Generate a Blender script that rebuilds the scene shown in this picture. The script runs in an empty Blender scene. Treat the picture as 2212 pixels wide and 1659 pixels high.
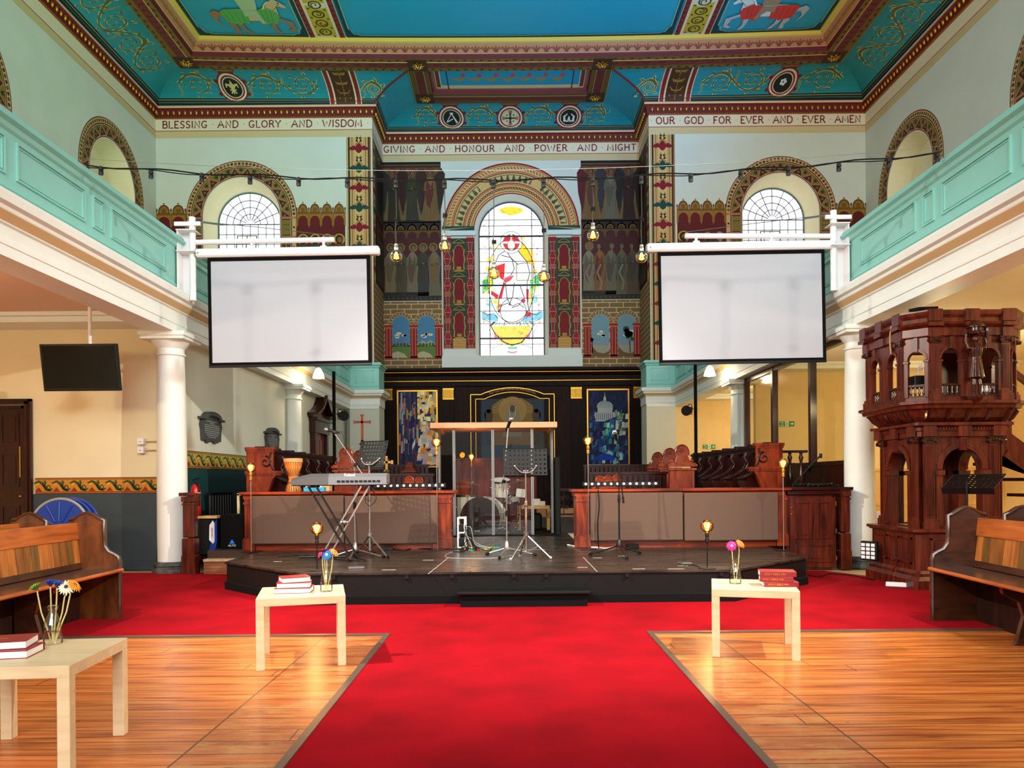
import bpy, math, random
from mathutils import Vector, Matrix
from mathutils.geometry import tessellate_polygon
random.seed(7)
S = bpy.context.scene
COL = S.collection
PI = math.pi

# ---------------- camera ----------------
CX, CZ, F, ROLL = -0.04, 1.18, 1640.0, 0.0085
cam_d = bpy.data.cameras.new('camera'); cam = bpy.data.objects.new('camera', cam_d); COL.objects.link(cam)
cam_d.sensor_width = 36; cam_d.lens = 36 * F / 2212
cam_d.shift_y = (1038 - 829.5) / 2212
cam_d.clip_end = 200
cam.matrix_world = Matrix.Translation((CX, 0, CZ)) @ Matrix.Rotation(PI / 2, 4, 'X') @ Matrix.Rotation(-ROLL, 4, 'Z')
S.camera = cam

# ---------------- view, world, lights ----------------
S.view_settings.view_transform = 'Standard'; S.view_settings.look = 'None'
S.view_settings.gamma = 1; S.view_settings.use_curve_mapping = False
S.view_settings.exposure = 0.0
W = bpy.data.worlds.new('daylight'); S.world = W; W.use_nodes = True
W.node_tree.nodes['Background'].inputs[0].default_value = (0.98, 0.97, 1.0, 1)
W.node_tree.nodes['Background'].inputs[1].default_value = 0.45

S.cycles.transparent_max_bounces = 32

def light(name, kind, loc, target, power, color=(1, 1, 1), size=0.2, size_y=None, spot=60, blend=0.5):
    d = bpy.data.lights.new(name, kind); d.energy = power; d.color = color
    if kind == 'AREA':
        d.size = size
        if size_y: d.shape = 'RECTANGLE'; d.size_y = size_y
    else: d.shadow_soft_size = size
    if kind == 'SPOT': d.spot_size = math.radians(spot); d.spot_blend = blend
    o = bpy.data.objects.new(name, d); COL.objects.link(o); o.location = loc
    o.rotation_euler = (Vector(target) - Vector(loc)).to_track_quat('-Z', 'Y').to_euler()
    return o
# stage spots clamped on both gallery fronts, just outside the frame
light('gallery_spot', 'SPOT', (4.0, 4.6, 4.7), (-0.9, 7.8, 0.2), 2400, (1, .91, .78), .06, spot=84, blend=.7)
light('gallery_spot', 'SPOT', (-4.0, 4.6, 4.7), (0.9, 7.8, 0.2), 2400, (1, .91, .78), .06, spot=84, blend=.7)
# coloured stage floods pointing up at the ceiling
light('green_flood', 'SPOT', (-4.25, 11.6, 4.8), (-6.0, 17.5, 12.5), 1150, (.12, 1, .55), .15, spot=95, blend=1)
light('blue_flood', 'SPOT', (4.25, 11.6, 4.8), (1.0, 17.5, 12.5), 5200, (.10, .45, 1), .15, spot=85, blend=1)
# added wide frontal fill behind the camera, standing in for unseen, presumed windows
light('frontal_fill', 'AREA', (0, -9, 7.5), (0, 12, 4.0), 2600, (1, .98, .95), 12, 7)
for sx in (-1, 1):
    # daylight through the side windows above the galleries
    light('side_window', 'AREA', (sx * 9.2, 8.0, 9.0), (-sx * 4, 13, 8.5), 300, (1, .99, .96), 4, 3)
    # lamps under the galleries
    light('aisle_lamp', 'POINT', (sx * 6.6, 6.6, 2.7), (0, 0, 0), 130, (1, .78, .46), .15)
light('aisle_lamp', 'POINT', (6.9, 12.2, 2.7), (0, 0, 0), 130, (1, .78, .45), .15)
light('aisle_lamp', 'POINT', (6.6, 18.0, 2.7), (0, 0, 0), 130, (1, .78, .45), .15)

# ---------------- helpers ----------------
def lin(c):
    return tuple(((v / 255) / 12.92 if v / 255 <= .04045 else ((v / 255 + .055) / 1.055) ** 2.4) for v in c) + (1,)
def at(px, py, Y):
    dx, dy = px - 1106, py - 1038
    return (CX + (dx - ROLL * dy) * Y / F, CZ - (dy + ROLL * dx) * Y / F)
def onfloor(px, py, z=0.0):
    dx, dy = px - 1106, py - 1038
    Y = (CZ - z) * F / (dy + ROLL * dx)
    return (CX + (dx - ROLL * dy) * Y / F, Y)
def V(*a): return Vector(a)

class MB:
    """collects geometry for ONE mesh object"""
    def __init__(s): s.v = []; s.f = []; s.c = []; s.sm = []
    def add(s, vs, fs, smooth=False, col=None):
        n = len(s.v); s.v += [tuple(p) for p in vs]
        for f in fs: s.f.append(tuple(i + n for i in f)); s.c.append(col); s.sm.append(smooth)
        return s
    def box(s, x0, x1, y0, y1, z0, z1, col=None):
        return s.add([(x0,y0,z0),(x1,y0,z0),(x1,y1,z0),(x0,y1,z0),(x0,y0,z1),(x1,y0,z1),(x1,y1,z1),(x0,y1,z1)],
              [(0,3,2,1),(4,5,6,7),(0,1,5,4),(1,2,6,5),(2,3,7,6),(3,0,4,7)], col=col)
    def bbox(s, x0, x1, y0, y1, z0, z1, b=.01):
        """box with chamfered edges"""
        X, Y, Z = (x0, x1), (y0, y1), (z0, z1); vs = []; idx = {}
        def p(i, j, k, a):
            key = (i, j, k, a)
            if key not in idx:
                q = [X[i], Y[j], Z[k]]
                for ax in range(3):
                    if ax != a: q[ax] += (b, -b)[(i, j, k)[ax]]
                idx[key] = len(vs); vs.append(q)
            return idx[key]
        fs = []
        for a in range(3):
            for e in (0, 1):
                o = [x for x in range(3) if x != a]; ring = []
                for u, w in ((0,0),(1,0),(1,1),(0,1)):
                    t = [0,0,0]; t[a] = e; t[o[0]] = u; t[o[1]] = w; ring.append(p(*t, a))
                fs.append(ring)
        for a in range(3):
            o = [x for x in range(3) if x != a]
            for u in (0, 1):
                for w in (0, 1):
                    t0 = [0,0,0]; t1 = [0,0,0]; t0[o[0]] = t1[o[0]] = u; t0[o[1]] = t1[o[1]] = w; t1[a] = 1
                    fs.append([p(*t0, o[0]), p(*t1, o[0]), p(*t1, o[1]), p(*t0, o[1])])
        for i in (0,1):
            for j in (0,1):
                for k in (0,1): fs.append([p(i,j,k,0), p(i,j,k,1), p(i,j,k,2)])
        return s.add(vs, fs)
    def rbox(s, c, size, R=None, col=None):
        h = Vector(size) / 2; R = R or Matrix.Identity(3); c = Vector(c)
        vs = [c + R @ Vector((a*h.x, b*h.y, d*h.z)) for d in (-1,1) for a, b in ((-1,-1),(1,-1),(1,1),(-1,1))]
        return s.add(vs, [(0,3,2,1),(4,5,6,7),(0,1,5,4),(1,2,6,5),(2,3,7,6),(3,0,4,7)], col=col)
    def beam(s, p0, p1, w, t, up=(0,0,1)):
        p0, p1 = Vector(p0), Vector(p1); d = (p1 - p0); L = d.length; z = d.normalized()
        x = Vector(up).cross(z)
        if x.length < 1e-4: x = Vector((1,0,0))
        x.normalize(); y = z.cross(x); R = Matrix((x, y, z)).transposed()
        return s.rbox((p0 + p1) / 2, (w, t, L), R)
    def tube(s, pts, r, n=8, caps=True, smooth=True):
        pts = [Vector(p) for p in pts]; rr = r if isinstance(r, (list, tuple)) else [r] * len(pts)
        vs = []; prev = None
        for i, p in enumerate(pts):
            t = (pts[min(i+1, len(pts)-1)] - pts[max(i-1, 0)]).normalized()
            if prev is None:
                a = Vector((0,0,1)) if abs(t.z) < .9 else Vector((1,0,0)); x = a.cross(t).normalized()
            else:
                x = (prev - t * prev.dot(t)); x = x.normalized() if x.length > 1e-6 else t.orthogonal().normalized()
            y = t.cross(x); prev = x
            for k in range(n):
                a = 2*PI*k/n; vs.append(p + (x*math.cos(a) + y*math.sin(a)) * rr[i])
        fs = [(i*n+k, i*n+(k+1)%n, (i+1)*n+(k+1)%n, (i+1)*n+k) for i in range(len(pts)-1) for k in range(n)]
        s.add(vs, fs, smooth)
        if caps:
            s.add(vs[:n], [tuple(reversed(range(n)))]); s.add(vs[-n:], [tuple(range(n))])
        return s
    def lathe(s, prof, c=(0,0,0), n=24, R=None, a0=0, a1=2*PI, smooth=True, flute=None):
        """prof: list of (r, z)"""
        c = Vector(c); full = abs(a1 - a0 - 2*PI) < 1e-6; m = n if full else n + 1; vs = []
        for r, z in prof:
            for k in range(m):
                a = a0 + (a1 - a0) * k / n; q = r * (flute(k) if flute else 1)
                p = Vector((q*math.cos(a), q*math.sin(a), z)); vs.append(c + (R @ p if R else p))
        fs = []
        for i in range(len(prof)-1):
            for k in range(n):
                k2 = (k+1) % m if full else k + 1
                fs.append((i*m+k, i*m+k2, (i+1)*m+k2, (i+1)*m+k))
        s.add(vs, fs, smooth)
        if full:
            if prof[0][0] > 1e-5: s.add(vs[:m], [tuple(reversed(range(m)))])
            if prof[-1][0] > 1e-5: s.add(vs[-m:], [tuple(range(m))])
        return s
    def ball(s, c, r, n=14, sz=1.0, R=None):
        prof = [(max(r*math.sin(PI*i/(n//2+1)), 0), -r*sz*math.cos(PI*i/(n//2+1))) for i in range(n//2+2)]
        return s.lathe(prof, c, n, R)
    def prism(s, poly, y0, y1, M=None, col=None):
        """poly in (x,z); extruded from y0 to y1; M optional 4x4"""
        n = len(poly); vs = [Vector((x, y0, z)) for x, z in poly] + [Vector((x, y1, z)) for x, z in poly]
        if M: vs = [M @ p for p in vs]
        tris = tessellate_polygon([[Vector((x, z, 0)) for x, z in poly]])
        fs = [tuple(t) for t in tris] + [tuple(i + n for i in reversed(t)) for t in tris]
        fs += [(i, (i+1) % n, n + (i+1) % n, n + i) for i in range(n)]
        return s.add(vs, fs, col=col)
    def sweep(s, path, prof, closed=False, seg=None, fn=None, smooth=False):
        """path: (x,y) list, prof: (d,z) list, d = offset to the right-hand side of the path"""
        rows = []
        for d, z in prof:
            o = offset(path, d, closed); row = []
            m = len(o); rng = range(m if closed else m - 1)
            for i in rng:
                a, b = o[i], o[(i+1) % m]
                k = 1 if not seg else max(1, int(math.dist(path[i], path[(i+1) % len(path)]) / seg))
                for j in range(k): row.append((a[0] + (b[0]-a[0])*j/k, a[1] + (b[1]-a[1])*j/k, z))
            if not closed: row.append((*o[-1], z))
            rows.append(row)
        m = len(rows[0]); vs = [p for r in rows for p in r]
        if fn: vs = [fn(p) for p in vs]
        fs = [(i*m+k, i*m+(k+1) % m, (i+1)*m+(k+1) % m, (i+1)*m+k) for i in range(len(rows)-1) for k in range(m if closed else m-1)]
        return s.add(vs, fs, smooth)
    def build(s, name, mat, parent=None, bevel=0, sharp=None, loc=None, rotz=0, scale=1):
        me = bpy.data.meshes.new(name); me.from_pydata(s.v, [], s.f)
        if any(c is not None for c in s.c):
            at_ = me.color_attributes.new('Col', 'FLOAT_COLOR', 'CORNER'); buf = []
            for f, c in zip(s.f, s.c): buf += list(lin(c or (128,128,128))) * len(f)
            at_.data.foreach_set('color', buf)
        me.polygons.foreach_set('use_smooth', s.sm)
        ms = mat if isinstance(mat, (list, tuple)) else [mat]
        for m in ms: me.materials.append(m)
        me.validate(clean_customdata=False); me.update()
        if any(s.sm): me.set_sharp_from_angle(angle=math.radians(sharp or 40))
        o = bpy.data.objects.new(name, me); COL.objects.link(o)
        if parent is not None: o.parent = parent
        if loc: o.location = loc
        if rotz: o.rotation_euler = (0, 0, rotz)
        if bevel:
            b = o.modifiers.new('bevel', 'BEVEL'); b.width = bevel; b.segments = 2; b.limit_method = 'ANGLE'; b.angle_limit = math.radians(40)
        return o

def offset(path, d, closed=False):
    n = len(path); out = []
    def nrm(a, b):
        x, y = b[0]-a[0], b[1]-a[1]; l = math.hypot(x, y); return (y/l, -x/l)
    for i in range(n):
        if closed: n0, n1 = nrm(path[i-1], path[i]), nrm(path[i], path[(i+1) % n])
        else:
            n0 = nrm(path[i-1], path[i]) if i else nrm(path[0], path[1])
            n1 = nrm(path[i], path[i+1]) if i < n-1 else n0
        k = 1 + n0[0]*n1[0] + n0[1]*n1[1]
        out.append((path[i][0] + d*(n0[0]+n1[0])/k, path[i][1] + d*(n0[1]+n1[1])/k))
    return out

def tag(o, label=None, cat=None, group=None, kind=None):
    if label: o['label'] = label
    if cat: o['category'] = cat
    if group: o['group'] = group
    if kind: o['kind'] = kind
    return o
def thing(name, label, cat, loc=(0,0,0), rotz=0, group=None):
    o = bpy.data.objects.new(name, None); COL.objects.link(o); o.empty_display_size = .1
    o.location = loc; o.rotation_euler = (0, 0, rotz); return tag(o, label, cat, group)
def struct(o): o['kind'] = 'structure'; return o
def dup(root, loc, rotz=0, label=None, group=None, scale=None):
    r = root.copy(); COL.objects.link(r); r.location = loc; r.rotation_euler = (0, 0, rotz)
    if scale: r.scale = scale
    if label: r['label'] = label
    if group: r['group'] = group
    for ch in list(root.children):
        c = ch.copy(); COL.objects.link(c); c.parent = r
        for g in list(ch.children):
            d = g.copy(); COL.objects.link(d); d.parent = c
    return r

# ---------------- materials ----------------
def newmat(name):
    m = bpy.data.materials.new(name); m.use_nodes = True; nt = m.node_tree
    return m, nt, nt.nodes['Principled BSDF']
def plain(name, c, rough=.5, metal=0, noise=0, nscale=6, bump=0, bscale=60, spec=None, emit=0, coat=0, ecol=None):
    m, nt, b = newmat(name); b.inputs['Base Color'].default_value = lin(c)
    b.inputs['Roughness'].default_value = rough; b.inputs['Metallic'].default_value = metal
    if spec is not None: b.inputs['Specular IOR Level'].default_value = spec
    if coat: b.inputs['Coat Weight'].default_value = coat; b.inputs['Coat Roughness'].default_value = .15
    if emit: b.inputs['Emission Color'].default_value = lin(ecol or c); b.inputs['Emission Strength'].default_value = emit
    tc = nt.nodes.new('ShaderNodeTexCoord')
    if noise:
        n = nt.nodes.new('ShaderNodeTexNoise'); n.inputs['Scale'].default_value = nscale; n.inputs['Detail'].default_value = 6
        nt.links.new(tc.outputs['Object'], n.inputs['Vector'])
        mx = nt.nodes.new('ShaderNodeMix'); mx.data_type = 'RGBA'; mx.inputs[6].default_value = lin(c)
        mx.inputs[7].default_value = tuple(v * (1 - noise) for v in lin(c)[:3]) + (1,)
        r = nt.nodes.new('ShaderNodeMapRange'); r.inputs[1].default_value = .38; r.inputs[2].default_value = .68
        nt.links.new(n.outputs['Fac'], r.inputs[0]); nt.links.new(r.outputs[0], mx.inputs[0])
        nt.links.new(mx.outputs[2], b.inputs['Base Color'])
    if bump:
        n = nt.nodes.new('ShaderNodeTexNoise'); n.inputs['Scale'].default_value = bscale; n.inputs['Detail'].default_value = 4
        nt.links.new(tc.outputs['Object'], n.inputs['Vector'])
        bp = nt.nodes.new('ShaderNodeBump'); bp.inputs['Strength'].default_value = bump; bp.inputs['Distance'].default_value = .01
        nt.links.new(n.outputs['Fac'], bp.inputs['Height']); nt.links.new(bp.outputs[0], b.inputs['Normal'])
    return m
def wood(name, c1, c2, rough=.3, stretch=(1, 12, 12), scale=2.0, coat=0.0, wear=None, spec=.5):
    m, nt, b = newmat(name); tc = nt.nodes.new('ShaderNodeTexCoord'); mp = nt.nodes.new('ShaderNodeMapping')
    mp.inputs['Scale'].default_value = stretch; nt.links.new(tc.outputs['Object'], mp.inputs[0])
    n = nt.nodes.new('ShaderNodeTexNoise'); n.inputs['Scale'].default_value = scale; n.inputs['Detail'].default_value = 8; n.inputs['Distortion'].default_value = .6
    nt.links.new(mp.outputs[0], n.inputs['Vector'])
    r = nt.nodes.new('ShaderNodeValToRGB'); e = r.color_ramp.elements
    e[0].position = .32; e[0].color = lin(c1); e[1].position = .68; e[1].color = lin(c2)
    nt.links.new(n.outputs['Fac'], r.inputs[0]); out = r.outputs[0]
    if wear:
        n2 = nt.nodes.new('ShaderNodeTexNoise'); n2.inputs['Scale'].default_value = 3; n2.inputs['Detail'].default_value = 10; n2.inputs['Roughness'].default_value = .7
        nt.links.new(tc.outputs['Object'], n2.inputs['Vector'])
        r2 = nt.nodes.new('ShaderNodeMapRange'); r2.inputs[1].default_value = .60; r2.inputs[2].default_value = .80; r2.inputs[4].default_value = .75
        nt.links.new(n2.outputs['Fac'], r2.inputs[0])
        mx = nt.nodes.new('ShaderNodeMix'); mx.data_type = 'RGBA'; mx.inputs[7].default_value = lin(wear)
        nt.links.new(r2.outputs[0], mx.inputs[0]); nt.links.new(out, mx.inputs[6]); out = mx.outputs[2]
    nt.links.new(out, b.inputs['Base Color']); b.inputs['Roughness'].default_value = rough
    b.inputs['Specular IOR Level'].default_value = spec
    if coat: b.inputs['Coat Weight'].default_value = coat; b.inputs['Coat Roughness'].default_value = .12
    return m
def glass(name, c=(255,255,255), rough=0.0, gloss=.08, flat=False):
    """thin pane: mostly transparent, part glossy"""
    m, nt, b = newmat(name); nt.nodes.remove(b); o = nt.nodes['Material Output']
    t = nt.nodes.new('ShaderNodeBsdfTransparent'); t.inputs[0].default_value = lin(c)
    g = nt.nodes.new('ShaderNodeBsdfGlossy'); g.inputs['Roughness'].default_value = rough + .01
    fr = nt.nodes.new('ShaderNodeFresnel'); fr.inputs[0].default_value = 1.2
    ad = nt.nodes.new('ShaderNodeMath'); ad.operation = 'ADD'; ad.inputs[1].default_value = gloss
    if flat: fr.inputs[0].default_value = 1.03
    nt.links.new(fr.outputs[0], ad.inputs[0]); mx = nt.nodes.new('ShaderNodeMixShader')
    nt.links.new(ad.outputs[0], mx.inputs[0]); nt.links.new(t.outputs[0], mx.inputs[1]); nt.links.new(g.outputs[0], mx.inputs[2])
    nt.links.new(mx.outputs[0], o.inputs[0]); return m
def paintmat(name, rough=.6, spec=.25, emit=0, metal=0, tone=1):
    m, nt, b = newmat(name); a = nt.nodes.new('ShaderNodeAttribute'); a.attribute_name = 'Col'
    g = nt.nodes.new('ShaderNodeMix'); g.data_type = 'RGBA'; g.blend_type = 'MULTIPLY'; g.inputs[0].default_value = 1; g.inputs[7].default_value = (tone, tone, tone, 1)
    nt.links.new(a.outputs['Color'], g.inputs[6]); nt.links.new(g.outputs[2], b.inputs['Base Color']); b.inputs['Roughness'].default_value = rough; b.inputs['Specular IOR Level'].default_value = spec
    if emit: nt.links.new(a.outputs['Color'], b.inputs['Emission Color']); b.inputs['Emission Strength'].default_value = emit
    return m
M = dict(
    wall=plain('pale_green_white_wall', (208,211,196), .9, noise=.05, nscale=1.2),
    cream=plain('cream_wall', (236,224,184), .8, noise=.05, nscale=1.5),
    yellow=plain('yellow_cream_wall', (236,208,150), .8, noise=.05),
    white=plain('white_paint', (232,239,234), .5, noise=.03),
    beige=plain('ochre_line_paint', (206,176,128), .6),
    pink=plain('pinkish_soffit', (222,190,168), .7),
    stone=plain('sill_white', (214,226,222), .6),
    aqua=plain('aqua_paint', (140,206,196), .45, noise=.04, nscale=3),
    aquad=plain('aqua_shadow_line', (84,158,156), .5),
    dado=plain('slate_dado', (52,66,72), .6, noise=.15),
    dadog=plain('dark_green_dado', (10,60,60), .6),
    dark=wood('dark_panelling', (22,9,5), (42,17,9), .6, (6,6,1), 2, spec=.15),
    dark2=wood('darker_panelling', (16,7,5), (30,12,7), .6, (6,6,1), 2, spec=.15),
    mahog=wood('red_mahogany', (78,20,6), (152,58,18), .3, (6,6,1), 2.0, coat=.2, spec=.3),
    mahogh=wood('red_mahogany_across', (84,22,6), (158,60,18), .3, (1,8,8), 2.0, coat=.2, spec=.3),
    pulpit=wood('pulpit_oak', (50,15,8), (100,37,20), .32, (9,9,1), 2.2, coat=.2, spec=.3),
    pulpitd=wood('pulpit_carving', (36,12,7), (66,24,14), .25, (5,5,2), 3, coat=.4, spec=.3),
    stall=wood('choir_stall_oak', (30,8,5), (58,17,10), .28, (6,6,1), 2, coat=.3, spec=.3),
    pew=wood('pew_oak', (132,62,20), (184,98,38), .3, (9,1,9), 2.0, coat=.35), pewp=wood('pew_plank_oak', (136,74,26), (186,112,46), .32, (9,9,1), 2.2, coat=.3, wear=(96,50,20)),
    pewd=wood('pew_dark_oak', (40,20,12), (74,38,20), .28, (2,2,6), 2.2, coat=.4, wear=(110,62,34)),
    birch=wood('birch_effect', (206,182,140), (220,198,158), .4, (2,14,14), 1.6),
    light_wood=wood('light_wood', (214,170,104), (230,190,124), .5, (8,8,1), 1.5),
    shelfwood=wood('screen_rail_wood', (206,142,96), (222,160,112), .45, (1,8,8), 2),
    black=plain('black_plastic', (9,9,10), .5, spec=.25),
    blackm=plain('matt_black', (6,6,7), .8, spec=.15),
    blackmet=plain('black_metal', (22,22,24), .35, metal=.4),
    chrome=plain('chrome', (205,205,210), .18, metal=1),
    steel=plain('brushed_steel', (150,148,145), .35, metal=.9),
    gold=plain('gilding', (205,150,52), .35, metal=.85),
    brass=plain('brass', (190,150,80), .3, metal=.9),
    whitem=plain('white_metal', (240,240,242), .35),
    screen=plain('projection_cloth', (182,187,196), .9, spec=.1),
    panel=plain('acoustic_felt', (98,78,68), 1, spec=.1, bump=.3, bscale=400),
    keyb=plain('keyboard_grey', (74,72,72), .4),
    keybl=plain('keyboard_silver', (112,112,116), .4, metal=.2),
    red=plain('maroon_cover', (138,10,24), .45),
    page=plain('page_edge', (244,240,236), .7),
    tissue=plain('tissue', (245,243,245), .8),
    bluep=plain('blue_plastic', (14,58,150), .35), greyp=plain('grey_plastic', (150,152,150), .5),
    rede=plain('extinguisher_red', (200,20,24), .3),
    slate=plain('slate_plaque', (58,64,66), .6), slatet=plain('worn_lettering', (140,146,140), .7),
    drumskin=plain('drum_shell_white', (214,210,196), .3, coat=.4), drumblk=plain('drum_head_black', (8,8,9), .35, spec=.25),
    cymbal=plain('cymbal_bronze', (190,170,120), .25, metal=1),
    glass=glass('clear_glass', gloss=.03), pane=glass('screen_glass', (225,225,210), 0.12, gloss=.10, flat=True),
    booth=glass('booth_glass', (222,222,218), .01, gloss=.05),
    bottle=glass('bottle_glass', (250,252,252), .02, gloss=.12),
    carpet=plain('red_carpet', (156,2,20), 1, noise=.3, nscale=2.2, bump=.5, bscale=500, spec=.1),
    stemm=plain('flower_stem', (206,190,120), .6), green=plain('leaf_green', (60,120,40), .6),
    shade=plain('opal_shade', (255,240,205), .5, emit=3.5, ecol=(255,226,170)),
    filament=plain('hot_filament', (255,180,80), .5, emit=30, ecol=(255,170,72)),
    bulb=glass('amber_bulb', (255,205,130), .02, gloss=.14),
    exitg=plain('exit_green', (0,140,70), .5), exitw=plain('exit_white', (240,250,240), .5),
    led=plain('led_lens', (225,225,230), .2), ledg=plain('green_led', (30,220,150), .3, emit=2.5),
    clay=wood('djembe_wood', (196,112,44), (226,146,66), .4, (3,3,1), 3),
    sign=plain('sign_blue', (30,110,220), .4, emit=.3),
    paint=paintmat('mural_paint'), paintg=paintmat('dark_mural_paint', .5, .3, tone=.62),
    cloth=plain('black_curtain', (8,8,9), .95),
)
def floorboards():
    m, nt, b = newmat('varnished_floorboards'); N = nt.nodes; L = nt.links
    tc = N.new('ShaderNodeTexCoord'); sp = N.new('ShaderNodeSeparateXYZ'); L.new(tc.outputs['Object'], sp.inputs[0])
    def math_(op, a, bb=None):
        n = N.new('ShaderNodeMath'); n.operation = op
        for i, x in enumerate((a, bb)):
            if x is None: continue
            if isinstance(x, (int, float)): n.inputs[i].default_value = x
            else: L.new(x, n.inputs[i])
        return n.outputs[0]
    row = math_('MULTIPLY', sp.outputs[1], 1/.165); ri = math_('FLOOR', row); rf = math_('FRACT', row)
    wn = N.new('ShaderNodeTexWhiteNoise'); wn.noise_dimensions = '1D'; L.new(ri, wn.inputs['W'])
    cx = N.new('ShaderNodeCombineXYZ'); L.new(math_('ADD', math_('MULTIPLY', sp.outputs[0], .9), math_('MULTIPLY', wn.outputs[0], 30)), cx.inputs[0])
    L.new(math_('MULTIPLY', sp.outputs[1], 16), cx.inputs[1])
    n = N.new('ShaderNodeTexNoise'); n.inputs['Scale'].default_value = 1.6; n.inputs['Detail'].default_value = 9; n.inputs['Distortion'].default_value = .8; L.new(cx.outputs[0], n.inputs['Vector'])
    r = N.new('ShaderNodeValToRGB'); e = r.color_ramp.elements
    e[0].position = .28; e[0].color = lin((128,56,20)); e[1].position = .68; e[1].color = lin((222,136,64))
    e.new(.48).color = lin((192,102,42)); L.new(n.outputs['Fac'], r.inputs[0])
    # per-board tone
    mt = N.new('ShaderNodeMix'); mt.data_type = 'RGBA'; mt.blend_type = 'MULTIPLY'; L.new(r.outputs[0], mt.inputs[6])
    br = N.new('ShaderNodeMapRange'); br.inputs[3].default_value = .78; br.inputs[4].default_value = 1.1; L.new(wn.outputs[0], br.inputs[0])
    L.new(br.outputs[0], mt.inputs[7]); mt.inputs[0].default_value = 1
    # pale worn varnish beside the aisle
    ax = math_('ABSOLUTE', sp.outputs[0]); band = math_('LESS_THAN', ax, 1.48)
    n2 = N.new('ShaderNodeTexNoise'); n2.inputs['Scale'].default_value = 4.5; n2.inputs['Detail'].default_value = 12; n2.inputs['Roughness'].default_value = .75
    mp = N.new('ShaderNodeMapping'); mp.inputs['Scale'].default_value = (.8, 1.6, 1); L.new(tc.outputs['Object'], mp.inputs[0]); L.new(mp.outputs[0], n2.inputs['Vector'])
    wr = N.new('ShaderNodeMapRange'); wr.inputs[1].default_value = .48; wr.inputs[2].default_value = .62; L.new(n2.outputs['Fac'], wr.inputs[0])
    mw = N.new('ShaderNodeMix'); mw.data_type = 'RGBA'; L.new(math_('MULTIPLY', math_('MULTIPLY', wr.outputs[0], band), .8), mw.inputs[0])
    L.new(mt.outputs[2], mw.inputs[6]); mw.inputs[7].default_value = lin((206,150,90))
    md = N.new('ShaderNodeMix'); md.data_type = 'RGBA'; md.blend_type = 'MULTIPLY'; L.new(math_('MULTIPLY', band, .35), md.inputs[0]); L.new(mw.outputs[2], md.inputs[6]); md.inputs[7].default_value = (.55,.4,.35,1)
    # gaps
    gap = math_('LESS_THAN', rf, .05); seam = math_('LESS_THAN', math_('ABSOLUTE', math_('SUBTRACT', ax, 1.48)), .005)
    jx = math_('FRACT', math_('ADD', math_('MULTIPLY', sp.outputs[0], .28), math_('MULTIPLY', wn.outputs[0], 7.3))); joint = math_('LESS_THAN', jx, .0022)
    g = math_('MAXIMUM', math_('MAXIMUM', gap, seam), joint)
    mg = N.new('ShaderNodeMix'); mg.data_type = 'RGBA'; L.new(math_('MULTIPLY', g, .85), mg.inputs[0]); L.new(md.outputs[2], mg.inputs[6]); mg.inputs[7].default_value = lin((60,26,12))
    # knots
    vo = N.new('ShaderNodeTexVoronoi'); vo.inputs['Scale'].default_value = 1.0; mp2 = N.new('ShaderNodeMapping'); mp2.inputs['Scale'].default_value = (1.6, 4, 1)
    L.new(tc.outputs['Object'], mp2.inputs[0]); L.new(mp2.outputs[0], vo.inputs['Vector'])
    kn = math_('LESS_THAN', vo.outputs['Distance'], .055)
    mk = N.new('ShaderNodeMix'); mk.data_type = 'RGBA'; L.new(math_('MULTIPLY', kn, .65), mk.inputs[0]); L.new(mg.outputs[2], mk.inputs[6]); mk.inputs[7].default_value = lin((70,34,18))
    L.new(mk.outputs[2], b.inputs['Base Color'])
    rr = N.new('ShaderNodeMapRange'); rr.inputs[3].default_value = .2; rr.inputs[4].default_value = .42; L.new(n2.outputs['Fac'], rr.inputs[0]); L.new(rr.outputs[0], b.inputs['Roughness'])
    bp = N.new('ShaderNodeBump'); bp.inputs['Strength'].default_value = .5; bp.inputs['Distance'].default_value = .004; bp.invert = True
    L.new(g, bp.inputs['Height']); L.new(bp.outputs[0], b.inputs['Normal'])
    return m
M['boards'] = floorboards()
def stagemat():
    m, nt, b = newmat('scuffed_black_stage'); N = nt.nodes; L = nt.links
    tc = N.new('ShaderNodeTexCoord'); mp = N.new('ShaderNodeMapping'); mp.inputs['Scale'].default_value = (.6, 3, 1); L.new(tc.outputs['Object'], mp.inputs[0])
    n = N.new('ShaderNodeTexNoise'); n.inputs['Scale'].default_value = 3; n.inputs['Detail'].default_value = 12; n.inputs['Roughness'].default_value = .72; L.new(mp.outputs[0], n.inputs['Vector'])
    r = N.new('ShaderNodeValToRGB'); e = r.color_ramp.elements; e[0].position = .4; e[0].color = lin((22,18,16)); e[1].position = .85; e[1].color = lin((84,66,52))
    L.new(n.outputs['Fac'], r.inputs[0]); L.new(r.outputs[0], b.inputs['Base Color'])
    rr = N.new('ShaderNodeMapRange'); rr.inputs[3].default_value = .14; rr.inputs[4].default_value = .42; L.new(n.outputs['Fac'], rr.inputs[0]); L.new(rr.outputs[0], b.inputs['Roughness'])
    return m
M['stage'] = stagemat()

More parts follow.
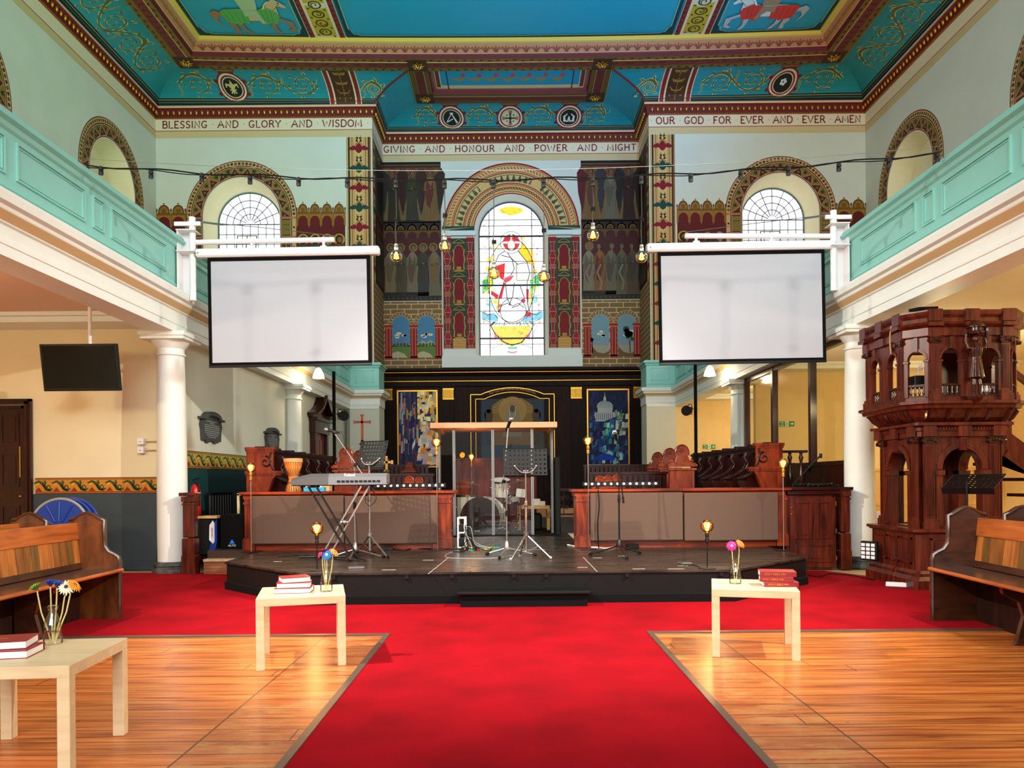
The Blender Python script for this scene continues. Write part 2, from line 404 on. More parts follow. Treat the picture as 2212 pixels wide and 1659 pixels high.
# ---------------- painted decoration ----------------
class Paint(MB):
    """flat painted pattern: fn(u, v, off) -> point on the surface; one mesh, colours per face"""
    def __init__(s, fn, col_step=.0016): super().__init__(); s.fn = fn; s.o = col_step; s.st = col_step
    def up(s, k=1): s.o += s.st * k; return s
    def poly(s, pts, col):
        vs = [s.fn(u, v, s.o) for u, v in pts]
        tris = tessellate_polygon([[Vector((u, v, 0)) for u, v in pts]])
        return s.add(vs, [tuple(t) for t in tris], col=col)
    def rect(s, u0, u1, v0, v1, col, nu=1, nv=1):
        vs = [s.fn(u0 + (u1-u0)*i/nu, v0 + (v1-v0)*j/nv, s.o) for j in range(nv+1) for i in range(nu+1)]
        return s.add(vs, [(j*(nu+1)+i, j*(nu+1)+i+1, (j+1)*(nu+1)+i+1, (j+1)*(nu+1)+i) for j in range(nv) for i in range(nu)], col=col)
    def disc(s, u, v, r, col, ry=None, n=18, a0=0, a1=2*PI):
        if r > .22: return s.ring(u, v, 0, r, col, max(n, 24), a0, a1, (ry or r)/r)
        ry = ry or r; full = a1 - a0 > 6.28
        pts = [(u + r*math.cos(a0 + (a1-a0)*k/n), v + ry*math.sin(a0 + (a1-a0)*k/n)) for k in range(n if full else n+1)]
        return s.poly(pts, col)
    def ring(s, u, v, r0, r1, col, n=28, a0=0, a1=2*PI, k=1.0):
        vs = []; m = max(1, int((r1-r0)/.07))
        for i in range(n+1):
            a = a0 + (a1-a0)*i/n
            for j in range(m+1): r = r0+(r1-r0)*j/m; vs.append(s.fn(u + r*math.cos(a), v + k*r*math.sin(a), s.o))
        q = m+1
        return s.add(vs, [(q*i+j, q*i+j+1, q*i+q+j+1, q*i+q+j) for i in range(n) for j in range(m)], col=col)
    def line(s, pts, w, col):
        """ribbon of width w (number or list) along pts"""
        n = len(pts); ww = w if isinstance(w, (list, tuple)) else [w]*n; vs = []
        for i in range(n):
            a, b = pts[max(i-1, 0)], pts[min(i+1, n-1)]; dx, dy = b[0]-a[0], b[1]-a[1]; l = math.hypot(dx, dy) or 1
            nx, ny = -dy/l*ww[i]/2, dx/l*ww[i]/2
            vs += [s.fn(pts[i][0]+nx, pts[i][1]+ny, s.o), s.fn(pts[i][0]-nx, pts[i][1]-ny, s.o)]
        return s.add(vs, [(2*i, 2*i+1, 2*i+3, 2*i+2) for i in range(n-1)], col=col)

def spiral(cx, cy, r, turns, a0, dirn=1, n=22, rmin=.12):
    return [(cx + r*(1-(1-rmin)*t/n)*math.cos(a0 + dirn*turns*2*PI*t/n), cy + r*(1-(1-rmin)*t/n)*math.sin(a0 + dirn*turns*2*PI*t/n)) for t in range(n+1)]

# capital letters drawn as strokes with serifs; unit height, widths vary
GL = {
 'A': (.8, [[(0,0),(.4,1),(.8,0)], [(.16,.38),(.64,.38)]]), 'B': (.62, [[(.08,0),(.08,1)], [(.08,1),(.42,1),(.54,.86),(.54,.66),(.42,.54),(.08,.54)], [(.42,.54),(.6,.4),(.6,.14),(.44,0),(.08,0)]]),
 'D': (.72, [[(.08,0),(.08,1)], [(.08,1),(.42,1),(.66,.78),(.7,.5),(.66,.22),(.42,0),(.08,0)]]), 'E': (.58, [[(.08,0),(.08,1)], [(.08,1),(.56,1)], [(.08,.5),(.44,.5)], [(.08,0),(.58,0)]]),
 'F': (.56, [[(.08,0),(.08,1)], [(.08,1),(.56,1)], [(.08,.5),(.42,.5)]]), 'G': (.72, [[(.66,.84),(.46,1),(.24,.96),(.06,.7),(.04,.4),(.16,.1),(.4,0),(.62,.1),(.68,.4),(.42,.42),(.5,.28)]]),
 'H': (.74, [[(.08,0),(.08,1)], [(.66,0),(.66,1)], [(.08,.52),(.66,.52)]]), 'I': (.2, [[(.1,0),(.1,1)]]), 'L': (.56, [[(.08,1),(.08,0),(.56,0)]]),
 'M': (.86, [[(.04,0),(.12,1),(.43,.2),(.74,1),(.82,0)]]), 'N': (.74, [[(.08,0),(.08,1),(.66,0),(.66,1)]]), 'O': (.78, [[(.39,1),(.12,.86),(.03,.5),(.12,.14),(.39,0),(.66,.14),(.75,.5),(.66,.86),(.39,1)]]),
 'P': (.6, [[(.08,0),(.08,1)], [(-.04,.9),(.08,1),(.42,1),(.56,.84),(.56,.62),(.42,.48),(.08,.48)]]), 'R': (.66, [[(.08,0),(.08,1)], [(.08,1),(.42,1),(.55,.86),(.55,.64),(.42,.52),(.08,.52)], [(.36,.52),(.66,0)]]),
 'S': (.56, [[(.52,.86),(.36,1),(.16,.96),(.06,.78),(.14,.6),(.42,.44),(.52,.26),(.42,.05),(.2,0),(.03,.14)]]), 'T': (.66, [[(.33,0),(.33,1)], [(0,1),(.66,1)]]),
 'U': (.72, [[(.08,1),(.08,.3),(.2,.04),(.4,0),(.58,.1),(.64,.3),(.64,1)]]), 'V': (.74, [[(0,1),(.37,0),(.74,1)]]), 'W': (1.06, [[(0,1),(.26,0),(.53,.8),(.8,0),(1.06,1)]]), 'Y': (.7, [[(0,1),(.35,.5),(.7,1)], [(.35,.5),(.35,0)]]),
}
def text_width(t, h, sp=.16):
    return sum((GL[c][0] + sp) * h if c in GL else (.45*h if c == ' ' else .3*h) for c in t)
def stroke_text(P, t, u, v, h, col, w=.165, total=None, sp=.16, flip=1):
    k = 1.0
    if total: k = total / text_width(t, h, sp)
    for c in t:
        if c == ' ': u += .45*h*k*flip; continue
        if c == '.': P.poly([(u+.08*h*flip, v+.5*h), (u+.15*h*flip, v+.57*h), (u+.22*h*flip, v+.5*h), (u+.15*h*flip, v+.43*h)], col); u += .3*h*k*flip; continue
        wd, strokes = GL[c]
        for st in strokes:
            pts = [(u + x*h*min(k, 1.15)*flip, v + y*h) for x, y in st]; P.line(pts, w*h, col)
            if len(st) <= 5:
                for x, y in (st[0], st[-1]):
                    if y in (0, 1) and c not in 'TO': P.rect(u + (x-.11)*h*flip, u + (x+.11)*h*flip, v + y*h - .03*h, v + y*h + .03*h, col)
        u += (wd + sp) * h * k * flip
# ================= ROOM SHELL =================
CP = [(-10,0),(-10,21.4),(-3.9,21.4),(-3.9,23.1),(3.9,23.1),(3.9,21.4),(10,21.4),(10,0)]
def sag(p):
    x, y, z = p
    k = min(1, max(0, (z - 11.74) / .5)) * max(0, 1 - (x / 9.4)**2) * min(1, max(0, (y - 14) / 4))
    return (x, y, z - .17 * k)
def bands(mb, path, prof, closed=False, seg=None, fn=None):
    for (d0, z0, c), (d1, z1, _) in zip(prof, prof[1:]):
        n = len(mb.f); mb.sweep(path, [(d0, z0), (d1, z1)], closed, seg, fn)
        for i in range(n, len(mb.f)): mb.c[i] = c
def arch_pts(u, spring, r, bottom, n=24):
    return [(u - r, bottom)] + [(u - r*math.cos(PI*k/n), spring + r*math.sin(PI*k/n)) for k in range(n+1)] + [(u + r, bottom)]
def wall_holes(mb, fn, outer, holes):
    flat = [p for l in [outer] + holes for p in l]
    tris = tessellate_polygon([[Vector((a, b, 0)) for a, b in l] for l in [outer] + holes])
    mb.add([fn(a, b, 0) for a, b in flat], [tuple(t) for t in tris])
def reveal(mb, fn, u, spring, r0, r1, bottom, bottom1, depth, du=0, n=24):
    a = arch_pts(u, spring, r0, bottom, n); b = arch_pts(u + du, spring, r1, bottom1, n); m = len(a)
    mb.add([fn(x, y, 0) for x, y in a] + [fn(x, y, -depth) for x, y in b], [(i, (i+1) % m, m + (i+1) % m, m + i) for i in range(m)], smooth=False)
f_end = lambda u, v, o: (u, 21.4 - o, v)
f_chb = lambda u, v, o: (u, 23.1 - o, v)
f_left = lambda u, v, o: (-10 + o, u, v)
f_right = lambda u, v, o: (10 - o, u, v)
f_chl = lambda u, v, o: (-3.9 + o, u, v)
f_chr = lambda u, v, o: (3.9 - o, u, v)

# --- floors ---
b = MB(); b.add([(-10.3,-3,-.012),(10.3,-3,-.012),(10.3,24,-.012),(-10.3,24,-.012)], [(0,1,2,3)])
floor = struct(b.build('floor', plain('stone_floor', (196,170,128), .7, noise=.3, nscale=3)))
b = MB()
for sx in (-1, 1):
    b.box(min(sx*1.02, sx*8), max(sx*1.02, sx*8), -1.5, 5.8, -.01, 0)
o = b.build('boarded_floor', M['boards'], floor)
b = MB()
pl = [(-9.8,5.84),(-1.0,5.84),(-1.0,-1.5),(1.0,-1.5),(1.0,5.84),(9.8,5.84),(9.8,6.8),(5.4,7.2),(4.2,9.0),(3.9,9.6),(-9.8,10.2)]
b.prism(pl, 0, .012, Matrix(((1,0,0,0),(0,0,1,0),(0,1,0,-.004),(0,0,0,1))))
tag(b.build('carpet', M['carpet']), 'red carpet with worn creases running up the aisle and across before the stage', 'carpet')
b = MB()
for sx in (-1, 1):
    b.box(min(sx*.985, sx*1.025), max(sx*.985, sx*1.025), -1.5, 5.85, 0, .014)
    b.box(min(sx*.985, sx*8), max(sx*.985, sx*8), 5.80, 5.85, 0, .012)
struct(b.build('trim_1', plain('worn_aluminium_edging', (120,100,86), .35, metal=.6)))

# --- upper walls with arched windows ---
def side_wall(name, fn):
    mb = MB(); holes = [arch_pts(c, 8.7, 1.07, 5.6) for c in (19.1, 13.65, 8.2)]
    wall_holes(mb, fn, [(-3,3.3),(21.4,3.3),(21.4,11.9),(-3,11.9)], holes)
    w = struct(mb.build(name, M['wall']))
    r = MB()
    for c in (19.1, 13.65, 8.2):
        reveal(r, fn, c, 8.7, 1.07, .98, 5.6, 5.7, .55)
        pts = arch_pts(c, 8.7, .98, 5.7); wall_holes(r, lambda u, v, o: fn(u, v, -.55), pts, [])
    r.build('window_reveal', M['cream'], w)
    return w
wall_left = side_wall('wall_left', f_left); wall_right = side_wall('wall_right', f_right)
def end_wall(name, sx):
    mb = MB(); c = sx * 7.6
    x0, x1 = sorted((sx*3.9, sx*10))
    wall_holes(mb, f_end, [(x0,0),(x1,0),(x1,11.9),(x0,11.9)], [arch_pts(c, 8.7, 1.07, 5.6)])
    w = struct(mb.build(name, M['wall']))
    r = MB(); reveal(r, f_end, c, 8.7, 1.07, .92, 5.6, 5.7, .75)
    r.build('window_reveal', M['cream'], w); return w
wall_end_left = end_wall('wall_end_left', -1); wall_end_right = end_wall('wall_end_right', 1)
b = MB(); wall_holes(b, f_chb, [(-3.9,0),(3.9,0),(3.9,11.9),(-3.9,11.9)], [arch_pts(0, 8.76, 1.1, 4.95)])
wall_chancel = struct(b.build('wall_chancel', M['wall']))
b = MB(); reveal(b, f_chb, 0, 8.76, 1.1, 1.0, 4.95, 4.97, .32); b.build('window_reveal', M['wall'], wall_chancel)
b = MB(); b.add([f_chl(21.4,0,0), f_chl(23.1,0,0), f_chl(23.1,11.9,0), f_chl(21.4,11.9,0)], [(0,1,2,3)])
wall_chl = struct(b.build('wall_chancel_left', M['wall']))
b = MB(); b.add([f_chr(21.4,0,0), f_chr(23.1,0,0), f_chr(23.1,11.9,0), f_chr(21.4,11.9,0)], [(0,1,2,3)])
wall_chr = struct(b.build('wall_chancel_right', M['wall']))

# --- windows ---
def leaded_window(n, sx):
    c = sx*7.6; y = 21.4 + .74
    g = MB(); pts = arch_pts(c, 8.7, .92, 5.7)
    wall_holes(g, lambda u, v, o: (u, y, v), pts, [])
    w = struct(g.build('window_%d' % n, plain('overcast_daylight_pane_%d' % n, (250,252,255), .3, emit=1.5)))
    l = MB()
    def bar(p, q, t=.02): l.beam((p[0], y-.02, p[1]), (q[0], y-.02, q[1]), t, .02, up=(0,1,0))
    for k in range(1, 8):
        a = PI*k/8; bar((c+.12*math.cos(a), 8.7+.12*math.sin(a)), (c+.9*math.cos(a), 8.7+.9*math.sin(a)))
    for r in (.3, .5, .7):
        for k in range(16): bar((c+r*math.cos(PI*k/16), 8.7+r*math.sin(PI*k/16)), (c+r*math.cos(PI*(k+1)/16), 8.7+r*math.sin(PI*(k+1)/16)))
    for k in range(-3, 4): bar((c+k*.23, 5.7), (c+k*.23, 8.7), .018)
    for k in range(11): bar((c-.9, 8.7-k*.29), (c+.9, 8.7-k*.29), .02 if k else .03)
    l.build('leading', plain('lead_cames_%d' % n, (110,110,130), .5), w)
    l = MB(); ap = arch_pts(c, 8.7, .91, 5.7)
    for p, q in zip(ap, ap[1:]):
        l.beam((p[0], y-.03, p[1]), (q[0], y-.03, q[1]), .035, .03, up=(0,1,0))
    l.build('window_frame', plain('green_iron_frame_%d' % n, (70,100,110), .4), w)
    # opened casement
    l = MB(); T = Matrix.Rotation(math.radians(-14), 3, 'X')
    R = [Vector((x, 0, z)) for x, z in ((-.28,0),(.28,0),(.28,-.85),(-.28,-.85),(0,0),(0,-.85),(-.28,-.42),(.28,-.42))]
    Q = [Vector((c-.08, y-.06, 8.36)) + T @ p for p in R]
    for i, j in ((0,1),(1,2),(2,3),(3,0),(4,5),(6,7)): l.beam(Q[i], Q[j], .028, .02, up=(0,1,0))
    l.build('casement', M['steel'], w)
leaded_window(1, -1); leaded_window(2, 1)

# --- under-gallery walls ---
# left aisle is closed off level with the first column
b = MB(); b.box(-10, -4.6, 10.4, 10.6, 0, 3.45); b.box(-4.72, -4.6, 10.6, 21.0, 0, 3.3)
wl = struct(b.build('wall_aisle_left', M['cream']))
b = MB(); b.box(-4.6, -4.595, 10.6, 21.0, 1.0, 3.2); b.build('green_white_wall_face', M['wall'], wl)
b = MB(); b.box(-10, -4.6, 10.385, 10.4, .12, 1.05); b.build('dado', M['dado'], wl, loc=None)
b = MB(); b.box(-4.6, -4.585, 10.6, 21.0, 0, 1.4); b.build('dado', M['dadog'], wl)
b = MB(); b.box(-10, -4.58, 10.37, 10.4, 0, .12); struct(b.build('baseboard_left', M['dado']))
# painted wave border
def wave_border(fn, u0, u1, z0, z1, name, parent, per, base, ink, hi):
    P = Paint(fn); h = z1 - z0
    P.rect(u0, u1, z0, z1, (92,26,18)); P.up()
    P.rect(u0, u1, z0 + h*.14, z1 - h*.12, base); P.up()
    P.rect(u0, u1, z1 - h*.09, z1 - h*.05, base)
    P.rect(u0, u1, z0 + h*.05, z0 + h*.09, base)
    n = int(round(abs(u1-u0)/per)); per = (u1-u0)/n
    for i in range(n):
        c = u0 + (i+.5)*per; m = z0 + h*.5; a = abs(per)
        P.poly([(c-per*.5, z0+h*.16), (c-per*.1, z0+h*.16), (c-per*.3, z0+h*.42)], (150,40,20))
        P.line([(c-per*.55, z0+h*.66), (c-per*.3, z0+h*.78), (c-per*.05, m+h*.12), (c+per*.12, z0+h*.3), (c+per*.35, z0+h*.22), (c+per*.5, z0+h*.34)], [.02,.03,.045,.045,.03,.015], ink)
        sp = spiral(c+per*.22, z0+h*.42, h*.2, 1.0, -PI*.6, 1, 14)
        P.line(sp, .016, ink)
        P.line([(c-per*.45, z0+h*.56), (c-per*.25, z0+h*.66), (c-per*.02, m), (c+per*.16, z0+h*.24)], .012, hi)
        P.line([(c+per*.02, z0+h*.82), (c+per*.1, z0+h*.66), (c+per*.02, z0+h*.52)], [.03,.022,.006], ink)
    return P.build(name, M['paint'], parent)
wave_border(lambda u, v, o: (u, 10.385 - o, v), -6.56, -4.62, 1.05, 1.27, 'painted_wave_border', wl, .24, (196,132,40), (60,76,40), (230,176,80))
wave_border(lambda u, v, o: (-4.585 + o, u, v), 10.6, 20.5, 1.39, 1.64, 'painted_wave_border', wl, .34, (176,150,60), (52,84,60), (214,190,100))
# right aisle: end wall under the gallery, and wooden-dado wall beside the pulpit
b = MB(); b.box(4.4, 10, 20.6, 20.8, 0, 3.45)
wr2 = struct(b.build('wall_aisle_end_right', M['yellow']))
b = MB(); b.box(9.8, 10.0, -3, 20.6, 0, 3.45)
wr3 = struct(b.build('wall_aisle_right', M['yellow']))
b = MB(); b.box(4.85, 9.8, 15.2, 15.35, 0, 3.45)
wr = struct(b.build('wall_aisle_right_cross', M['yellow']))
b = MB(); b.box(4.85, 9.8, 15.16, 15.2, 0, 1.3); b.box(4.85, 9.8, 15.14, 15.2, 1.3, 1.36); b.box(4.85, 9.8, 15.145, 15.16, .62, .68)
b.build('boarded_dado', M['light_wood'], wr)
b = MB(); b.box(-10, -9.8, -3, 10.4, 0, 3.45); struct(b.build('wall_aisle_left_outer', M['cream']))
# soffits under the galleries
for sx, nm in ((-1, 'ceiling_aisle_left'), (1, 'ceiling_aisle_right')):
    b = MB(); x0, x1 = sorted((sx*4.74, sx*10)); b.box(x0, x1, -3, 20.6, 3.42, 3.62)
    c_ = struct(b.build(nm, M['pink' if sx < 0 else 'cream']))
    b = MB()
    for k in (-1, 1.2):
        pass
    x0, x1 = sorted((sx*4.95, sx*9.8))
    for yy in ((9.9, 10.4),) if sx < 0 else ((14.7, 15.2), (20.1, 20.6)):
        b.box(x0, x1, yy[0], yy[1], 3.3, 3.42); b.box(x0, x1, yy[0]-.08, yy[0], 3.37, 3.42)
    x0, x1 = sorted((sx*4.75, sx*5.0)); b.box(x0, x1, -3, 20.6, 3.34, 3.42)
    b.build('soffit_moulding', M['white'], c_)
# gallery floor seen from nowhere but closing the void
# --- galleries ---
def gallery(sx):
    g = thing('gallery', 'aqua panelled %s gallery front over a white beam' % ('left' if sx < 0 else 'right'), 'gallery', (sx*4.4, 0, 0))
    X = sx*4.4
    def X_(d): return d * -sx          # outward (towards nave) offset in local x
    path = [(0, -2), (0, 20.55), (X_(.78), 20.55), (X_(.78), 21.38)]
    if sx > 0: path = list(reversed(path))
    def sw(prof, mat, name, **k):
        b = MB(); b.sweep(path, prof); return b.build(name, mat, g, **k)
    # beam, boxed (nave face, soffit, back face)
    sw([(-.34,3.42),(-.34,3.155),(0,3.155),(0,3.25),(.012,3.256),(.012,3.30),(0,3.305),(0,3.42)], M['white'], 'beam')
    sw([(0,3.42),(.03,3.43),(.035,3.45),(.09,3.50),(.10,3.52),(.10,3.545),(.15,3.56),(.16,3.62),(.16,3.65),(.05,3.675),(0,3.68)], M['white'], 'cornice')
    sw([(.034,3.441),(.039,3.447),(.094,3.497),(.10,3.505)], M['beige'], 'ochre_cove_line')
    sw([(0,3.68),(0,3.74),(.02,3.75),(.02,3.765),(.002,3.775),(.002,4.25),(.03,4.27),(.04,4.31),(.085,4.33),(.085,4.36),(.06,4.372),(.06,4.40),(-.1,4.42),(-.22,4.42),(-.22,3.62)], M['aqua'], 'parapet')
    # raised panels: long and short alternately
    def frame(y0, y1, z0, z1, nm='panel'):
        b = MB()
        def fr(a0, a1, c0, c1, w, d):
            xs = sorted((X_(.002), X_(d)))
            b.box(*xs, a0, a1, c0, c0+w); b.box(*xs, a0, a1, c1-w, c1); b.box(*xs, a0, a0+w, c0+w, c1-w); b.box(*xs, a1-w, a1, c0+w, c1-w)
        fr(y0, y1, z0, z1, .018, .022); fr(y0+.03, y1-.03, z0+.03, z1-.03, .01, .014)
        b.build(nm, M['aqua'], g)
    y = -1.4
    # positions measured around the screen bracket; pattern repeats along the gallery
    pat = [(8.28, 9.6), (7.92, 8.14), (6.7, 7.78), (6.3, 6.55), (5.0, 6.15), (10.35, 11.55), (11.72, 11.95), (12.12, 13.4), (13.55, 13.8), (13.95, 15.2), (15.4, 15.65), (15.8, 17.1), (17.3, 17.55), (17.7, 19.0), (19.2, 20.3)]
    for a, c in pat: frame(a, c, 3.86, 4.20)
    # front of the return by the chancel
    b = MB(); xs = sorted((X_(.16), X_(.64)))
    b.box(*xs, 20.535, 20.55, 3.86, 3.875); b.box(*xs, 20.535, 20.55, 4.185, 4.2); b.box(xs[0], xs[0]+.015, 20.535, 20.55, 3.86, 4.2); b.box(xs[1]-.015, xs[1], 20.535, 20.55, 3.86, 4.2)
    b.build('panel', M['aqua'], g)
    return g
gallery(-1); gallery(1)
# piers carrying the gallery returns
for sx in (-1, 1):
    t = thing('pier', 'pale %s pier carrying the gallery return at the chancel opening' % ('left' if sx < 0 else 'right'), 'pier', (sx*4.02, 20.95, 0))
    b = MB(); b.box(-.40, .40, -.38, .43, 0, 3.43); b.build('shaft', M['wall'], t)
    b = MB(); b.box(-.42, .42, -.40, .43, 3.22, 3.43); b.box(-.41,.41,-.39,.43,0,.4); b.build('capital_band', M['white'], t)

# --- columns ---
def column():
    t = thing('column', 'x', 'column')
    b = MB(); prof = [(.185,.14),(.19,.5),(.188,1.4),(.175,2.4),(.165,2.88)]
    b.lathe(prof, n=32); b.build('shaft', M['white'], t)
    b = MB(); b.lathe([(.165,2.86),(.185,2.87),(.185,2.89),(.165,2.90),(.165,2.96),(.18,2.975),(.2,3.0),(.235,3.05),(.24,3.06)], n=32)
    b.box(-.28,.28,-.28,.28,3.06,3.10); b.box(-.3,.3,-.3,.3,3.10,3.155); b.build('capital', M['white'], t)
    b = MB(); b.lathe([(.255,0),(.262,.03),(.255,.06),(.235,.07),(.23,.085),(.245,.1),(.24,.125),(.205,.14),(.19,.15)], n=32); b.build('base', plain('worn_grey_base', (88,92,90), .6, noise=.75, nscale=9), t)
    return t
col0 = column(); col0.location = (-4.56, 10.1, 0); col0['label'] = 'tall cream column at left beside the short mahogany post'
dup(col0, (4.56, 10.05, 0), label='tall cream column at right behind the carved pulpit')
dup(col0, (-4.5, 15.5, 0), label='far left cream column against the wall beyond the second plaque')
dup(col0, (4.56, 15.3, 0), label='far right cream column at the end of the glass screen')
# ================= CORNICE, COVE AND CEILING =================
cornice = MB()
bands(cornice, CP, [(.004,10.91,(204,180,132)),(.004,11.10,(150,40,36)),(.004,11.118,(222,208,176)),(.006,11.44,(110,24,22)),(.03,11.45,(110,24,22)),(.05,11.5,(96,20,20)),(.10,11.66,(120,30,26)),(.15,11.69,(222,184,140)),(.15,11.72,(228,196,156)),(.13,11.76,(20,40,36)),(.13,11.765,(0,0,0))], seg=1.0)
trim2 = struct(cornice.build('trim_2', M['paint']))
eg = MB()
segs = [((-10,13),(0,1),(1,0),8.3), ((-10,21.4),(1,0),(0,-1),6.2), ((-3.9,21.4),(0,1),(1,0),1.6), ((-3.9,23.1),(1,0),(0,-1),7.8), ((3.9,23.1),(0,-1),(-1,0),1.6), ((3.9,21.4),(1,0),(0,-1),6.1), ((10,21.4),(0,-1),(-1,0),8.4)]
for (p, d, n, L) in segs:
    k = int(L / .157)
    for i in range(k):
        s = (i+.5) * L / k
        c = (p[0]+d[0]*s+n[0]*.095, p[1]+d[1]*s+n[1]*.095, 11.575)
        eg.lathe([(0,-.07),(.028,-.04),(.04,.01),(.036,.04),(.0,.06)], c, 7)
        c2 = (p[0]+d[0]*s+n[0]*.03, p[1]+d[1]*s+n[1]*.03, 11.455)
        for e in (-.052, 0, .052): eg.rbox((c2[0]+d[0]*e, c2[1]+d[1]*e, c2[2]), (.03,.03,.02))
eg.build('gilded_egg_moulding', M['gold'], trim2)
# lettering
def frieze_text(t, fn, u0, u1, name, par):
    P = Paint(fn); P.up(4); stroke_text(P, t, u0, 11.19, .19, (132,38,40), total=u1-u0); P.build(name, M['paint'], par)
frieze_text('BLESSING . AND . GLORY . AND . WISDOM .', lambda u, v, o: (u, 21.395-o, v), -9.8, -3.98, 'painted_lettering', trim2)
frieze_text('GIVING . AND . HONOUR . AND . POWER . AND . MIGHT', lambda u, v, o: (u, 23.095-o, v), -3.85, 3.86, 'painted_lettering', trim2)
frieze_text('. OUR . GOD . FOR . EVER . AND . EVER . AMEN', lambda u, v, o: (u, 21.395-o, v), 3.95, 9.9, 'painted_lettering', trim2)

def cz(t): return 11.77 + .51*math.sin(t)
def cd(t): return .13 + 1.07*(1-math.cos(t))
NT = 8
cove = MB()
prof = [(cd(PI/2*i/NT), cz(PI/2*i/NT)) for i in range(NT+1)]
cove.sweep(CP, prof, seg=.6, fn=sag)
cove_o = struct(cove.build('ceiling_cove', plain('teal_ceiling_paint', (10,132,136), .55, noise=.12, nscale=1.5)))
for v0, v1, c_, e in ((0, .27, (8,30,28), .004), (.12,.135,(110,110,70),.006), (.20,.222,(150,150,96),.006)):
    mb = MB(); n0 = 0; tt_ = [PI/2*(v0+(v1-v0)*k/3)/1.22 for k in range(4)]
    mb.sweep(CP, [(cd(t)+e, cz(t)-e) for t in tt_], seg=.6, fn=sag); mb.c = [c_]*len(mb.f); mb.build('painted_border', M['paint'], cove_o)
def cove_fn(p, d, n):
    def f(u, v, o):
        t = v / 1.22 * PI/2; dd = cd(t) + o*.5
        return sag((p[0]+d[0]*u+n[0]*dd, p[1]+d[1]*u+n[1]*dd, cz(t) - o*.9))
    return f
def leaf(P, u, v, a, l, w, col):
    ca, sa = math.cos(a), math.sin(a)
    P.poly([(u + x*l*ca - y*w*sa, v + x*l*sa + y*w*ca) for x, y in ((0,-.3),(.45,-1),(1,-.1),(.55,.35),(.5,1),(.2,.5),(0,.4))], col)
def scroll(P, u0, u1, vc, A, n, oc=(200,186,120), ic=(96,92,44), flip=1):
    cell = (u1-u0)/n
    for ps, (wk, col) in enumerate((((1.0), oc), ((.55), ic))):
        if ps: P.up()
        pts = [(u0 + (u1-u0)*k/(n*14), vc + flip*A*.55*math.sin(PI*k/14)) for k in range(n*14+1)]
        P.line(pts, .085*wk, col)
        for i in range(n):
            sg = flip*(1 if i % 2 == 0 else -1); c = u0 + (i+.55)*cell
            sp = spiral(c, vc + sg*A*-.02, A*.66, 1.5, sg*PI*.55, -sg, 26, .15)
            P.line(sp, [.085*wk*(1-.5*k/26) for k in range(27)], col)
            for a in (.2, 1.1, 2.2, 3.1, 4.4, 5.3):
                r = A*(.66); leaf(P, c + r*math.cos(a), vc + r*math.sin(a), a + .7, .17*(.8+.2*wk), .06*wk, col)
            x = u0 + i*cell
            P.line([(x, vc), (x+.04, vc - sg*A*.55), (x-.06, vc - sg*A*.9)], [.05*wk,.04*wk,.01], col)
            P.disc(x - .05, vc - sg*A*.95, .045*wk, col, n=8)
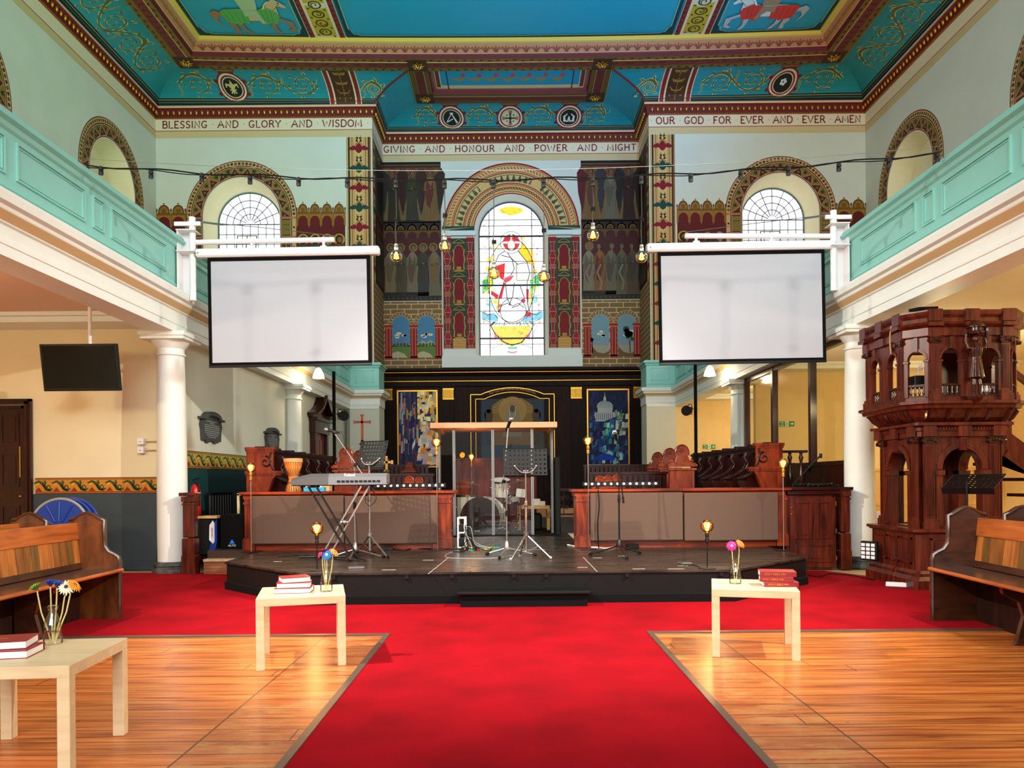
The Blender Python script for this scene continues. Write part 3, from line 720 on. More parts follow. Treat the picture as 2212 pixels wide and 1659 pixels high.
def medallion(P, u, v, r, kind):
    P.up(2); P.disc(u, v, r, (120,24,30), n=28)
    for a in range(8): P.disc(u + r*1.06*math.cos(a*PI/4+.4), v + r*1.06*math.sin(a*PI/4+.4), r*.13, (120,24,30), n=8)
    P.up(); P.ring(u, v, r*.78, r*.9, (220,196,160)); P.ring(u, v, r*.0, r*.62, (24,34,26)); P.ring(u, v, r*.6, r*.68, (214,190,150)); P.up(7)
    g = (206,178,110); w = (214,206,190)
    if kind == 'lily':
        P.poly([(u, v+r*.5),(u+r*.13, v+r*.2),(u+r*.05, v-r*.1),(u-r*.05, v-r*.1),(u-r*.13, v+r*.2)], g)
        for s in (-1, 1):
            P.line([(u+s*r*.04, v-r*.1),(u+s*r*.18, v+r*.18),(u+s*r*.36, v+r*.22),(u+s*r*.42, v+r*.02)], [.03,.06,.07,.02], g)
            P.line([(u, v-r*.14),(u+s*r*.18, v-r*.34)], .04, g)
        P.rect(u-r*.22, u+r*.22, v-r*.16, v-r*.08, g); P.poly([(u-r*.06,v-r*.16),(u+r*.06,v-r*.16),(u,v-r*.48)], g)
    elif kind == 'A':
        P.line([(u-r*.38, v-r*.3),(u+r*.02, v+r*.38),(u+r*.4, v-r*.36)], [.02,.05,.06], w); P.line([(u-r*.36, v-r*.3),(u+r*.1, v-r*.02)], .03, w); P.line([(u-r*.1,v+r*.4),(u+r*.16,v+r*.4)], .04, w)
    elif kind == 'O':
        for s in (-1, 1): P.line([(u+s*r*.12, v+r*.3),(u+s*r*.36, v+r*.1),(u+s*r*.32, v-r*.26),(u+s*r*.08, v-r*.3),(u, v+r*.1)], [.02,.06,.08,.05,.03], w)
    elif kind == 'cross':
        P.disc(u, v, r*.62, (206,190,150), n=24); P.up()
        for s in (-1, 1):
            P.poly([(u, v),(u+s*r*.6, v+r*.16),(u+s*r*.6, v-r*.16)], (170,110,60)); P.poly([(u, v),(u+r*.16, v+s*r*.6),(u-r*.16, v+s*r*.6)], (170,110,60))
        P.up(); P.rect(u-r*.05, u+r*.05, v-r*.5, v+r*.5, (40,50,40)); P.rect(u-r*.5, u+r*.5, v-r*.05, v+r*.05, (40,50,40)); P.disc(u, v, r*.12, (40,50,40), n=10)
        for a in range(4): P.disc(u+r*.34*math.cos(a*PI/2+PI/4), v+r*.34*math.sin(a*PI/2+PI/4), r*.06, (40,70,50), n=8)
    else:
        for a in range(5): P.disc(u+r*.14*math.cos(a*2*PI/5), v+r*.1+r*.14*math.sin(a*2*PI/5), r*.1, (214,214,206), n=8)
    # crown
    cv = v + r*1.12
    P.poly([(u-r*.6, cv-r*.1),(u+r*.6, cv-r*.1),(u+r*.8, cv+r*.28),(u+r*.4, cv+r*.12),(u+r*.25, cv+r*.36),(u, cv+r*.14),(u-r*.25, cv+r*.36),(u-r*.4, cv+r*.12),(u-r*.8, cv+r*.28)], (112,60,30))
    P.up(); P.rect(u-r*.55, u+r*.55, cv-r*.06, cv, (150,110,50)); P.o -= P.st * 11
def cove_panel(idx, name, u0, u1, n, meds=(), groin=(0, 0), sc=True, flip=1):
    p, d, nn, L = segs[idx]; P = Paint(cove_fn(p, d, nn))
    k = max(2, int(abs(u1-u0)/.6))
    g0, g1 = groin
    cuts = sorted(m[0] for m in meds); pos = [u0 + .12] + [x for c in cuts for x in (c - .46, c + .46)] + [u1 - .12]
    for a, c in zip(pos[::2], pos[1::2]):
        m = max(1, int(round((c-a)/.82))); scroll(P, a, c, .70, .50, m, flip=flip); P.o -= P.st
    P.up()
    f0 = P.fn; P.fn = lambda u, v, o: f0(u, .66+(v-.66)*1.22, o)
    for c, kind in meds: medallion(P, c, .62, .40, kind)
    return P.build(name, M['paint'], cove_o)
cove_panel(0, 'painted_scrollwork', 0.2, 7.3, 8, groin=(0, 1))
cove_panel(1, 'painted_scrollwork', .75, 4.85, 4, meds=((2.35, 'lily'),))
cove_panel(3, 'painted_scrollwork', 1.0, 6.8, 6, meds=((2.15, 'A'), (3.9, 'cross'), (5.65, 'O')))
cove_panel(5, 'painted_scrollwork', 1.25, 5.35, 4, meds=((3.62, 'rose'),))
cove_panel(6, 'painted_scrollwork', 1.1, 8.2, 8)
# small panels on the curved corners beside the chancel
for idx, u0, u1 in ((1, 5.95, 6.45), (5, -.35, .15)):
    p, d, nn, L = segs[idx]; P = Paint(cove_fn(p, d, nn)); P.up(2)
    scroll(P, u0, u1, .62, .36, 1); P.build('painted_scrollwork', M['paint'], cove_o)
# cove ribs
for sx in (-1, 1):
    idx = 1 if sx < 0 else 5; p, d, nn, L = segs[idx]
    c = (-4.6 + 10) if sx < 0 else (4.6 - 3.9)
    P = Paint(cove_fn(p, d, nn)); P.up(3)
    P.rect(c-.45, c+.45, 0, 1.24, (222,190,150), nu=2, nv=8); P.up()
    for s in (-1, 1): P.rect(c + s*.37 - .055, c + s*.37 + .055, 0, 1.24, (128,34,30), nv=8)
    P.rect(c-.27, c+.27, 0.0, 1.24, (72,40,18), nv=8); P.up()
    for k in range(4):
        v = .18 + k*.28
        for s in (-1, 1): leaf(P, c, v, PI/2 - s*.9, .24, .07*s, (150,106,44))
        P.line([(c, v-.1), (c, v+.15)], .02, (150,106,44))
    P.build('painted_rib', M['paint'], cove_o)
# groin lines where the cove turns into the chancel
P = MB()
for sx in (-1, 1):
    pts = []
    for i in range(9):
        t = PI/2*i/8; dd = cd(t); pts.append(sag((sx*(3.9-dd), 21.4-dd, cz(t)-.012)))
    P.tube(pts, .03, 6)
    pts = [sag((sx*(3.9-cd(PI/2*i/8)), 23.1-cd(PI/2*i/8), cz(PI/2*i/8)-.004)) for i in range(9)]
P.build('groin_moulding', plain('dark_red_moulding', (110,30,24), .5), cove_o)

# --- coffered frame ---
BP = [(-8.8,2),(-8.8,20.2),(8.8,20.2),(8.8,2)]
fr = MB(); RD = (104,36,28); GO = (160,118,40); TA = (190,140,84)
bands(fr, BP, [(-.06,12.40,(60,20,16)),(-.03,12.27,TA),(0,12.25,(120,86,30)),(.16,12.25,(210,150,90)),(.175,12.24,(112,44,32)),(.42,12.24,(210,150,90)),(.435,12.25,(120,86,30)),(.58,12.25,(90,24,26)),(.6,12.33,(96,26,30)),(.62,12.36,(200,150,100)),(.64,12.37,(168,112,66)),(.80,12.53,(206,168,96)),(.86,12.54,(206,166,60)),(.92,12.60,(206,166,60)),(.93,12.66,GO)], seg=.5, fn=sag)
CO = [(-2.7,20.18),(-2.7,21.9),(2.7,21.9),(2.7,20.18)]
bands(fr, CO, [(-.05,12.40,(60,20,16)),(-.02,12.25,TA),(0,12.23,(96,66,26)),(.14,12.23,(160,110,60)),(.155,12.22,(96,34,26)),(.38,12.22,(160,110,60)),(.40,12.23,(96,66,26)),(.52,12.23,(90,24,26)),(.54,12.32,(120,50,40)),(.6,12.36,(120,50,40))], seg=.5, fn=sag)
ceiling = struct(fr.build('ceiling', M['paint']))
# flat panels
pn = MB(); NX = 24; vs = []
for j in range(10):
    for i in range(NX+1):
        vs.append(sag((-8+16*i/NX, 1 + (19.5-1)*j/9, 12.62)))
pn.add(vs, [(j*(NX+1)+i, j*(NX+1)+i+1, (j+1)*(NX+1)+i+1, (j+1)*(NX+1)+i) for j in range(9) for i in range(NX)])
vs = [sag((x, y, 12.36)) for y in (20.1, 21.5) for x in (-2.3,-1.1,0,1.1,2.3)]
pn.add(vs, [(i, i+1, i+6, i+5) for i in range(4)])
pn.build('sky_blue_panels', plain('sky_blue_ceiling_paint', (8,138,150), .6, noise=.06, nscale=.8), ceiling)
# roof slab keeps daylight out
b = MB(); b.box(-10.4, 10.4, -3, 23.6, 12.75, 12.85); b.build('roof_slab', M['white'], ceiling)
# carved pattern on the frame
def flat(z):
    return lambda u, v, o: sag((u, v, z - o))
P = Paint(flat(12.238))
for k in range(40):
    u = -8.2 + k*.42
    if u > 8.3: break
    for j in (-1, 0, 1): P.disc(u + j*.07, 19.9 - abs(j)*.03, .026, (64,20,16), n=7)
for k in range(36):
    for sx in (-1, 1):
        y = 12.2 + k*.22
        if y > 19.5: break
        for j in (-1, 1): P.disc(sx*8.5 + j*.035, y, .026, (64,20,16), n=7)
for k in range(80):
    u = -8.6 + k*.217
    for vv in (20.12, 19.69): leaf(P, u, vv, (k % 2)*.7 - .3, .12, .03, (56,42,14))
for k in range(34):
    for sx in (-1, 1):
        y = 12 + k*.217
        for xx in (8.72, 8.3): leaf(P, sx*xx, y, 1.5 + (k % 2)*.6, .12, .03, (56,42,14))
for k in range(24):
    u = -2.5 + k*.21; leaf(P, u, 21.83, .2, .11, .03, (52,32,14)); leaf(P, u, 21.45, .2, .11, .03, (52,32,14))
    if k % 2: P.disc(u, 21.63, .04, (56,18,14), n=8)
P.build('painted_leaf_bands', M['paint'], ceiling)
# palmettes on the sloping moulding
def slope(u, v, o): return sag((u, 19.55 - v*.16, 12.375 + v*.15 - o))
P = Paint(slope)
def palmette(P, u, col, h=.9):
    for a in (-1.15, -.6, 0, .6, 1.15):
        l = h*(1 - abs(a)*.22); P.line([(u + .01*a, .06), (u + l*.10*a, l*.55), (u + l*.17*a*(1+abs(a)*.2), l*.8)], [.012,.035,.028], col)
    P.rect(u-.05, u+.05, .02, .1, col)
for k in range(62): palmette(P, -7.9 + k*.26, (128,52,44))
P.build('painted_palmettes', M['paint'], ceiling)
for sx in (-1, 1):
    P = Paint(lambda u, v, o, sx=sx: sag((sx*(8.16 - v*.16), u, 12.375 + v*.15 - o)))
    for k in range(30): palmette(P, 12 + k*.255, (136,72,36))
    P.build('painted_palmettes', M['paint'], ceiling)
# ribs and borders on the big panels
P = Paint(flat(12.60))
for sx in (-1, 1):
    c = sx*4.62
    P.rect(c-.46, c+.46, 11, 19.28, (216,186,140), nu=2, nv=6); P.up()
    for s in (-1, 1): P.rect(c+s*.38-.065, c+s*.38+.065, 11, 19.28, (128,36,30), nv=6)
    P.rect(c-.25, c+.25, 11, 19.2, (190,146,34), nv=6); P.up()
    for s in (-1, 1):
        for k in range(34): P.poly([(c+s*.38-.04, 13+k*.19), (c+s*.38+.04, 13.05+k*.19), (c+s*.38-.04, 13.1+k*.19)], (88,18,20))
    for k in range(22):
        y = 12.2 + k*.36
        if y > 19.1: break
        P.ring(c, y, .12, .155, (52,40,12), n=18, k=.95)
        P.line(spiral(c, y, .1, .9, k*2.1, 1, 10), .025, (52,40,12))
        for s in (-1, 1): leaf(P, c+s*.19, y+.16, PI/2*s, .06, .04, (52,40,12))
    P.o -= 2*P.st
# dark borders with notched corners
def border(x0, x1, y1):
    DG = (8,52,50)
    for xa, xb in ((x0, x0+.07), (x1-.07, x1)): P.rect(xa, xb, 11, y1, DG, nv=5)
    P.rect(x0, x1, y1-.07, y1, DG, nu=8)
    for xa, s in ((x0, 1), (x1, -1)):
        P.poly([(xa, y1), (xa+s*.34, y1), (xa+s*.28, y1-.12), (xa+s*.2, y1-.1), (xa+s*.14, y1-.2), (xa+s*.12, y1-.32), (xa, y1-.36)], DG)
    P.up(); P.line([(x0+.10, 11), (x0+.10, y1-.36), (x0+.17, y1-.3), (x0+.2, y1-.15), (x0+.32, y1-.12), (x0+.36, y1-.085)] + [(x0+.36+(x1-x0-.72)*k/8, y1-.085) for k in range(1, 9)] + [(x1-.32, y1-.12), (x1-.2, y1-.15), (x1-.17, y1-.3), (x1-.10, y1-.36), (x1-.10, 11)], .016, (190,176,110)); P.o -= P.st
border(-4.12, 4.12, 19.27); border(-7.86, -5.1, 19.27); border(5.1, 7.86, 19.27)
P.build('painted_ribs_and_borders', M['paint'], ceiling)
# horses painted in the corner panels (feet towards the chancel)
def horse(P, cx, cy, s, f, body, cloth, dark, rider):
    """cx,cy = hoof line centre; f = facing (+1 right); v up is away from the chancel"""
    T = lambda pts: [(cx + f*x*s, cy - y*s) for x, y in pts]
    P.up(2)
    P.poly(T([(-1.0,1.1),(-1.25,1.25),(-1.42,1.1),(-1.36,.7),(-1.2,.35),(-1.28,.75),(-1.16,.98),(-1.0,.9)]), dark)
    for pts in ([(-.95,.9),(-.72,.55),(-.62,.28),(-.50,.02),(-.34,0),(-.5,.3),(-.52,.6),(-.4,.8)],
                [(-.78,.8),(-.98,.5),(-.86,.25),(-.92,.02),(-.74,.0),(-.74,.28),(-.76,.5),(-.5,.75)],
                [(.45,.8),(.42,.4),(.5,.05),(.66,.0),(.56,.3),(.62,.8)],
                [(.55,.85),(1.0,.62),(1.06,.3),(.92,.22),(.98,.12),(1.18,.2),(1.2,.66),(.7,.95)]):
        P.poly(T(pts), dark)
    P.up(); P.poly(T([(-1.05,1.0),(-.9,1.3),(-.4,1.34),(.2,1.3),(.5,1.45),(.66,1.72),(.86,1.86),(.95,1.78),(1.02,1.72),(1.2,1.5),(1.14,1.4),(.98,1.5),(.86,1.48),(.84,1.1),(.7,.82),(.3,.72),(-.4,.72),(-.85,.72)]), body)
    P.up(); P.poly(T([(-1.06,1.18),(-.9,1.32),(-.3,1.3),(-.2,.95),(-.25,.55),(-.45,.6),(-.6,.48),(-.8,.56),(-1.0,.62)]), cloth)
    P.poly(T([(.05,1.26),(.5,1.4),(.8,1.2),(.84,1.0),(.66,.56),(.45,.62),(.25,.5),(.1,.6)]), cloth)
    P.up(); P.poly(T([(-.28,1.28),(.18,1.26),(.22,.9),(.3,.62),(.16,.55),(.08,.85),(-.05,1.0),(-.3,.95)]), rider)
    P.poly(T([(-.3,1.3),(.2,1.3),(.3,1.8),(.2,2.1),(-.15,2.15),(-.36,1.8)]), rider); P.o -= 5*P.st
    P.up(5)
    for k in range(4): P.line(T([(-.95+k*.2,1.2),(-.9+k*.17,.9),(-.92+k*.18,.66)]), .015*s, tuple(int(c*.7) for c in cloth))
    for k in range(3): P.line(T([(.3+k*.16,1.3),(.3+k*.14,.95),(.28+k*.12,.66)]), .015*s, tuple(int(c*.7) for c in cloth))
    P.line(T([(.5,1.44),(.72,1.3),(.98,1.6)]), .02*s, (120,90,40)); P.disc(cx + f*.98*s, cy - 1.66*s, .03*s, (30,20,10), n=8)
    P.line(T([(.4,1.35),(.52,1.58),(.66,1.74)]), .05*s, tuple(min(255, int(c*1.15)) for c in body)); P.o -= 5*P.st
P = Paint(flat(12.60)); horse(P, -6.2, 19.14, .74, 1, (196,156,104), (84,150,66), (160,100,60), (160,170,120)); P.build('painted_horse', M['paint'], ceiling)
tag(bpy.data.objects['painted_horse'], 'brown horse in a green cloth painted on the left ceiling panel')
P = Paint(flat(12.60)); horse(P, 6.2, 19.14, .74, -1, (206,196,180), (206,52,40), (176,166,150), (150,120,90)); o = P.build('painted_horse', M['paint'], ceiling)
tag(o, 'white horse in a red cloth painted on the right ceiling panel')
# lamps painted in the small coffer
P = Paint(flat(12.345))
P.rect(-2.15, 2.15, 20.12, 21.36, (150,84,60), nu=4); P.up(); P.rect(-2.05, 2.05, 20.12, 21.28, (205,170,120), nu=4); P.up(); P.rect(-1.9, 1.9, 20.12, 21.1, (14,132,150), nu=4); P.up()
for s in (-1, 1):
    P.rect(s*1.98-.05, s*1.98+.05, 20.12, 21.2, (110,40,32)); P.line([(s*1.72,20.12),(s*1.72,21.3)], .03, (70,24,18))
for k in range(7):
    u = -1.4 + k*.45
    P.poly([(u-.16,20.72),(u-.12,20.86),(u+.02,20.9),(u+.14,20.8),(u+.16,20.72)], (150,116,60)); P.line([(u-.16,20.76),(u-.24,20.68),(u-.2,20.6)], .03, (150,116,60))
    P.disc(u+.12, 20.6, .07, (190,60,50), n=8); P.poly([(u+.06,20.6),(u+.18,20.6),(u+.12,20.42)], (200,80,50))
P.build('painted_lamps', M['paint'], ceiling)
# gilded rosettes
def rosette(x, y, z=12.235):
    b = MB(); p = sag((x, y, z))
    for ring, (r, l, h) in enumerate(((.05,.14,-.02), (.02,.09,-.05))):
        for k in range(8):
            a = k*PI/4 + ring*.4
            b.add([(p[0]+r*math.cos(a-.3), p[1]+r*math.sin(a-.3), p[2]), (p[0]+l*math.cos(a-.22), p[1]+l*math.sin(a-.22), p[2]+h), (p[0]+(l+.05)*math.cos(a), p[1]+(l+.05)*math.sin(a), p[2]+h*.4), (p[0]+l*math.cos(a+.22), p[1]+l*math.sin(a+.22), p[2]+h), (p[0]+r*math.cos(a+.3), p[1]+r*math.sin(a+.3), p[2]), (p[0]+l*.7*math.cos(a), p[1]+l*.7*math.sin(a), p[2]+h*1.8)], [(0,1,5),(1,2,5),(2,3,5),(3,4,5),(4,0,5)])
    b.ball((p[0], p[1], p[2]-.05), .04, 8); b.build('gilded_rosette', M['gold'], ceiling)
for x, y in ((-8.5,19.92),(8.5,19.92),(-2.42,19.92),(2.42,19.92),(-2.42,21.64),(2.42,21.64)): rosette(x, y)
for sx in (-1, 1):   # dark rosette plaques
    P = Paint(flat(12.236)); 
    for x, y in ((sx*8.5,19.92),(sx*2.42,19.92)): P.rect(x-.25, x+.25, y-.26, y+.26, (70,40,18))
    P.build('rosette_plaque', M['paint'], ceiling)
P = Paint(flat(12.214)); 
for sx in (-1, 1): P.rect(sx*2.42-.25, sx*2.42+.25, 21.38, 21.88, (60,34,18))
P.build('rosette_plaque', M['paint'], ceiling)
# ================= PAINTED WALLS =================
GD, DG, RD2, TN, BR = (170,124,44), (20,60,46), (112,22,24), (206,168,104), (84,60,34)
def figure(P, u, v, h, robe, robe2, skin=(150,112,80), hair=(60,36,24), halo=(176,128,50), wings=None, lean=0, scroll_=False, hood=False):
    """standing robed figure; v = feet, h = height"""
    P.up()
    if wings:
        for s in (-1, 1):
            P.poly([(u+s*.06*h, v+.80*h), (u+s*.20*h, v+.97*h), (u+s*.27*h, v+.86*h), (u+s*.25*h, v+.5*h), (u+s*.17*h, v+.10*h), (u+s*.12*h, v+.5*h)], wings)
            for k in range(3): P.o += P.st*.2; P.line([(u+s*(.10+.04*k)*h, v+.85*h), (u+s*(.13+.04*k)*h, v+.5*h), (u+s*(.14+.02*k)*h, v+.2*h)], .006*h, tuple(int(c*.6) for c in wings))
    P.up()
    if halo: P.disc(u+lean, v+.885*h, .088*h, halo, n=20); P.up(); P.ring(u+lean, v+.885*h, .076*h, .088*h, tuple(int(c*.6) for c in halo)); 
    P.up()
    P.poly([(u-.11*h, v), (u-.095*h, v+.3*h), (u-.10*h, v+.55*h), (u-.085*h, v+.72*h), (u-.03*h, v+.80*h), (u+.03*h, v+.80*h), (u+.085*h, v+.72*h), (u+.105*h, v+.55*h), (u+.09*h, v+.3*h), (u+.13*h, v)], robe)
    P.up(); P.poly([(u-.10*h, v+.55*h), (u-.06*h, v+.75*h), (u+.01*h, v+.62*h), (u+.05*h, v+.74*h), (u+.06*h, v+.5*h), (u-.01*h, v+.22*h), (u-.07*h, v+.3*h)], robe2)
    P.up()
    for k in range(-3, 4):
        P.line([(u+k*.022*h, v+.6*h), (u+k*.027*h+.01*h, v+.3*h), (u+k*.032*h, v+.02*h)], .006*h, tuple(int(c*.62) for c in (robe if k % 2 else robe2)))
    P.line([(u-.085*h, v+.70*h), (u-.10*h, v+.56*h), (u-.02*h, v+.56*h)], [.04*h,.05*h,.03*h], tuple(int(c*.85) for c in robe))
    P.line([(u+.085*h, v+.70*h), (u+.10*h, v+.56*h), (u+.02*h, v+.60*h)], [.04*h,.05*h,.03*h], tuple(int(c*.85) for c in robe))
    P.up(); P.disc(u, v+.59*h, .018*h, skin, n=8)
    P.poly([(u-.02*h+lean, v+.79*h), (u+.02*h+lean, v+.79*h), (u+.015*h+lean, v+.84*h), (u-.015*h+lean, v+.84*h)], skin)
    P.disc(u+lean, v+.885*h, .050*h, robe2 if hood else hair, ry=.058*h, n=14); P.up(); P.disc(u+lean*1.3, v+.875*h, .034*h, skin, ry=.045*h, n=12)
    P.up(); 
    for s in (-1, 1): P.disc(u+lean*1.3+s*.012*h, v+.882*h, .005*h, (40,26,18), n=6)
    P.line([(u+lean*1.3-.008*h, v+.855*h), (u+lean*1.3+.008*h, v+.855*h)], .004*h, (90,40,30))
    if scroll_: P.line([(u+.02*h, v+.55*h), (u-.05*h, v+.4*h), (u+.03*h, v+.22*h), (u+.0*h, v+.08*h)], .035*h, (150,142,112))
    P.o -= P.st * 7.6 if wings else P.st * 7
def gothic_heads(P, u0, u1, n, vt, vb, dark=1.0):
    g = tuple(int(c*dark) for c in (150,106,36)); g2 = tuple(int(c*dark) for c in (96,62,24)); r = tuple(int(c*dark) for c in (96,18,20)); w = (u1-u0)/n
    h = vt - vb
    for i in range(n):
        c = u0 + (i+.5)*w
        P.poly([(c-w*.42, vb+h*.52)] + [(c-w*.42*math.cos(PI*k/12), vb+h*.52 + h*.38*math.sin(PI*k/12)**.8) for k in range(1, 12)] + [(c+w*.42, vb+h*.52)], g2)
        P.disc(c, vb+h*.94, w*.07, g, n=8); P.up()
        P.poly([(c-w*.33, vb+h*.54)] + [(c-w*.33*math.cos(PI*k/12), vb+h*.54 + h*.29*math.sin(PI*k/12)) for k in range(1, 12)] + [(c+w*.33, vb+h*.54)], g); P.up()
        for a, bb in ((-.2,.0),(-.1,.1),(.0,.2)):
            P.line([(c+a*w, vb+h*.56), (c+bb*w, vb+h*.74)], w*.03, g2); P.line([(c-a*w, vb+h*.56), (c-bb*w, vb+h*.74)], w*.03, g2)
        P.o -= 2*P.st
        P.rect(c-w*.5, c+w*.5, vb+h*.0, vb+h*.54, g); P.up(); P.rect(c-w*.5, c+w*.5, vb+h*.47, vb+h*.50, g2)
        P.poly([(c-w*.40, vb), (c-w*.40, vb+h*.16)] + [(c-w*.40*math.cos(PI*k/12), vb+h*.16+h*.24*math.sin(PI*k/12)) for k in range(1, 12)] + [(c+w*.40, vb+h*.16), (c+w*.40, vb)], r); P.o -= P.st
    for i in range(n+1):
        c = u0 + i*w; P.up(); P.rect(c-w*.05, c+w*.05, vb-h*.05, vb+h*.62, g2); P.up(); P.rect(c-w*.03, c+w*.03, vb, vb+h*.6, g); P.disc(c, vb+h*.68, w*.07, g2, ry=h*.07, n=8); P.poly([(c-w*.04, vb), (c+w*.04, vb), (c, vb-h*.12)], g); P.o -= 2*P.st
def bust(P, u, v, r, halo, hair, robe, beard=None):
    P.up(); 
    if halo: P.disc(u, v, r*1.3, (188,138,44), n=20); P.ring(u, v, r*1.2, r*1.3, (110,70,24))
    P.up(); P.poly([(u-r*1.5, v-r*3.4), (u-r*1.3, v-r*1.5), (u-r*.5, v-r*.7), (u+r*.5, v-r*.7), (u+r*1.3, v-r*1.5), (u+r*1.5, v-r*3.4)], robe)
    P.disc(u, v, r*.8, hair, ry=r*.95, n=14); P.up(); P.disc(u+r*.1, v-r*.12, r*.5, (132,88,60), ry=r*.62, n=12); P.up()
    if beard: P.poly([(u-r*.4, v-r*.25), (u+r*.6, v-r*.25), (u+r*.4, v-r*1.1), (u+r*.1, v-r*1.3), (u-r*.2, v-r*1.0)], beard)
    for s in (-.1, .28): P.disc(u+s*r, v, r*.06, (30,18,12), n=6)
    P.line([(u+r*.3, v-r*2.9), (u-r*.1, v-r*1.6), (u-r*.6, v-r*1.1)], r*.08, tuple(int(c*.6) for c in robe)); P.o -= 4*P.st
def winged_strip(P, c, w, v0, v1, first_red=True, pitch=.555, vtop=10.56):
    P.rect(c-w/2, c+w/2, v0, v1, TN, nv=1); P.up()
    for du, dw, col in ((-.40,.07,(44,38,26)), (.40,.07,(44,38,26)), (-.27,.03,(140,24,26)), (.27,.03,(140,24,26)), (-.5+.01,.012,(110,84,44)), (.46,.03,(120,30,26)), (-.2,.012,(110,84,44)), (.2,.012,(110,84,44)), (.33,.012,(110,84,44)), (-.33,.012,(110,84,44))):
        P.rect(c+du*w-dw*w/2, c+du*w+dw*w/2, v0, v1, col)
    P.up(); v = vtop; k = 0
    while v > v0 + .1:
        col = (122,16,34) if (k % 2 == 0) == first_red else (16,64,52)
        for s in (-1, 1):
            P.line([(c+s*.05*w, v+.30), (c+s*.09*w, v+.38)], .02*w, (60,44,28)); P.line([(c+s*.02*w, v+.33), (c+s*.11*w, v+.22)], .035*w, (60,44,28)); leaf(P, c+s*.04*w, v+.28, PI/2-s*.8, .09, .025, (60,44,28)); leaf(P, c+s*.03*w, v+.2, PI/2-s*.9, .10, .03, (60,44,28))
        P.ring(c, v+.06, .07*w, .13*w, (196,128,40), n=14, a0=0, a1=PI, k=1.1); P.ring(c, v+.06, .15*w, .17*w, (120,30,26), n=14, a0=0, a1=PI, k=1.1)
        P.up(); P.poly([(c-.47*w, v-.01), (c-.32*w, v+.06), (c-.2*w, v+.10), (c-.12*w, v+.06), (c-.1*w, v+.10), (c-.05*w, v+.15), (c, v+.17), (c+.05*w, v+.15), (c+.1*w, v+.10), (c+.12*w, v+.06), (c+.2*w, v+.10), (c+.32*w, v+.06), (c+.47*w, v-.01), (c+.25*w, v-.04), (c+.15*w, v-.02), (c+.08*w, v-.09), (c, v-.12), (c-.08*w, v-.09), (c-.15*w, v-.02), (c-.25*w, v-.04)], col); P.o -= P.st
        v -= pitch; k += 1
def arch_surround(P, c, spring, r0, r1, bottom, k=1):
    """painted band round a window: dark ground, beaded outer border, triangles and leaves inside"""
    D, L_, O, PK, G2 = (70,34,28), (196,160,104), (128,104,40), (170,110,84), (60,80,40)
    P.ring(c, spring, r0, r1, D, n=40, a0=0, a1=PI)
    for s in (-1, 1): P.rect(*sorted((c+s*r0, c+s*r1)), bottom, spring, D)
    P.up()
    w = r1 - r0
    for a, bb, col in ((.0,.03,(150,30,30)), (.05,.08,L_), (.60,.64,L_), (.66,.70,D), (.70,.95,L_), (.96,1.0,(110,24,24))):
        P.ring(c, spring, r0+a*w, r0+bb*w, col, n=40, a0=0, a1=PI)
    for s in (-1, 1):
        for a, bb, col in ((.0,.03,(150,30,30)), (.05,.08,L_), (.60,.64,L_), (.70,.95,L_), (.96,1.0,(110,24,24))):
            P.rect(*sorted((c+s*(r0+a*w), c+s*(r0+bb*w))), bottom, spring, col)
    P.up()
    def pol(r, a): return (c + r*math.cos(a), spring + r*math.sin(a))
    n = 11
    for i in range(n):
        a0, a1 = PI*i/n, PI*(i+1)/n; am = (a0+a1)/2; ra, rb = r0+.1*w, r0+.58*w
        P.poly([pol(rb, a0+.015), pol(rb, a1-.015), pol(ra, am)], O); P.up()
        P.line([pol(rb, a0), pol(ra, am)], .03, PK); P.line([pol(rb, a1), pol(ra, am)], .03, PK); P.line([pol(ra, am), pol(ra, am+PI/n/2)], .012, L_)
        P.disc(*pol(r0+.42*w, am), w*.11, G2, n=8); P.disc(*pol(r0+.26*w, a0), w*.07, O, n=7)
        P.line([pol(r0+.52*w, am-.03), pol(r0+.34*w, am), pol(r0+.52*w, am+.03)], .02, (40,54,26)); P.o -= P.st
        for j in range(4):
            a = a0 + (j+.5)*PI/n/4; P.disc(*pol(r0+.82*w, a), w*.085, D, n=8)
            if j % 2: P.up(); P.disc(*pol(r0+.82*w, a), w*.045, O, n=7); P.o -= P.st
    for s in (-1, 1):
        x = lambda t: c + s*(r0+t*w); v = spring
        for hh, kind in ((.12,0), (.42,1), (.12,0), (1.1,2), (.12,0), (.8,1)):
            v1 = v - hh
            if kind == 0: P.rect(*sorted((x(.05), x(.95))), v1+.03, v-.03, PK)
            elif kind == 1:
                P.rect(*sorted((x(.10), x(.58))), v1, v, O); P.up(); 
                for i in (-1, 0, 1):
                    for j in (0, 1): P.disc(x(.34+.14*i), v - hh*(.33+.33*j), w*.05, G2, n=7)
                P.disc(x(.82), v-hh/2, w*.07, D, n=8); P.o -= P.st
            else:
                P.rect(*sorted((x(.10), x(.58))), v1, v, (84,36,40)); P.up(); m = (v+v1)/2
                P.line([(x(.14), v-.25), (x(.3), v-.35), (x(.28), m), (x(.34), v1+.1)], .025, PK); P.line([(x(.54), v-.25), (x(.38), v-.35), (x(.4), m), (x(.34), v1+.1)], .025, PK)
                P.line([(x(.34), v-.1), (x(.34), v1+.2)], .05, O); P.disc(x(.2), v-.14, w*.06, O, n=7); P.disc(x(.48), v-.14, w*.06, O, n=7)
                for j in range(7): P.disc(x(.82), v-.08-j*.155, w*.075, D, n=8)
                P.o -= P.st
            v = v1

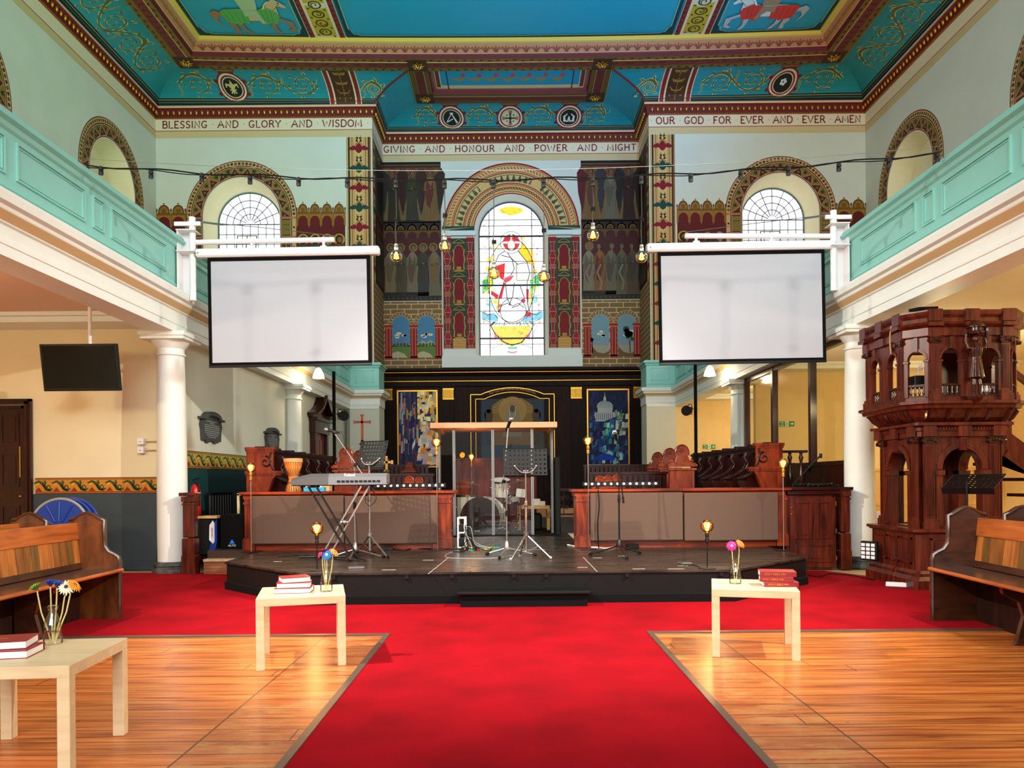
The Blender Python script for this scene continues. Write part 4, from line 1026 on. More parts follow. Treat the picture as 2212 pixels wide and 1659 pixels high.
# --- end walls ---
for sx, wl_ in ((-1, wall_end_left), (1, wall_end_right)):
    P = Paint(f_end); arch_surround(P, sx*7.6, 8.7, 1.10, 1.56, 5.6); P.build('painted_window_surround', M['paint'], wl_)
    P = Paint(f_end)
    for a, c, n in ((9.18, 9.99, 2), (4.68, 6.04, 4)):
        u0, u1 = sorted((sx*a, sx*c)); P.rect(u0, u1, 4.4, 8.5, (92,18,20)); P.up(); gothic_heads(P, u0, u1, n, 9.1, 8.42)
        w = (u1-u0)/n; rob = [(70,58,40), (52,66,58), (84,70,48), (96,66,30)]; hr = [(70,74,72), (46,40,34), (110,92,66), (44,28,20)]
        if sx > 0: rob.reverse()
        for i in range(n):
            bust(P, u0+(i+.5)*w, 8.02, .135, (sx < 0) or i == 0, hr[i] if sx < 0 else [(30,22,20),(44,26,18),(150,110,70),(150,140,120)][i], rob[i], (130,120,100) if (sx < 0 and i == 2) or (sx > 0 and i == 3) else ((40,28,22) if sx > 0 else None))
        P.rect(u0, u1, 4.4, 7.5, (60,44,30))
    P.build('painted_saints_frieze', M['paint'], wl_)
    P = Paint(f_end); winged_strip(P, sx*4.28, .70, 4.4, 10.9); P.build('painted_winged_strip', M['paint'], wl_)
    fn = f_chl if sx < 0 else f_chr; wc = wall_chl if sx < 0 else wall_chr
    P = Paint(fn); winged_strip(P, 21.66, .42, 6.9, 10.9)
    P.rect(21.87, 23.1, 6.9, 10.9, (66,50,28)); P.up(); P.rect(21.87, 23.1, 10.72, 10.9, (16,26,24))
    figure(P, 22.45, 9.1, 1.7, (60,44,30), (70,30,24), wings=(48,44,36), skin=(100,74,52)); figure(P, 22.9, 9.1, 1.7, (54,50,38), (60,36,28), wings=(60,24,22), skin=(100,74,52))
    P.rect(21.87, 23.1, 6.9, 8.9, (60,14,14)); P.up()
    for i in range(3): figure(P, 22.1+i*.38, 7.0, 1.75, (78,74,56), (56,46,32), skin=(104,78,56), halo=(120,86,36))
    P.build('painted_angels', M['paint'], wc)
def bricks(P, u0, u1, v0, v1, base=(122,98,62), mort=(204,184,140), bw=.42, bh=.155):
    P.rect(u0, u1, v0, v1, mort); P.up(); r = 0; v = v0
    while v < v1 - .02:
        x = u0 - (bw/2 if r % 2 else 0)
        while x < u1:
            a, c = max(x+.012, u0), min(x+bw-.012, u1)
            if c > a: P.rect(a, c, v+.012, min(v+bh-.012, v1), base)
            x += bw
        v += bh; r += 1
for sx, wc, fn in ((-1, wall_chl, f_chl), (1, wall_chr, f_chr)):
    P = Paint(fn); bricks(P, 21.42, 23.1, 4.5, 6.9); P.build('painted_brickwork', M['paint'], wc)
for sx, wl_ in ((-1, wall_aisle_left), (1, wr2)) if False else (): pass

# --- chancel back wall ---
zc = lambda y: 1.18 + (1038 - y) * .014085
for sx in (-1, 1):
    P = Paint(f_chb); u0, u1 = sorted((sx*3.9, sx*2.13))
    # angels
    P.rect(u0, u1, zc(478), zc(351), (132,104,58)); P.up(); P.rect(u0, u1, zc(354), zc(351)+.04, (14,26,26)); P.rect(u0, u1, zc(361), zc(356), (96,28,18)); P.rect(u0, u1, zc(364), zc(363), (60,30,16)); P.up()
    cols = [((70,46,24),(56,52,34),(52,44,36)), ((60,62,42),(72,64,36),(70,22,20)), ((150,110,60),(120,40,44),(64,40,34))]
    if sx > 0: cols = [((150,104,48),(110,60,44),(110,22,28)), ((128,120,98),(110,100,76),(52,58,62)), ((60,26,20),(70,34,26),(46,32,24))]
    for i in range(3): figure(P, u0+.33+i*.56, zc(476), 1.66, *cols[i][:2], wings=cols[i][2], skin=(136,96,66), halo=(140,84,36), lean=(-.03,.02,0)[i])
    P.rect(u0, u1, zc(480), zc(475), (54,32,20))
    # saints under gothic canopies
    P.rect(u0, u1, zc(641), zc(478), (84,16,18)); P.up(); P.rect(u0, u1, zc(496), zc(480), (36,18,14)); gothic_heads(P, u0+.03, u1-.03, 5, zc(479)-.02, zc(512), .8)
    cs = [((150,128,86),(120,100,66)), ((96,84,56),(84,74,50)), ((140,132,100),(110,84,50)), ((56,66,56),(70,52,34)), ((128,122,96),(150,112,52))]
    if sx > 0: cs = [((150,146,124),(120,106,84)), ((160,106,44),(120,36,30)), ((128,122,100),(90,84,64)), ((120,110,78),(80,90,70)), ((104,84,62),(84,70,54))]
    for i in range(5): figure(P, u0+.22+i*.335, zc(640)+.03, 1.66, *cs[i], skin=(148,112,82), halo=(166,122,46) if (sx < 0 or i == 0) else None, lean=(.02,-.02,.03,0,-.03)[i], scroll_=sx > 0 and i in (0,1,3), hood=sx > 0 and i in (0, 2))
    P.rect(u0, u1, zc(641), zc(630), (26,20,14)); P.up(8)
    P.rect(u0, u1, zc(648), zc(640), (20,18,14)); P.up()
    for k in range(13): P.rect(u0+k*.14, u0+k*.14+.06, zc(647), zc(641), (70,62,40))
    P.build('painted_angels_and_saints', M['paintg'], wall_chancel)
    # brick arcade with landscapes
    P = Paint(f_chb); bricks(P, u0, u1, 4.56, zc(650)); P.up(2)
    for i in range(2):
        c = u0 + .52 + i*.78 if sx < 0 else u0 + .56 + i*.80
        sp_ = zc(700) ; r = .27
        for k in range(11):
            a0, a1 = PI*k/11, PI*(k+1)/11
            P.poly([(c+r*math.cos(a0+.03), sp_+r*math.sin(a0+.03)), (c+(r+.13)*math.cos(a0+.02), sp_+(r+.13)*math.sin(a0+.02)), (c+(r+.13)*math.cos(a1-.02), sp_+(r+.13)*math.sin(a1-.02)), (c+r*math.cos(a1-.03), sp_+r*math.sin(a1-.03))], (204,184,140))
        P.up()
        for k in range(11):
            a0, a1 = PI*k/11, PI*(k+1)/11
            P.poly([(c+(r+.01)*math.cos(a0+.05), sp_+(r+.01)*math.sin(a0+.05)), (c+(r+.115)*math.cos(a0+.04), sp_+(r+.115)*math.sin(a0+.04)), (c+(r+.115)*math.cos(a1-.04), sp_+(r+.115)*math.sin(a1-.04)), (c+(r+.01)*math.cos(a1-.05), sp_+(r+.01)*math.sin(a1-.05))], (122,98,62))
        vb = zc(771)
        sky = (70,130,170) if sx < 0 else (110,150,165)
        P.poly(arch_pts(c, sp_, r, vb, 16), sky); P.up()
        hz = vb + .34
        rng = random.Random(10*i+sx)
        if sx < 0:
            P.poly([(c-r, hz), (c-r, hz+.1), (c-.12, hz+.18), (c, hz+.12), (c+.1, hz+.2), (c+r, hz+.1), (c+r, hz)], (110,120,150) if i == 0 else (150,160,130))
            P.poly([(c-r, vb), (c-r, hz+.04), (c, hz), (c+r, hz+.03), (c+r, vb)], (92,124,58)); P.up(); P.poly([(c-r, vb), (c-r, vb+.14), (c-.1, vb+.2), (c+.1, vb+.12), (c+.2, vb)], (178,172,140))
            for k in range(5): P.disc(c-.2+k*.1, hz+.04+rng.random()*.03, .03+.02*rng.random(), (50,86,40), ry=.06, n=8)
        else:
            P.poly([(c-r, hz), (c-r, hz+.08), (c+r, hz+.04), (c+r, hz)], (130,140,150)); P.poly([(c-r, vb), (c-r, hz), (c+r, hz), (c+r, vb)], (150,150,130)); P.up()
            P.poly([(c-r, vb), (c-r, vb+.3), (c-.1, vb+.12), (c+.1, vb+.08), (c+r, vb+.16), (c+r, vb)], (110,78,40))
            tx = c-.24 if i == 0 else c+.1
            P.line([(tx, vb+.1), (tx-.02, vb+.5)], .03, (60,40,24)); 
            for k in range(10 if i else 4): P.disc(tx + rng.uniform(-.13,.12) * (1 if i else .4), vb+(.6 if i else .45)+rng.uniform(-.12,.22)*(1 if i else .4), rng.uniform(.05,.1)*(1 if i else .6), (58,70,36), n=8)
        for k in range(5): P.disc(c+rng.uniform(-.12,.14), hz+.33+rng.uniform(-.05,.08), rng.uniform(.04,.09), (214,206,186), ry=.04, n=10)
        P.o -= 3*P.st
    P.up(4)
    for i in range(3):
        c = (u0 + .14 + i*.77) if sx < 0 else (u0 + .16 + i*.80)
        c = min(max(c, u0+.1), u1-.1)
        P.rect(c-.1, c+.1, zc(771), zc(706), (140,22,26)); P.rect(c-.13, c+.13, zc(706), zc(700), (150,30,30)); P.rect(c-.12, c+.12, zc(774), zc(768), (150,30,30)); P.up(); 
        for s in (-1,1): P.rect(c+s*.05-.006, c+s*.05+.006, zc(768), zc(708), (206,150,110))
        P.rect(c-.13, c+.13, zc(707), zc(706), (216,170,130)); P.o -= P.st
    P.build('painted_brick_arcade', M['paint'], wall_chancel)
    # tall painted strip of pedestals beside the window
    P = Paint(f_chb); a0, a1 = 1.12, 2.08; u0, u1 = sorted((sx*a0, sx*a1)); vb, vt = zc(752), zc(514)
    P.rect(u0, u1, vb, vt, (30,66,52)); P.up()
    cc = (u0+u1)/2
    for c in (u0+.13, u1-.13):
        P.rect(c-.125, c+.125, vb, vt+.10, (140,24,30)); P.up(); P.rect(c-.105, c+.105, vb, vt-.1, (26,62,50)); P.up()
        n = 4; hh = (vt-.1-vb)/n
        for k in range(n):
            v = vb + k*hh
            P.poly([(c-.04, v+hh*.12), (c-.095, v+hh*.3), (c-.095, v+hh*.44), (c-.035, v+hh*.6), (c-.06, v+hh*.95), (c+.06, v+hh*.95), (c+.035, v+hh*.6), (c+.095, v+hh*.44), (c+.095, v+hh*.3), (c+.04, v+hh*.12)], (146,26,34))
            P.rect(c-.105, c+.105, v, v+hh*.1, (146,26,34)); P.up()
            for q in (.0,.05,.1,.35,.62,.96): P.rect(c-.1, c+.1, v+hh*q, v+hh*q+.012, (214,160,130))
            for s in (-1,1): P.line([(c+s*.04, v+hh*.12),(c+s*.095, v+hh*.3),(c+s*.095, v+hh*.44),(c+s*.035, v+hh*.6),(c+s*.06, v+hh*.95)], .01, (214,160,130))
            P.o -= P.st
        P.up(); P.rect(c-.125, c+.125, vt+.02, vt+.10, (220,190,150)); P.up()
        for j in (-1,0,1): P.disc(c+j*.07, vt+.06, .02, (150,30,30), n=7)
        P.o -= 4*P.st
    P.up(2); P.rect(cc-.2, cc+.2, vb, vb+.3, (196,150,84)); P.up()
    for k in range(3): P.rect(cc-.2, cc+.2, vb+.08*k+.06, vb+.08*k+.068, (120,80,40))
    P.o -= P.st
    for k in range(3):
        v = vb + .32 + k*1.02
        P.poly(arch_pts(cc, v+.66, .13, v+.1, 12), (120,18,30)); P.up()
        for s in (-1, 1):
            P.line([(cc+s*.165, v), (cc+s*.15, v+.2), (cc+s*.18, v+.35), (cc+s*.15, v+.5), (cc+s*.165, v+.66)], [.05,.03,.045,.03,.05], (176,132,60))
            P.line([(cc+s*.13, v+.66), (cc+s*.1, v+.75), (cc, v+.8)], .02, (176,132,60))
        P.rect(cc-.19, cc+.19, v-.02, v+.03, (176,132,60)); P.rect(cc-.07, cc+.07, v+.04, v+.13, (176,132,60)); P.rect(cc-.19, cc+.19, v+.84, v+.865, (176,132,60)); P.line([(cc-.16,v+.88),(cc,v+.97),(cc+.16,v+.88)], .016, (176,132,60)); P.o -= P.st
    P.build('painted_pedestal_strip', M['paint'], wall_chancel)
# pale slabs under and over the painted strips
b = MB(); b.box(-2.13, 2.13, 22.98, 23.1, 4.62, 4.97)
for sx in (-1, 1):
    x0, x1 = sorted((sx*1.1, sx*2.1)); b.box(x0, x1, 23.04, 23.1, 4.97, 5.18); b.box(x0-.02, x1+.02, 22.98, 23.1, 8.62, 8.76); b.box(x0, x0+.26, 22.96, 23.0, 8.60, 8.76) if sx < 0 else b.box(x1-.26, x1, 22.96, 23.0, 8.60, 8.76)
tag(struct(b.build('trim_3', M['stone'])))
# rainbow arch over the window
P = Paint(f_chb); sp_ = 8.77
P.ring(0, sp_, 1.12, 2.08, TN, n=48, a0=0, a1=PI); P.up()
for a, c, col in ((1.13,1.16,(150,30,30)), (1.2,1.22,(140,40,34)), (1.40,1.42,(140,40,34)), (1.44,1.47,(150,30,30)), (1.76,1.79,(150,30,30)), (1.81,1.83,(140,50,40)), (1.99,2.01,(140,50,40)), (2.03,2.08,(140,24,28))): P.ring(0, sp_, a, c, col, n=48, a0=0, a1=PI)
pol = lambda r, a: (r*math.cos(a), sp_ + r*math.sin(a))
for k in range(44):
    a = PI*(k+.5)/44; P.up(); P.ring(*pol(1.31, a), .022, .045, (120,50,36), n=8); P.line([pol(1.27, a+.02), pol(1.35, a+.05)], .02, (150,110,50)); P.o -= P.st
for k in range(60):
    a = PI*(k+.5)/60; P.line([pol(1.87, a), pol(1.95, a+.02), pol(1.95, a+.035)], .025, (150,60,40)); P.disc(*pol(1.9, a+.02), .016, (176,132,60), n=6)
for c0 in (PI*.17, PI*.5, PI*.83):
    a0, a1 = c0-.40, c0+.40; P.ring(0, sp_, 1.52, 1.72, (74,90,62), n=16, a0=a0, a1=a1); P.up()
    for k in range(7):
        a = a0 + (k+.5)*(a1-a0)/7; P.poly([pol(1.46 if k % 7 else 1.46, a), pol(1.70, a-.045), pol(1.70, a+.045)], (206,168,104) if k % 2 == 2 else TN)
        P.poly([pol(1.49, a+.057), pol(1.55, a+.03), pol(1.62, a+.05), pol(1.62, a+.07), pol(1.55, a+.085)], (60,80,56))
    P.o -= P.st
for s in (-1, 1):
    P.up(3); u0, u1 = sorted((s*1.12, s*2.1)); P.rect(u0, u1, 8.77, 8.93, (24,70,56)); P.up(); P.poly([(s*1.15, 8.9), (s*2.1, 8.84), (s*2.1, 8.80)], TN); P.o -= 4*P.st
P.build('painted_window_arch', M['paint'], wall_chancel)

# --- side wall window surrounds ---
for fn, w_ in ((f_left, wall_left), (f_right, wall_right)):
    for c in (19.1, 13.65):
        P = Paint(fn); arch_surround(P, c, 8.7, 1.10, 1.56, 5.6); P.build('painted_window_surround', M['paint'], w_)

# --- stained glass ---
sg_m, nt, bs = newmat('stained_glass'); a = nt.nodes.new('ShaderNodeAttribute'); a.attribute_name = 'Col'
nt.links.new(a.outputs['Color'], bs.inputs['Base Color']); nt.links.new(a.outputs['Color'], bs.inputs['Emission Color']); bs.inputs['Emission Strength'].default_value = .75
g = MB(); wall_holes(g, lambda u, v, o: (u, 23.42, v), arch_pts(0, 8.76, 1.0, 4.97), [])
win3 = struct(g.build('window_3', plain('bright_cathedral_glass', (252,252,250), .4, emit=1.15)))
P = Paint(lambda u, v, o: (u, 23.415 - o, v))
rng = random.Random(3)
X = lambda px: (px - 1106) * .014085; Z = lambda py: 1.18 + (1038 - py) * .014085
def q(pts): return [(X(a), Z(b)) for a, b in pts]
YL, RE, LB, GR = (255,196,40), (225,30,36), (120,195,225), (40,170,80)
P.up()
P.poly(q([(1078,445),(1090,440),(1106,438),(1122,440),(1134,445),(1126,453),(1106,458),(1088,453)]), YL)
# mandorla ground
for k in range(90):
    a = rng.uniform(0, 2*PI); rr = rng.uniform(.75, 1.02); u, v = X(1106)+.78*rr*math.cos(a), Z(590)+1.35*rr*math.sin(a)
    P.poly([(u-.05, v-.06), (u+.05, v-.05), (u+.06, v+.05), (u-.04, v+.07)], rng.choice([YL, (255,214,110), (255,240,200), (255,225,150)]))
for k in range(60):
    u = rng.choice((-1,1))*rng.uniform(.6,.9); v = rng.uniform(Z(700), Z(470)); P.poly([(u-.04, v-.03), (u+.03, v-.04), (u+.04, v+.04), (u-.03, v+.03)], rng.choice([(255,220,220), (225,235,245), (255,240,190), (210,225,215), (235,180,170)]))
P.poly(q([(1130,515),(1150,540),(1158,565),(1120,560),(1112,530)]), YL)
P.poly(q([(1062,700),(1080,735),(1104,745),(1130,737),(1150,700)]), (255,214,90))
for a, b_, c in ((1042,1066,640),(1146,1170,640)): P.poly(q([(a,c-40),(b_,c-60),(b_,c-30),(a,c-10)]), GR if a < 1100 else (90,190,120))
P.poly(q([(1040,668),(1075,676),(1075,690),(1040,684)]), LB); P.poly(q([(1126,678),(1174,668),(1174,684),(1130,692)]), LB); P.poly(q([(1050,640),(1070,648),(1070,660),(1050,655)]), (150,205,230)); P.poly(q([(1140,640),(1160,632),(1164,648),(1140,655)]), (150,205,230))
P.up()
P.disc(X(1106), Z(517), .34, (255,250,245), n=24); P.up(); P.disc(X(1106), Z(517), .25, RE, n=24); P.up(); P.rect(X(1103.5), X(1108.5), Z(498), Z(492), (255,250,240)); P.line(q([(1106,499),(1106,520)]), .06, (255,250,240)); P.line(q([(1086,517),(1126,517)]), .06, (255,250,240))
# robe
P.poly(q([(1092,535),(1120,535),(1140,560),(1146,585),(1140,605),(1140,650),(1146,672),(1120,682),(1096,676),(1076,670),(1078,640),(1090,600),(1074,590),(1070,562),(1078,545)]), (255,252,248)); P.up()
P.poly(q([(1072,568),(1092,562),(1090,590),(1088,600),(1080,592)]), RE); P.poly(q([(1088,598),(1112,588),(1104,600),(1092,606)]), (240,60,80)); P.poly(q([(1088,604),(1092,606),(1084,640),(1076,640)]), (215,30,70)); P.poly(q([(1062,622),(1078,632),(1074,640),(1060,630)]), (200,24,70))
P.poly(q([(1138,618),(1144,620),(1142,650),(1138,640)]), (215,30,70)); P.disc(X(1131), Z(645), .07, (235,30,90), n=10); P.poly(q([(1134,662),(1140,668),(1150,672),(1146,680),(1132,678)]), RE); P.disc(X(1080), Z(655), .06, (255,110,80), n=8); P.disc(X(1079), Z(667), .06, (255,130,90), n=8)
P.poly(q([(1117,565),(1154,565),(1154,600),(1117,600)]), (255,240,190)); P.up(); P.poly(q([(1119,567),(1152,567),(1152,597),(1119,597)]), (255,254,246)); P.up()
P.disc(X(1109), Z(667), .40, (250,252,252), n=26)
P.disc(X(1106), Z(523), .12, (255,236,200), ry=.17, n=16); P.up(); P.disc(X(1106), Z(523), .075, (255,250,244), ry=.13, n=14); P.up()
# lead lines
LD = (26,34,44)
def ld(pts, w=.014): P.line(q(pts), w*1.7, LD)
ld([(1092,535),(1078,545),(1070,562),(1074,590),(1090,600),(1078,640),(1076,670)]); ld([(1120,535),(1140,560),(1146,585),(1140,605),(1140,650),(1146,672)])
ld([(1098,540),(1108,556),(1112,575),(1104,590),(1090,596)]); ld([(1084,545),(1104,550),(1120,565)]); ld([(1092,605),(1096,640),(1104,655)]); ld([(1112,605),(1108,635),(1100,655)]); ld([(1124,610),(1134,640),(1120,655),(1106,660)])
ld([(1117,565),(1135,562),(1154,565),(1154,600),(1117,600),(1117,565)], .012); ld([(1076,670),(1084,655),(1096,650),(1109,656),(1120,650),(1133,660)])
P.ring(X(1109), Z(667), .39, .41, LD); P.ring(X(1106), Z(517), .33, .345, LD); P.ring(X(1106), Z(517), .245, .257, LD); P.ring(X(1106), Z(523), .11, .122, LD, k=1.4)
ld([(1060,700),(1070,718),(1088,735),(1106,742),(1126,736),(1144,718),(1152,700)], .018)
for s in (-1, 1):
    pts = [(1106+s*52*math.sin(t), 600-92*math.cos(t)) for t in [PI*k/16 for k in range(17)]]; ld(pts, .012)
    for k in range(10):
        xx = rng.uniform(8, 60)*s; ld([(1106+xx, 700), (1106+xx*.7+s*4, 690)], .008)
    ld([(1106+s*64, 668), (1106+s*54, 676), (1106+s*40, 672), (1106+s*30, 684)], .012); ld([(1106+s*64, 684), (1106+s*50, 690), (1106+s*34, 692)], .01)
    ld([(1106+s*50, 706), (1106+s*44, 730), (1106+s*30, 720), (1106+s*20, 740), (1106+s*44, 748)], .008); P.poly(q([(1106+s*30,722),(1106+s*40,712),(1106+s*38,732)]), (240,130,140))
P.poly(q([(1096,745),(1118,745),(1116,751),(1098,751)]), (120,190,190)); 
for k in range(12): P.disc(X(1097+k*1.7), Z(756+2*math.sin(k*.28)), .03, (245,150,160), n=6)
P.ring(X(1107), Z(730), .24, .25, (240,160,160), n=16)
for k in range(260):
    u, v = rng.uniform(-.92,.92), rng.uniform(Z(760), Z(442)); 
    if v > 8.76 and math.hypot(u, v-8.76) > .9: continue
    if abs(u) < .52 and Z(700) < v < Z(500): continue
    a = rng.uniform(0, PI); l = rng.uniform(.03,.09); P.line([(u, v), (u+l*math.cos(a), v+l*math.sin(a)), (u+l*math.cos(a+.8)*1.5, v+l*math.sin(a+.8)*1.5)], .011, rng.choice([(90,90,100), (150,120,60), (160,110,120)]))
P.build('coloured_panels', sg_m, win3)
b = MB()
for x in (-.68, .63): b.beam((x, 23.38, 4.97), (x, 23.38, 8.76+math.sqrt(1-x*x)-.01), .022, .02, up=(0,1,0))
for y in (468,481,504,531,559,584,611,639,667,695,727,740):
    z = Z(y); hw = .98 if z < 8.76 else math.sqrt(max(0, .98**2-(z-8.76)**2)); t = .05 if y in (504,611,727) else .014
    b.box(-hw, hw, 23.375, 23.395, z-t/2, z+t/2)
ap = arch_pts(0, 8.76, .985, 4.97)
for p, q_ in zip(ap, ap[1:]): b.beam((p[0], 23.39, p[1]), (q_[0], 23.39, q_[1]), .03, .03, up=(0,1,0))
b.build('saddle_bars', plain('iron_saddle_bars', (20,40,52), .5), win3)
# ================= STAGE, CHANCEL FLOOR =================
ST = .31
b = MB()
b.box(-4.02, 4.02, 9.9, 10.45, .12, ST-.01); b.box(-4.5, 4.5, 10.45, 12.4, .12, ST-.01); b.box(-4.5, 4.5, 12.4, 23.1, .12, ST)
struct(b.build('floor', plain('dark_chancel_boards', (56,40,34), .5, noise=.4, nscale=3)))
stage = thing('stage', 'low black scuffed stage with angled front corners on the red carpet', 'stage', (0, 8.5, 0))
def local(o_or_t): return o_or_t
poly = [(-2.08,7.25),(2.08,7.25),(3.22,8.38),(3.22,9.74),(.84,9.74),(.84,12.4),(-.80,12.4),(-.80,9.74),(-3.22,9.74),(-3.22,8.38)]
SW = Matrix(((1,0,0,0),(0,0,1,-8.5),(0,1,0,0),(0,0,0,1)))
b = MB(); b.prism(poly, ST-.02, ST, SW); b.build('deck', M['stage'], stage)
b = MB(); b.sweep([(x, y-8.5) for x, y in reversed(poly[:4] + poly[-2:])][::1], [(-.012,0),(-.012,.0)]) if False else None
fp = [(-3.2,9.74-8.5),(-3.2,8.39-8.5),(-2.07,7.265-8.5),(2.07,7.265-8.5),(3.2,8.39-8.5),(3.2,9.74-8.5)]
b.v, b.f, b.c, b.sm = [], [], [], []
b.sweep(fp, [(0,0),(0,ST-.02),(-.05,ST-.02),(-.05,0)]); b.build('side_boards', plain('black_stage_skirt', (13,11,10), .6, noise=.3, nscale=4, spec=.2), stage)
b = MB(); b.sweep(fp, [(.0,0),(.022,0),(.022,.085),(.014,.095),(0,.097)]); b.build('kick_board', M['blackm'], stage)
b = MB()
for x in (-1.75,-1.05,-.62,-.03,.28,1.05,1.95): b.box(x-.018, x+.018, -1.262, -1.24, ST-.06, ST-.025)
b.build('corner_bracket', M['blackmet'], stage)
b = MB(); rng = random.Random(5)
for px, py, w in ((925,1210,.12),(840,1231,.14),(1290,1205,.1),(1258,1226,.1),(1380,1229,.12),(1460,1229,.16),(1475,1222,.1),(600,1213,.09),(1345,1201,.1)):
    x, y = onfloor(px, py, ST); b.box(x-w/2, x+w/2, y-8.5-.012, y-8.5+.012, ST, ST+.0015)
for (a, c) in (((925,1240),(968,1205)), ((1260,1204),(1290,1235)), ((1050,1187),(1180,1187))):
    p, q_ = onfloor(*a, ST), onfloor(*c, ST); b.beam((p[0], p[1]-8.5, ST+.001), (q_[0], q_[1]-8.5, ST+.001), .008, .0015, up=(0,0,1))
b.build('marking_tape', plain('grubby_white_tape', (170,160,150), .6), stage)
t = thing('step', 'black wooden step with rounded nosing in front of the stage centre', 'step', (.06, 7.12, 0))
b = MB(); b.box(-.59, .59, -.08, .115, 0, .12); b.build('riser', M['blackm'], t)
b = MB(); b.bbox(-.62, .62, -.115, .115, .12, .155, .012); b.build('tread', M['black'], t)

# ================= DARK PANELLING AND PICTURES =================
YP = 22.95
def ax(px, y=1000, Y=YP): return at(px, y, Y)[0]
def az(px, py, Y=YP): return at(px, py, Y)[1]
t = thing('panelling', 'dark wooden wall panelling with gilded pilaster capitals behind the drum booth', 'panelling', (0, 23, 0))
b = MB(); b.box(-3.88, 3.88, -.05, .05, ST, 4.3)
for c in (-2.85, -1.2, 0, 1.2, 2.85): 
    for z0, z1 in ((.5, 1.2),): b.box(c-.5, c+.5, -.07, -.05, z0, z1)
b.build('boards', M['dark'], t)
b = MB(); b.sweep([(-3.88, -.05), (3.88, -.05)], [(0,4.02),(.03,4.04),(.03,4.18),(.06,4.2),(.06,4.34),(.1,4.36),(.16,4.46),(.2,4.5),(.2,4.57),(0,4.59)]); b.build('cornice', M['dark2'], t)
b = MB(); b.box(-3.88, 3.88, -.118, -.108, 4.185, 4.2); b.box(-3.88,3.88,-.215,-.205,4.44,4.45); b.build('gilded_line', M['gold'], t)
for p0, p1 in ((824,850),(958,982),(1234,1258),(1369,1392)):
    x0, x1 = ax(p0), ax(p1); b = MB(); b.box(x0, x1, -.11, -.05, ST, 3.66); b.box(x0-.03, x1+.03, -.13, -.05, ST, .8); b.box(x0-.05, x1+.05, -.14, -.05, 3.98, 4.03)
    p = b.build('pilaster', M['dark2'], t)
    b = MB(); b.box(x0, x1, -.112, -.05, 3.94, 3.98); b.box(x0, x1, -.112, -.05, 3.64, 3.67)
    for k in range(9): b.box(x0+(x1-x0)*(k+.1)/9, x0+(x1-x0)*(k+.62)/9, -.128, -.05, 3.66, 3.97)
    b.build('gilded_capital', M['gold'], p)
# central arched picture
b = MB(); x0, x1 = ax(1018), ax(1198); cx_ = (x0+x1)/2
def archframe(x0, x1, zb, zs, rise, w0=.42):
    c = (x0+x1)/2; h = (x1-x0)/2*w0
    return [(x0, zb), (x0, zs), (c-h*1.25, zs), (c-h*1.1, zs+.05)] + [(c + h*1.1*s/6, zs+.05 + rise*(1-(s/6)**2)) for s in range(-5, 6)] + [(c+h*1.1, zs+.05), (c+h*1.25, zs), (x1, zs), (x1, zb)]
zs_ = az(1018, 853)
b.prism(archframe(x0, x1, 1.3, zs_, .15, .62), -.11, -.05); fr_ = b.build('arched_frame', M['dark2'], t)
b = MB()
for off, th in ((0, .02), (.15, .014)):
    pts = archframe(x0+off, x1-off, 1.3, zs_-off*.9, .15, .60)
    for p, q_ in zip(pts, pts[1:]): b.beam((p[0], -.115, p[1]), (q_[0], -.115, q_[1]), th, .012, up=(0,1,0))
b.build('gilt_edging', M['gold'], fr_)
P = Paint(lambda u, v, o: (u, -.112 - o, v)); u0, u1 = ax(1040), ax(1176); zt = az(1106, 862); zb = 1.5
P.rect(u0, u1, zb, zt, (40,52,62)); P.up()
P.poly([(cx_-.62, zb), (cx_-.62, zt-.2), (cx_-.3, zt+.02), (cx_+.3, zt+.02), (cx_+.62, zt-.2), (cx_+.62, zb)], (120,92,48)); P.up(); P.disc(cx_, zt-.35, .42, (150,118,62), n=24); P.up()
for k in range(18): a = PI*k/17; P.line([(cx_+.4*math.cos(a), zt-.4+.3*math.sin(a)), (cx_+.62*math.cos(a), zt-.4+.42*math.sin(a))], .012, (176,146,84))
P.poly([(cx_-.30, zb+1.0), (cx_-.2, zt-.45), (cx_-.11, zt-.2), (cx_, zt-.12), (cx_+.11, zt-.2), (cx_+.2, zt-.45), (cx_+.30, zb+1.0)], (126,118,96)); P.up(); P.disc(cx_, zt-.3, .08, (92,62,44), ry=.11, n=14); P.line([(cx_-.1, zt-.25), (cx_-.08, zt-.5), (cx_, zt-.62), (cx_+.08, zt-.5), (cx_+.1, zt-.25)], .02, (170,164,140))
for s in (-1, 1): P.disc(cx_+s*.72, zt-.5, .13, (70,52,38), ry=.2, n=12); P.disc(cx_+s*.72, zt-.36, .07, (110,90,66), n=10); P.rect(cx_+s*.86-.05, cx_+s*.86+.05, zb, zt-.08, (30,60,84))
P.up(); P.poly([(u0, zb), (u0, zb+.75), (u1, zb+.75), (u1, zb)], (44,66,80))
P.build('painted_picture', M['paint'], fr_)
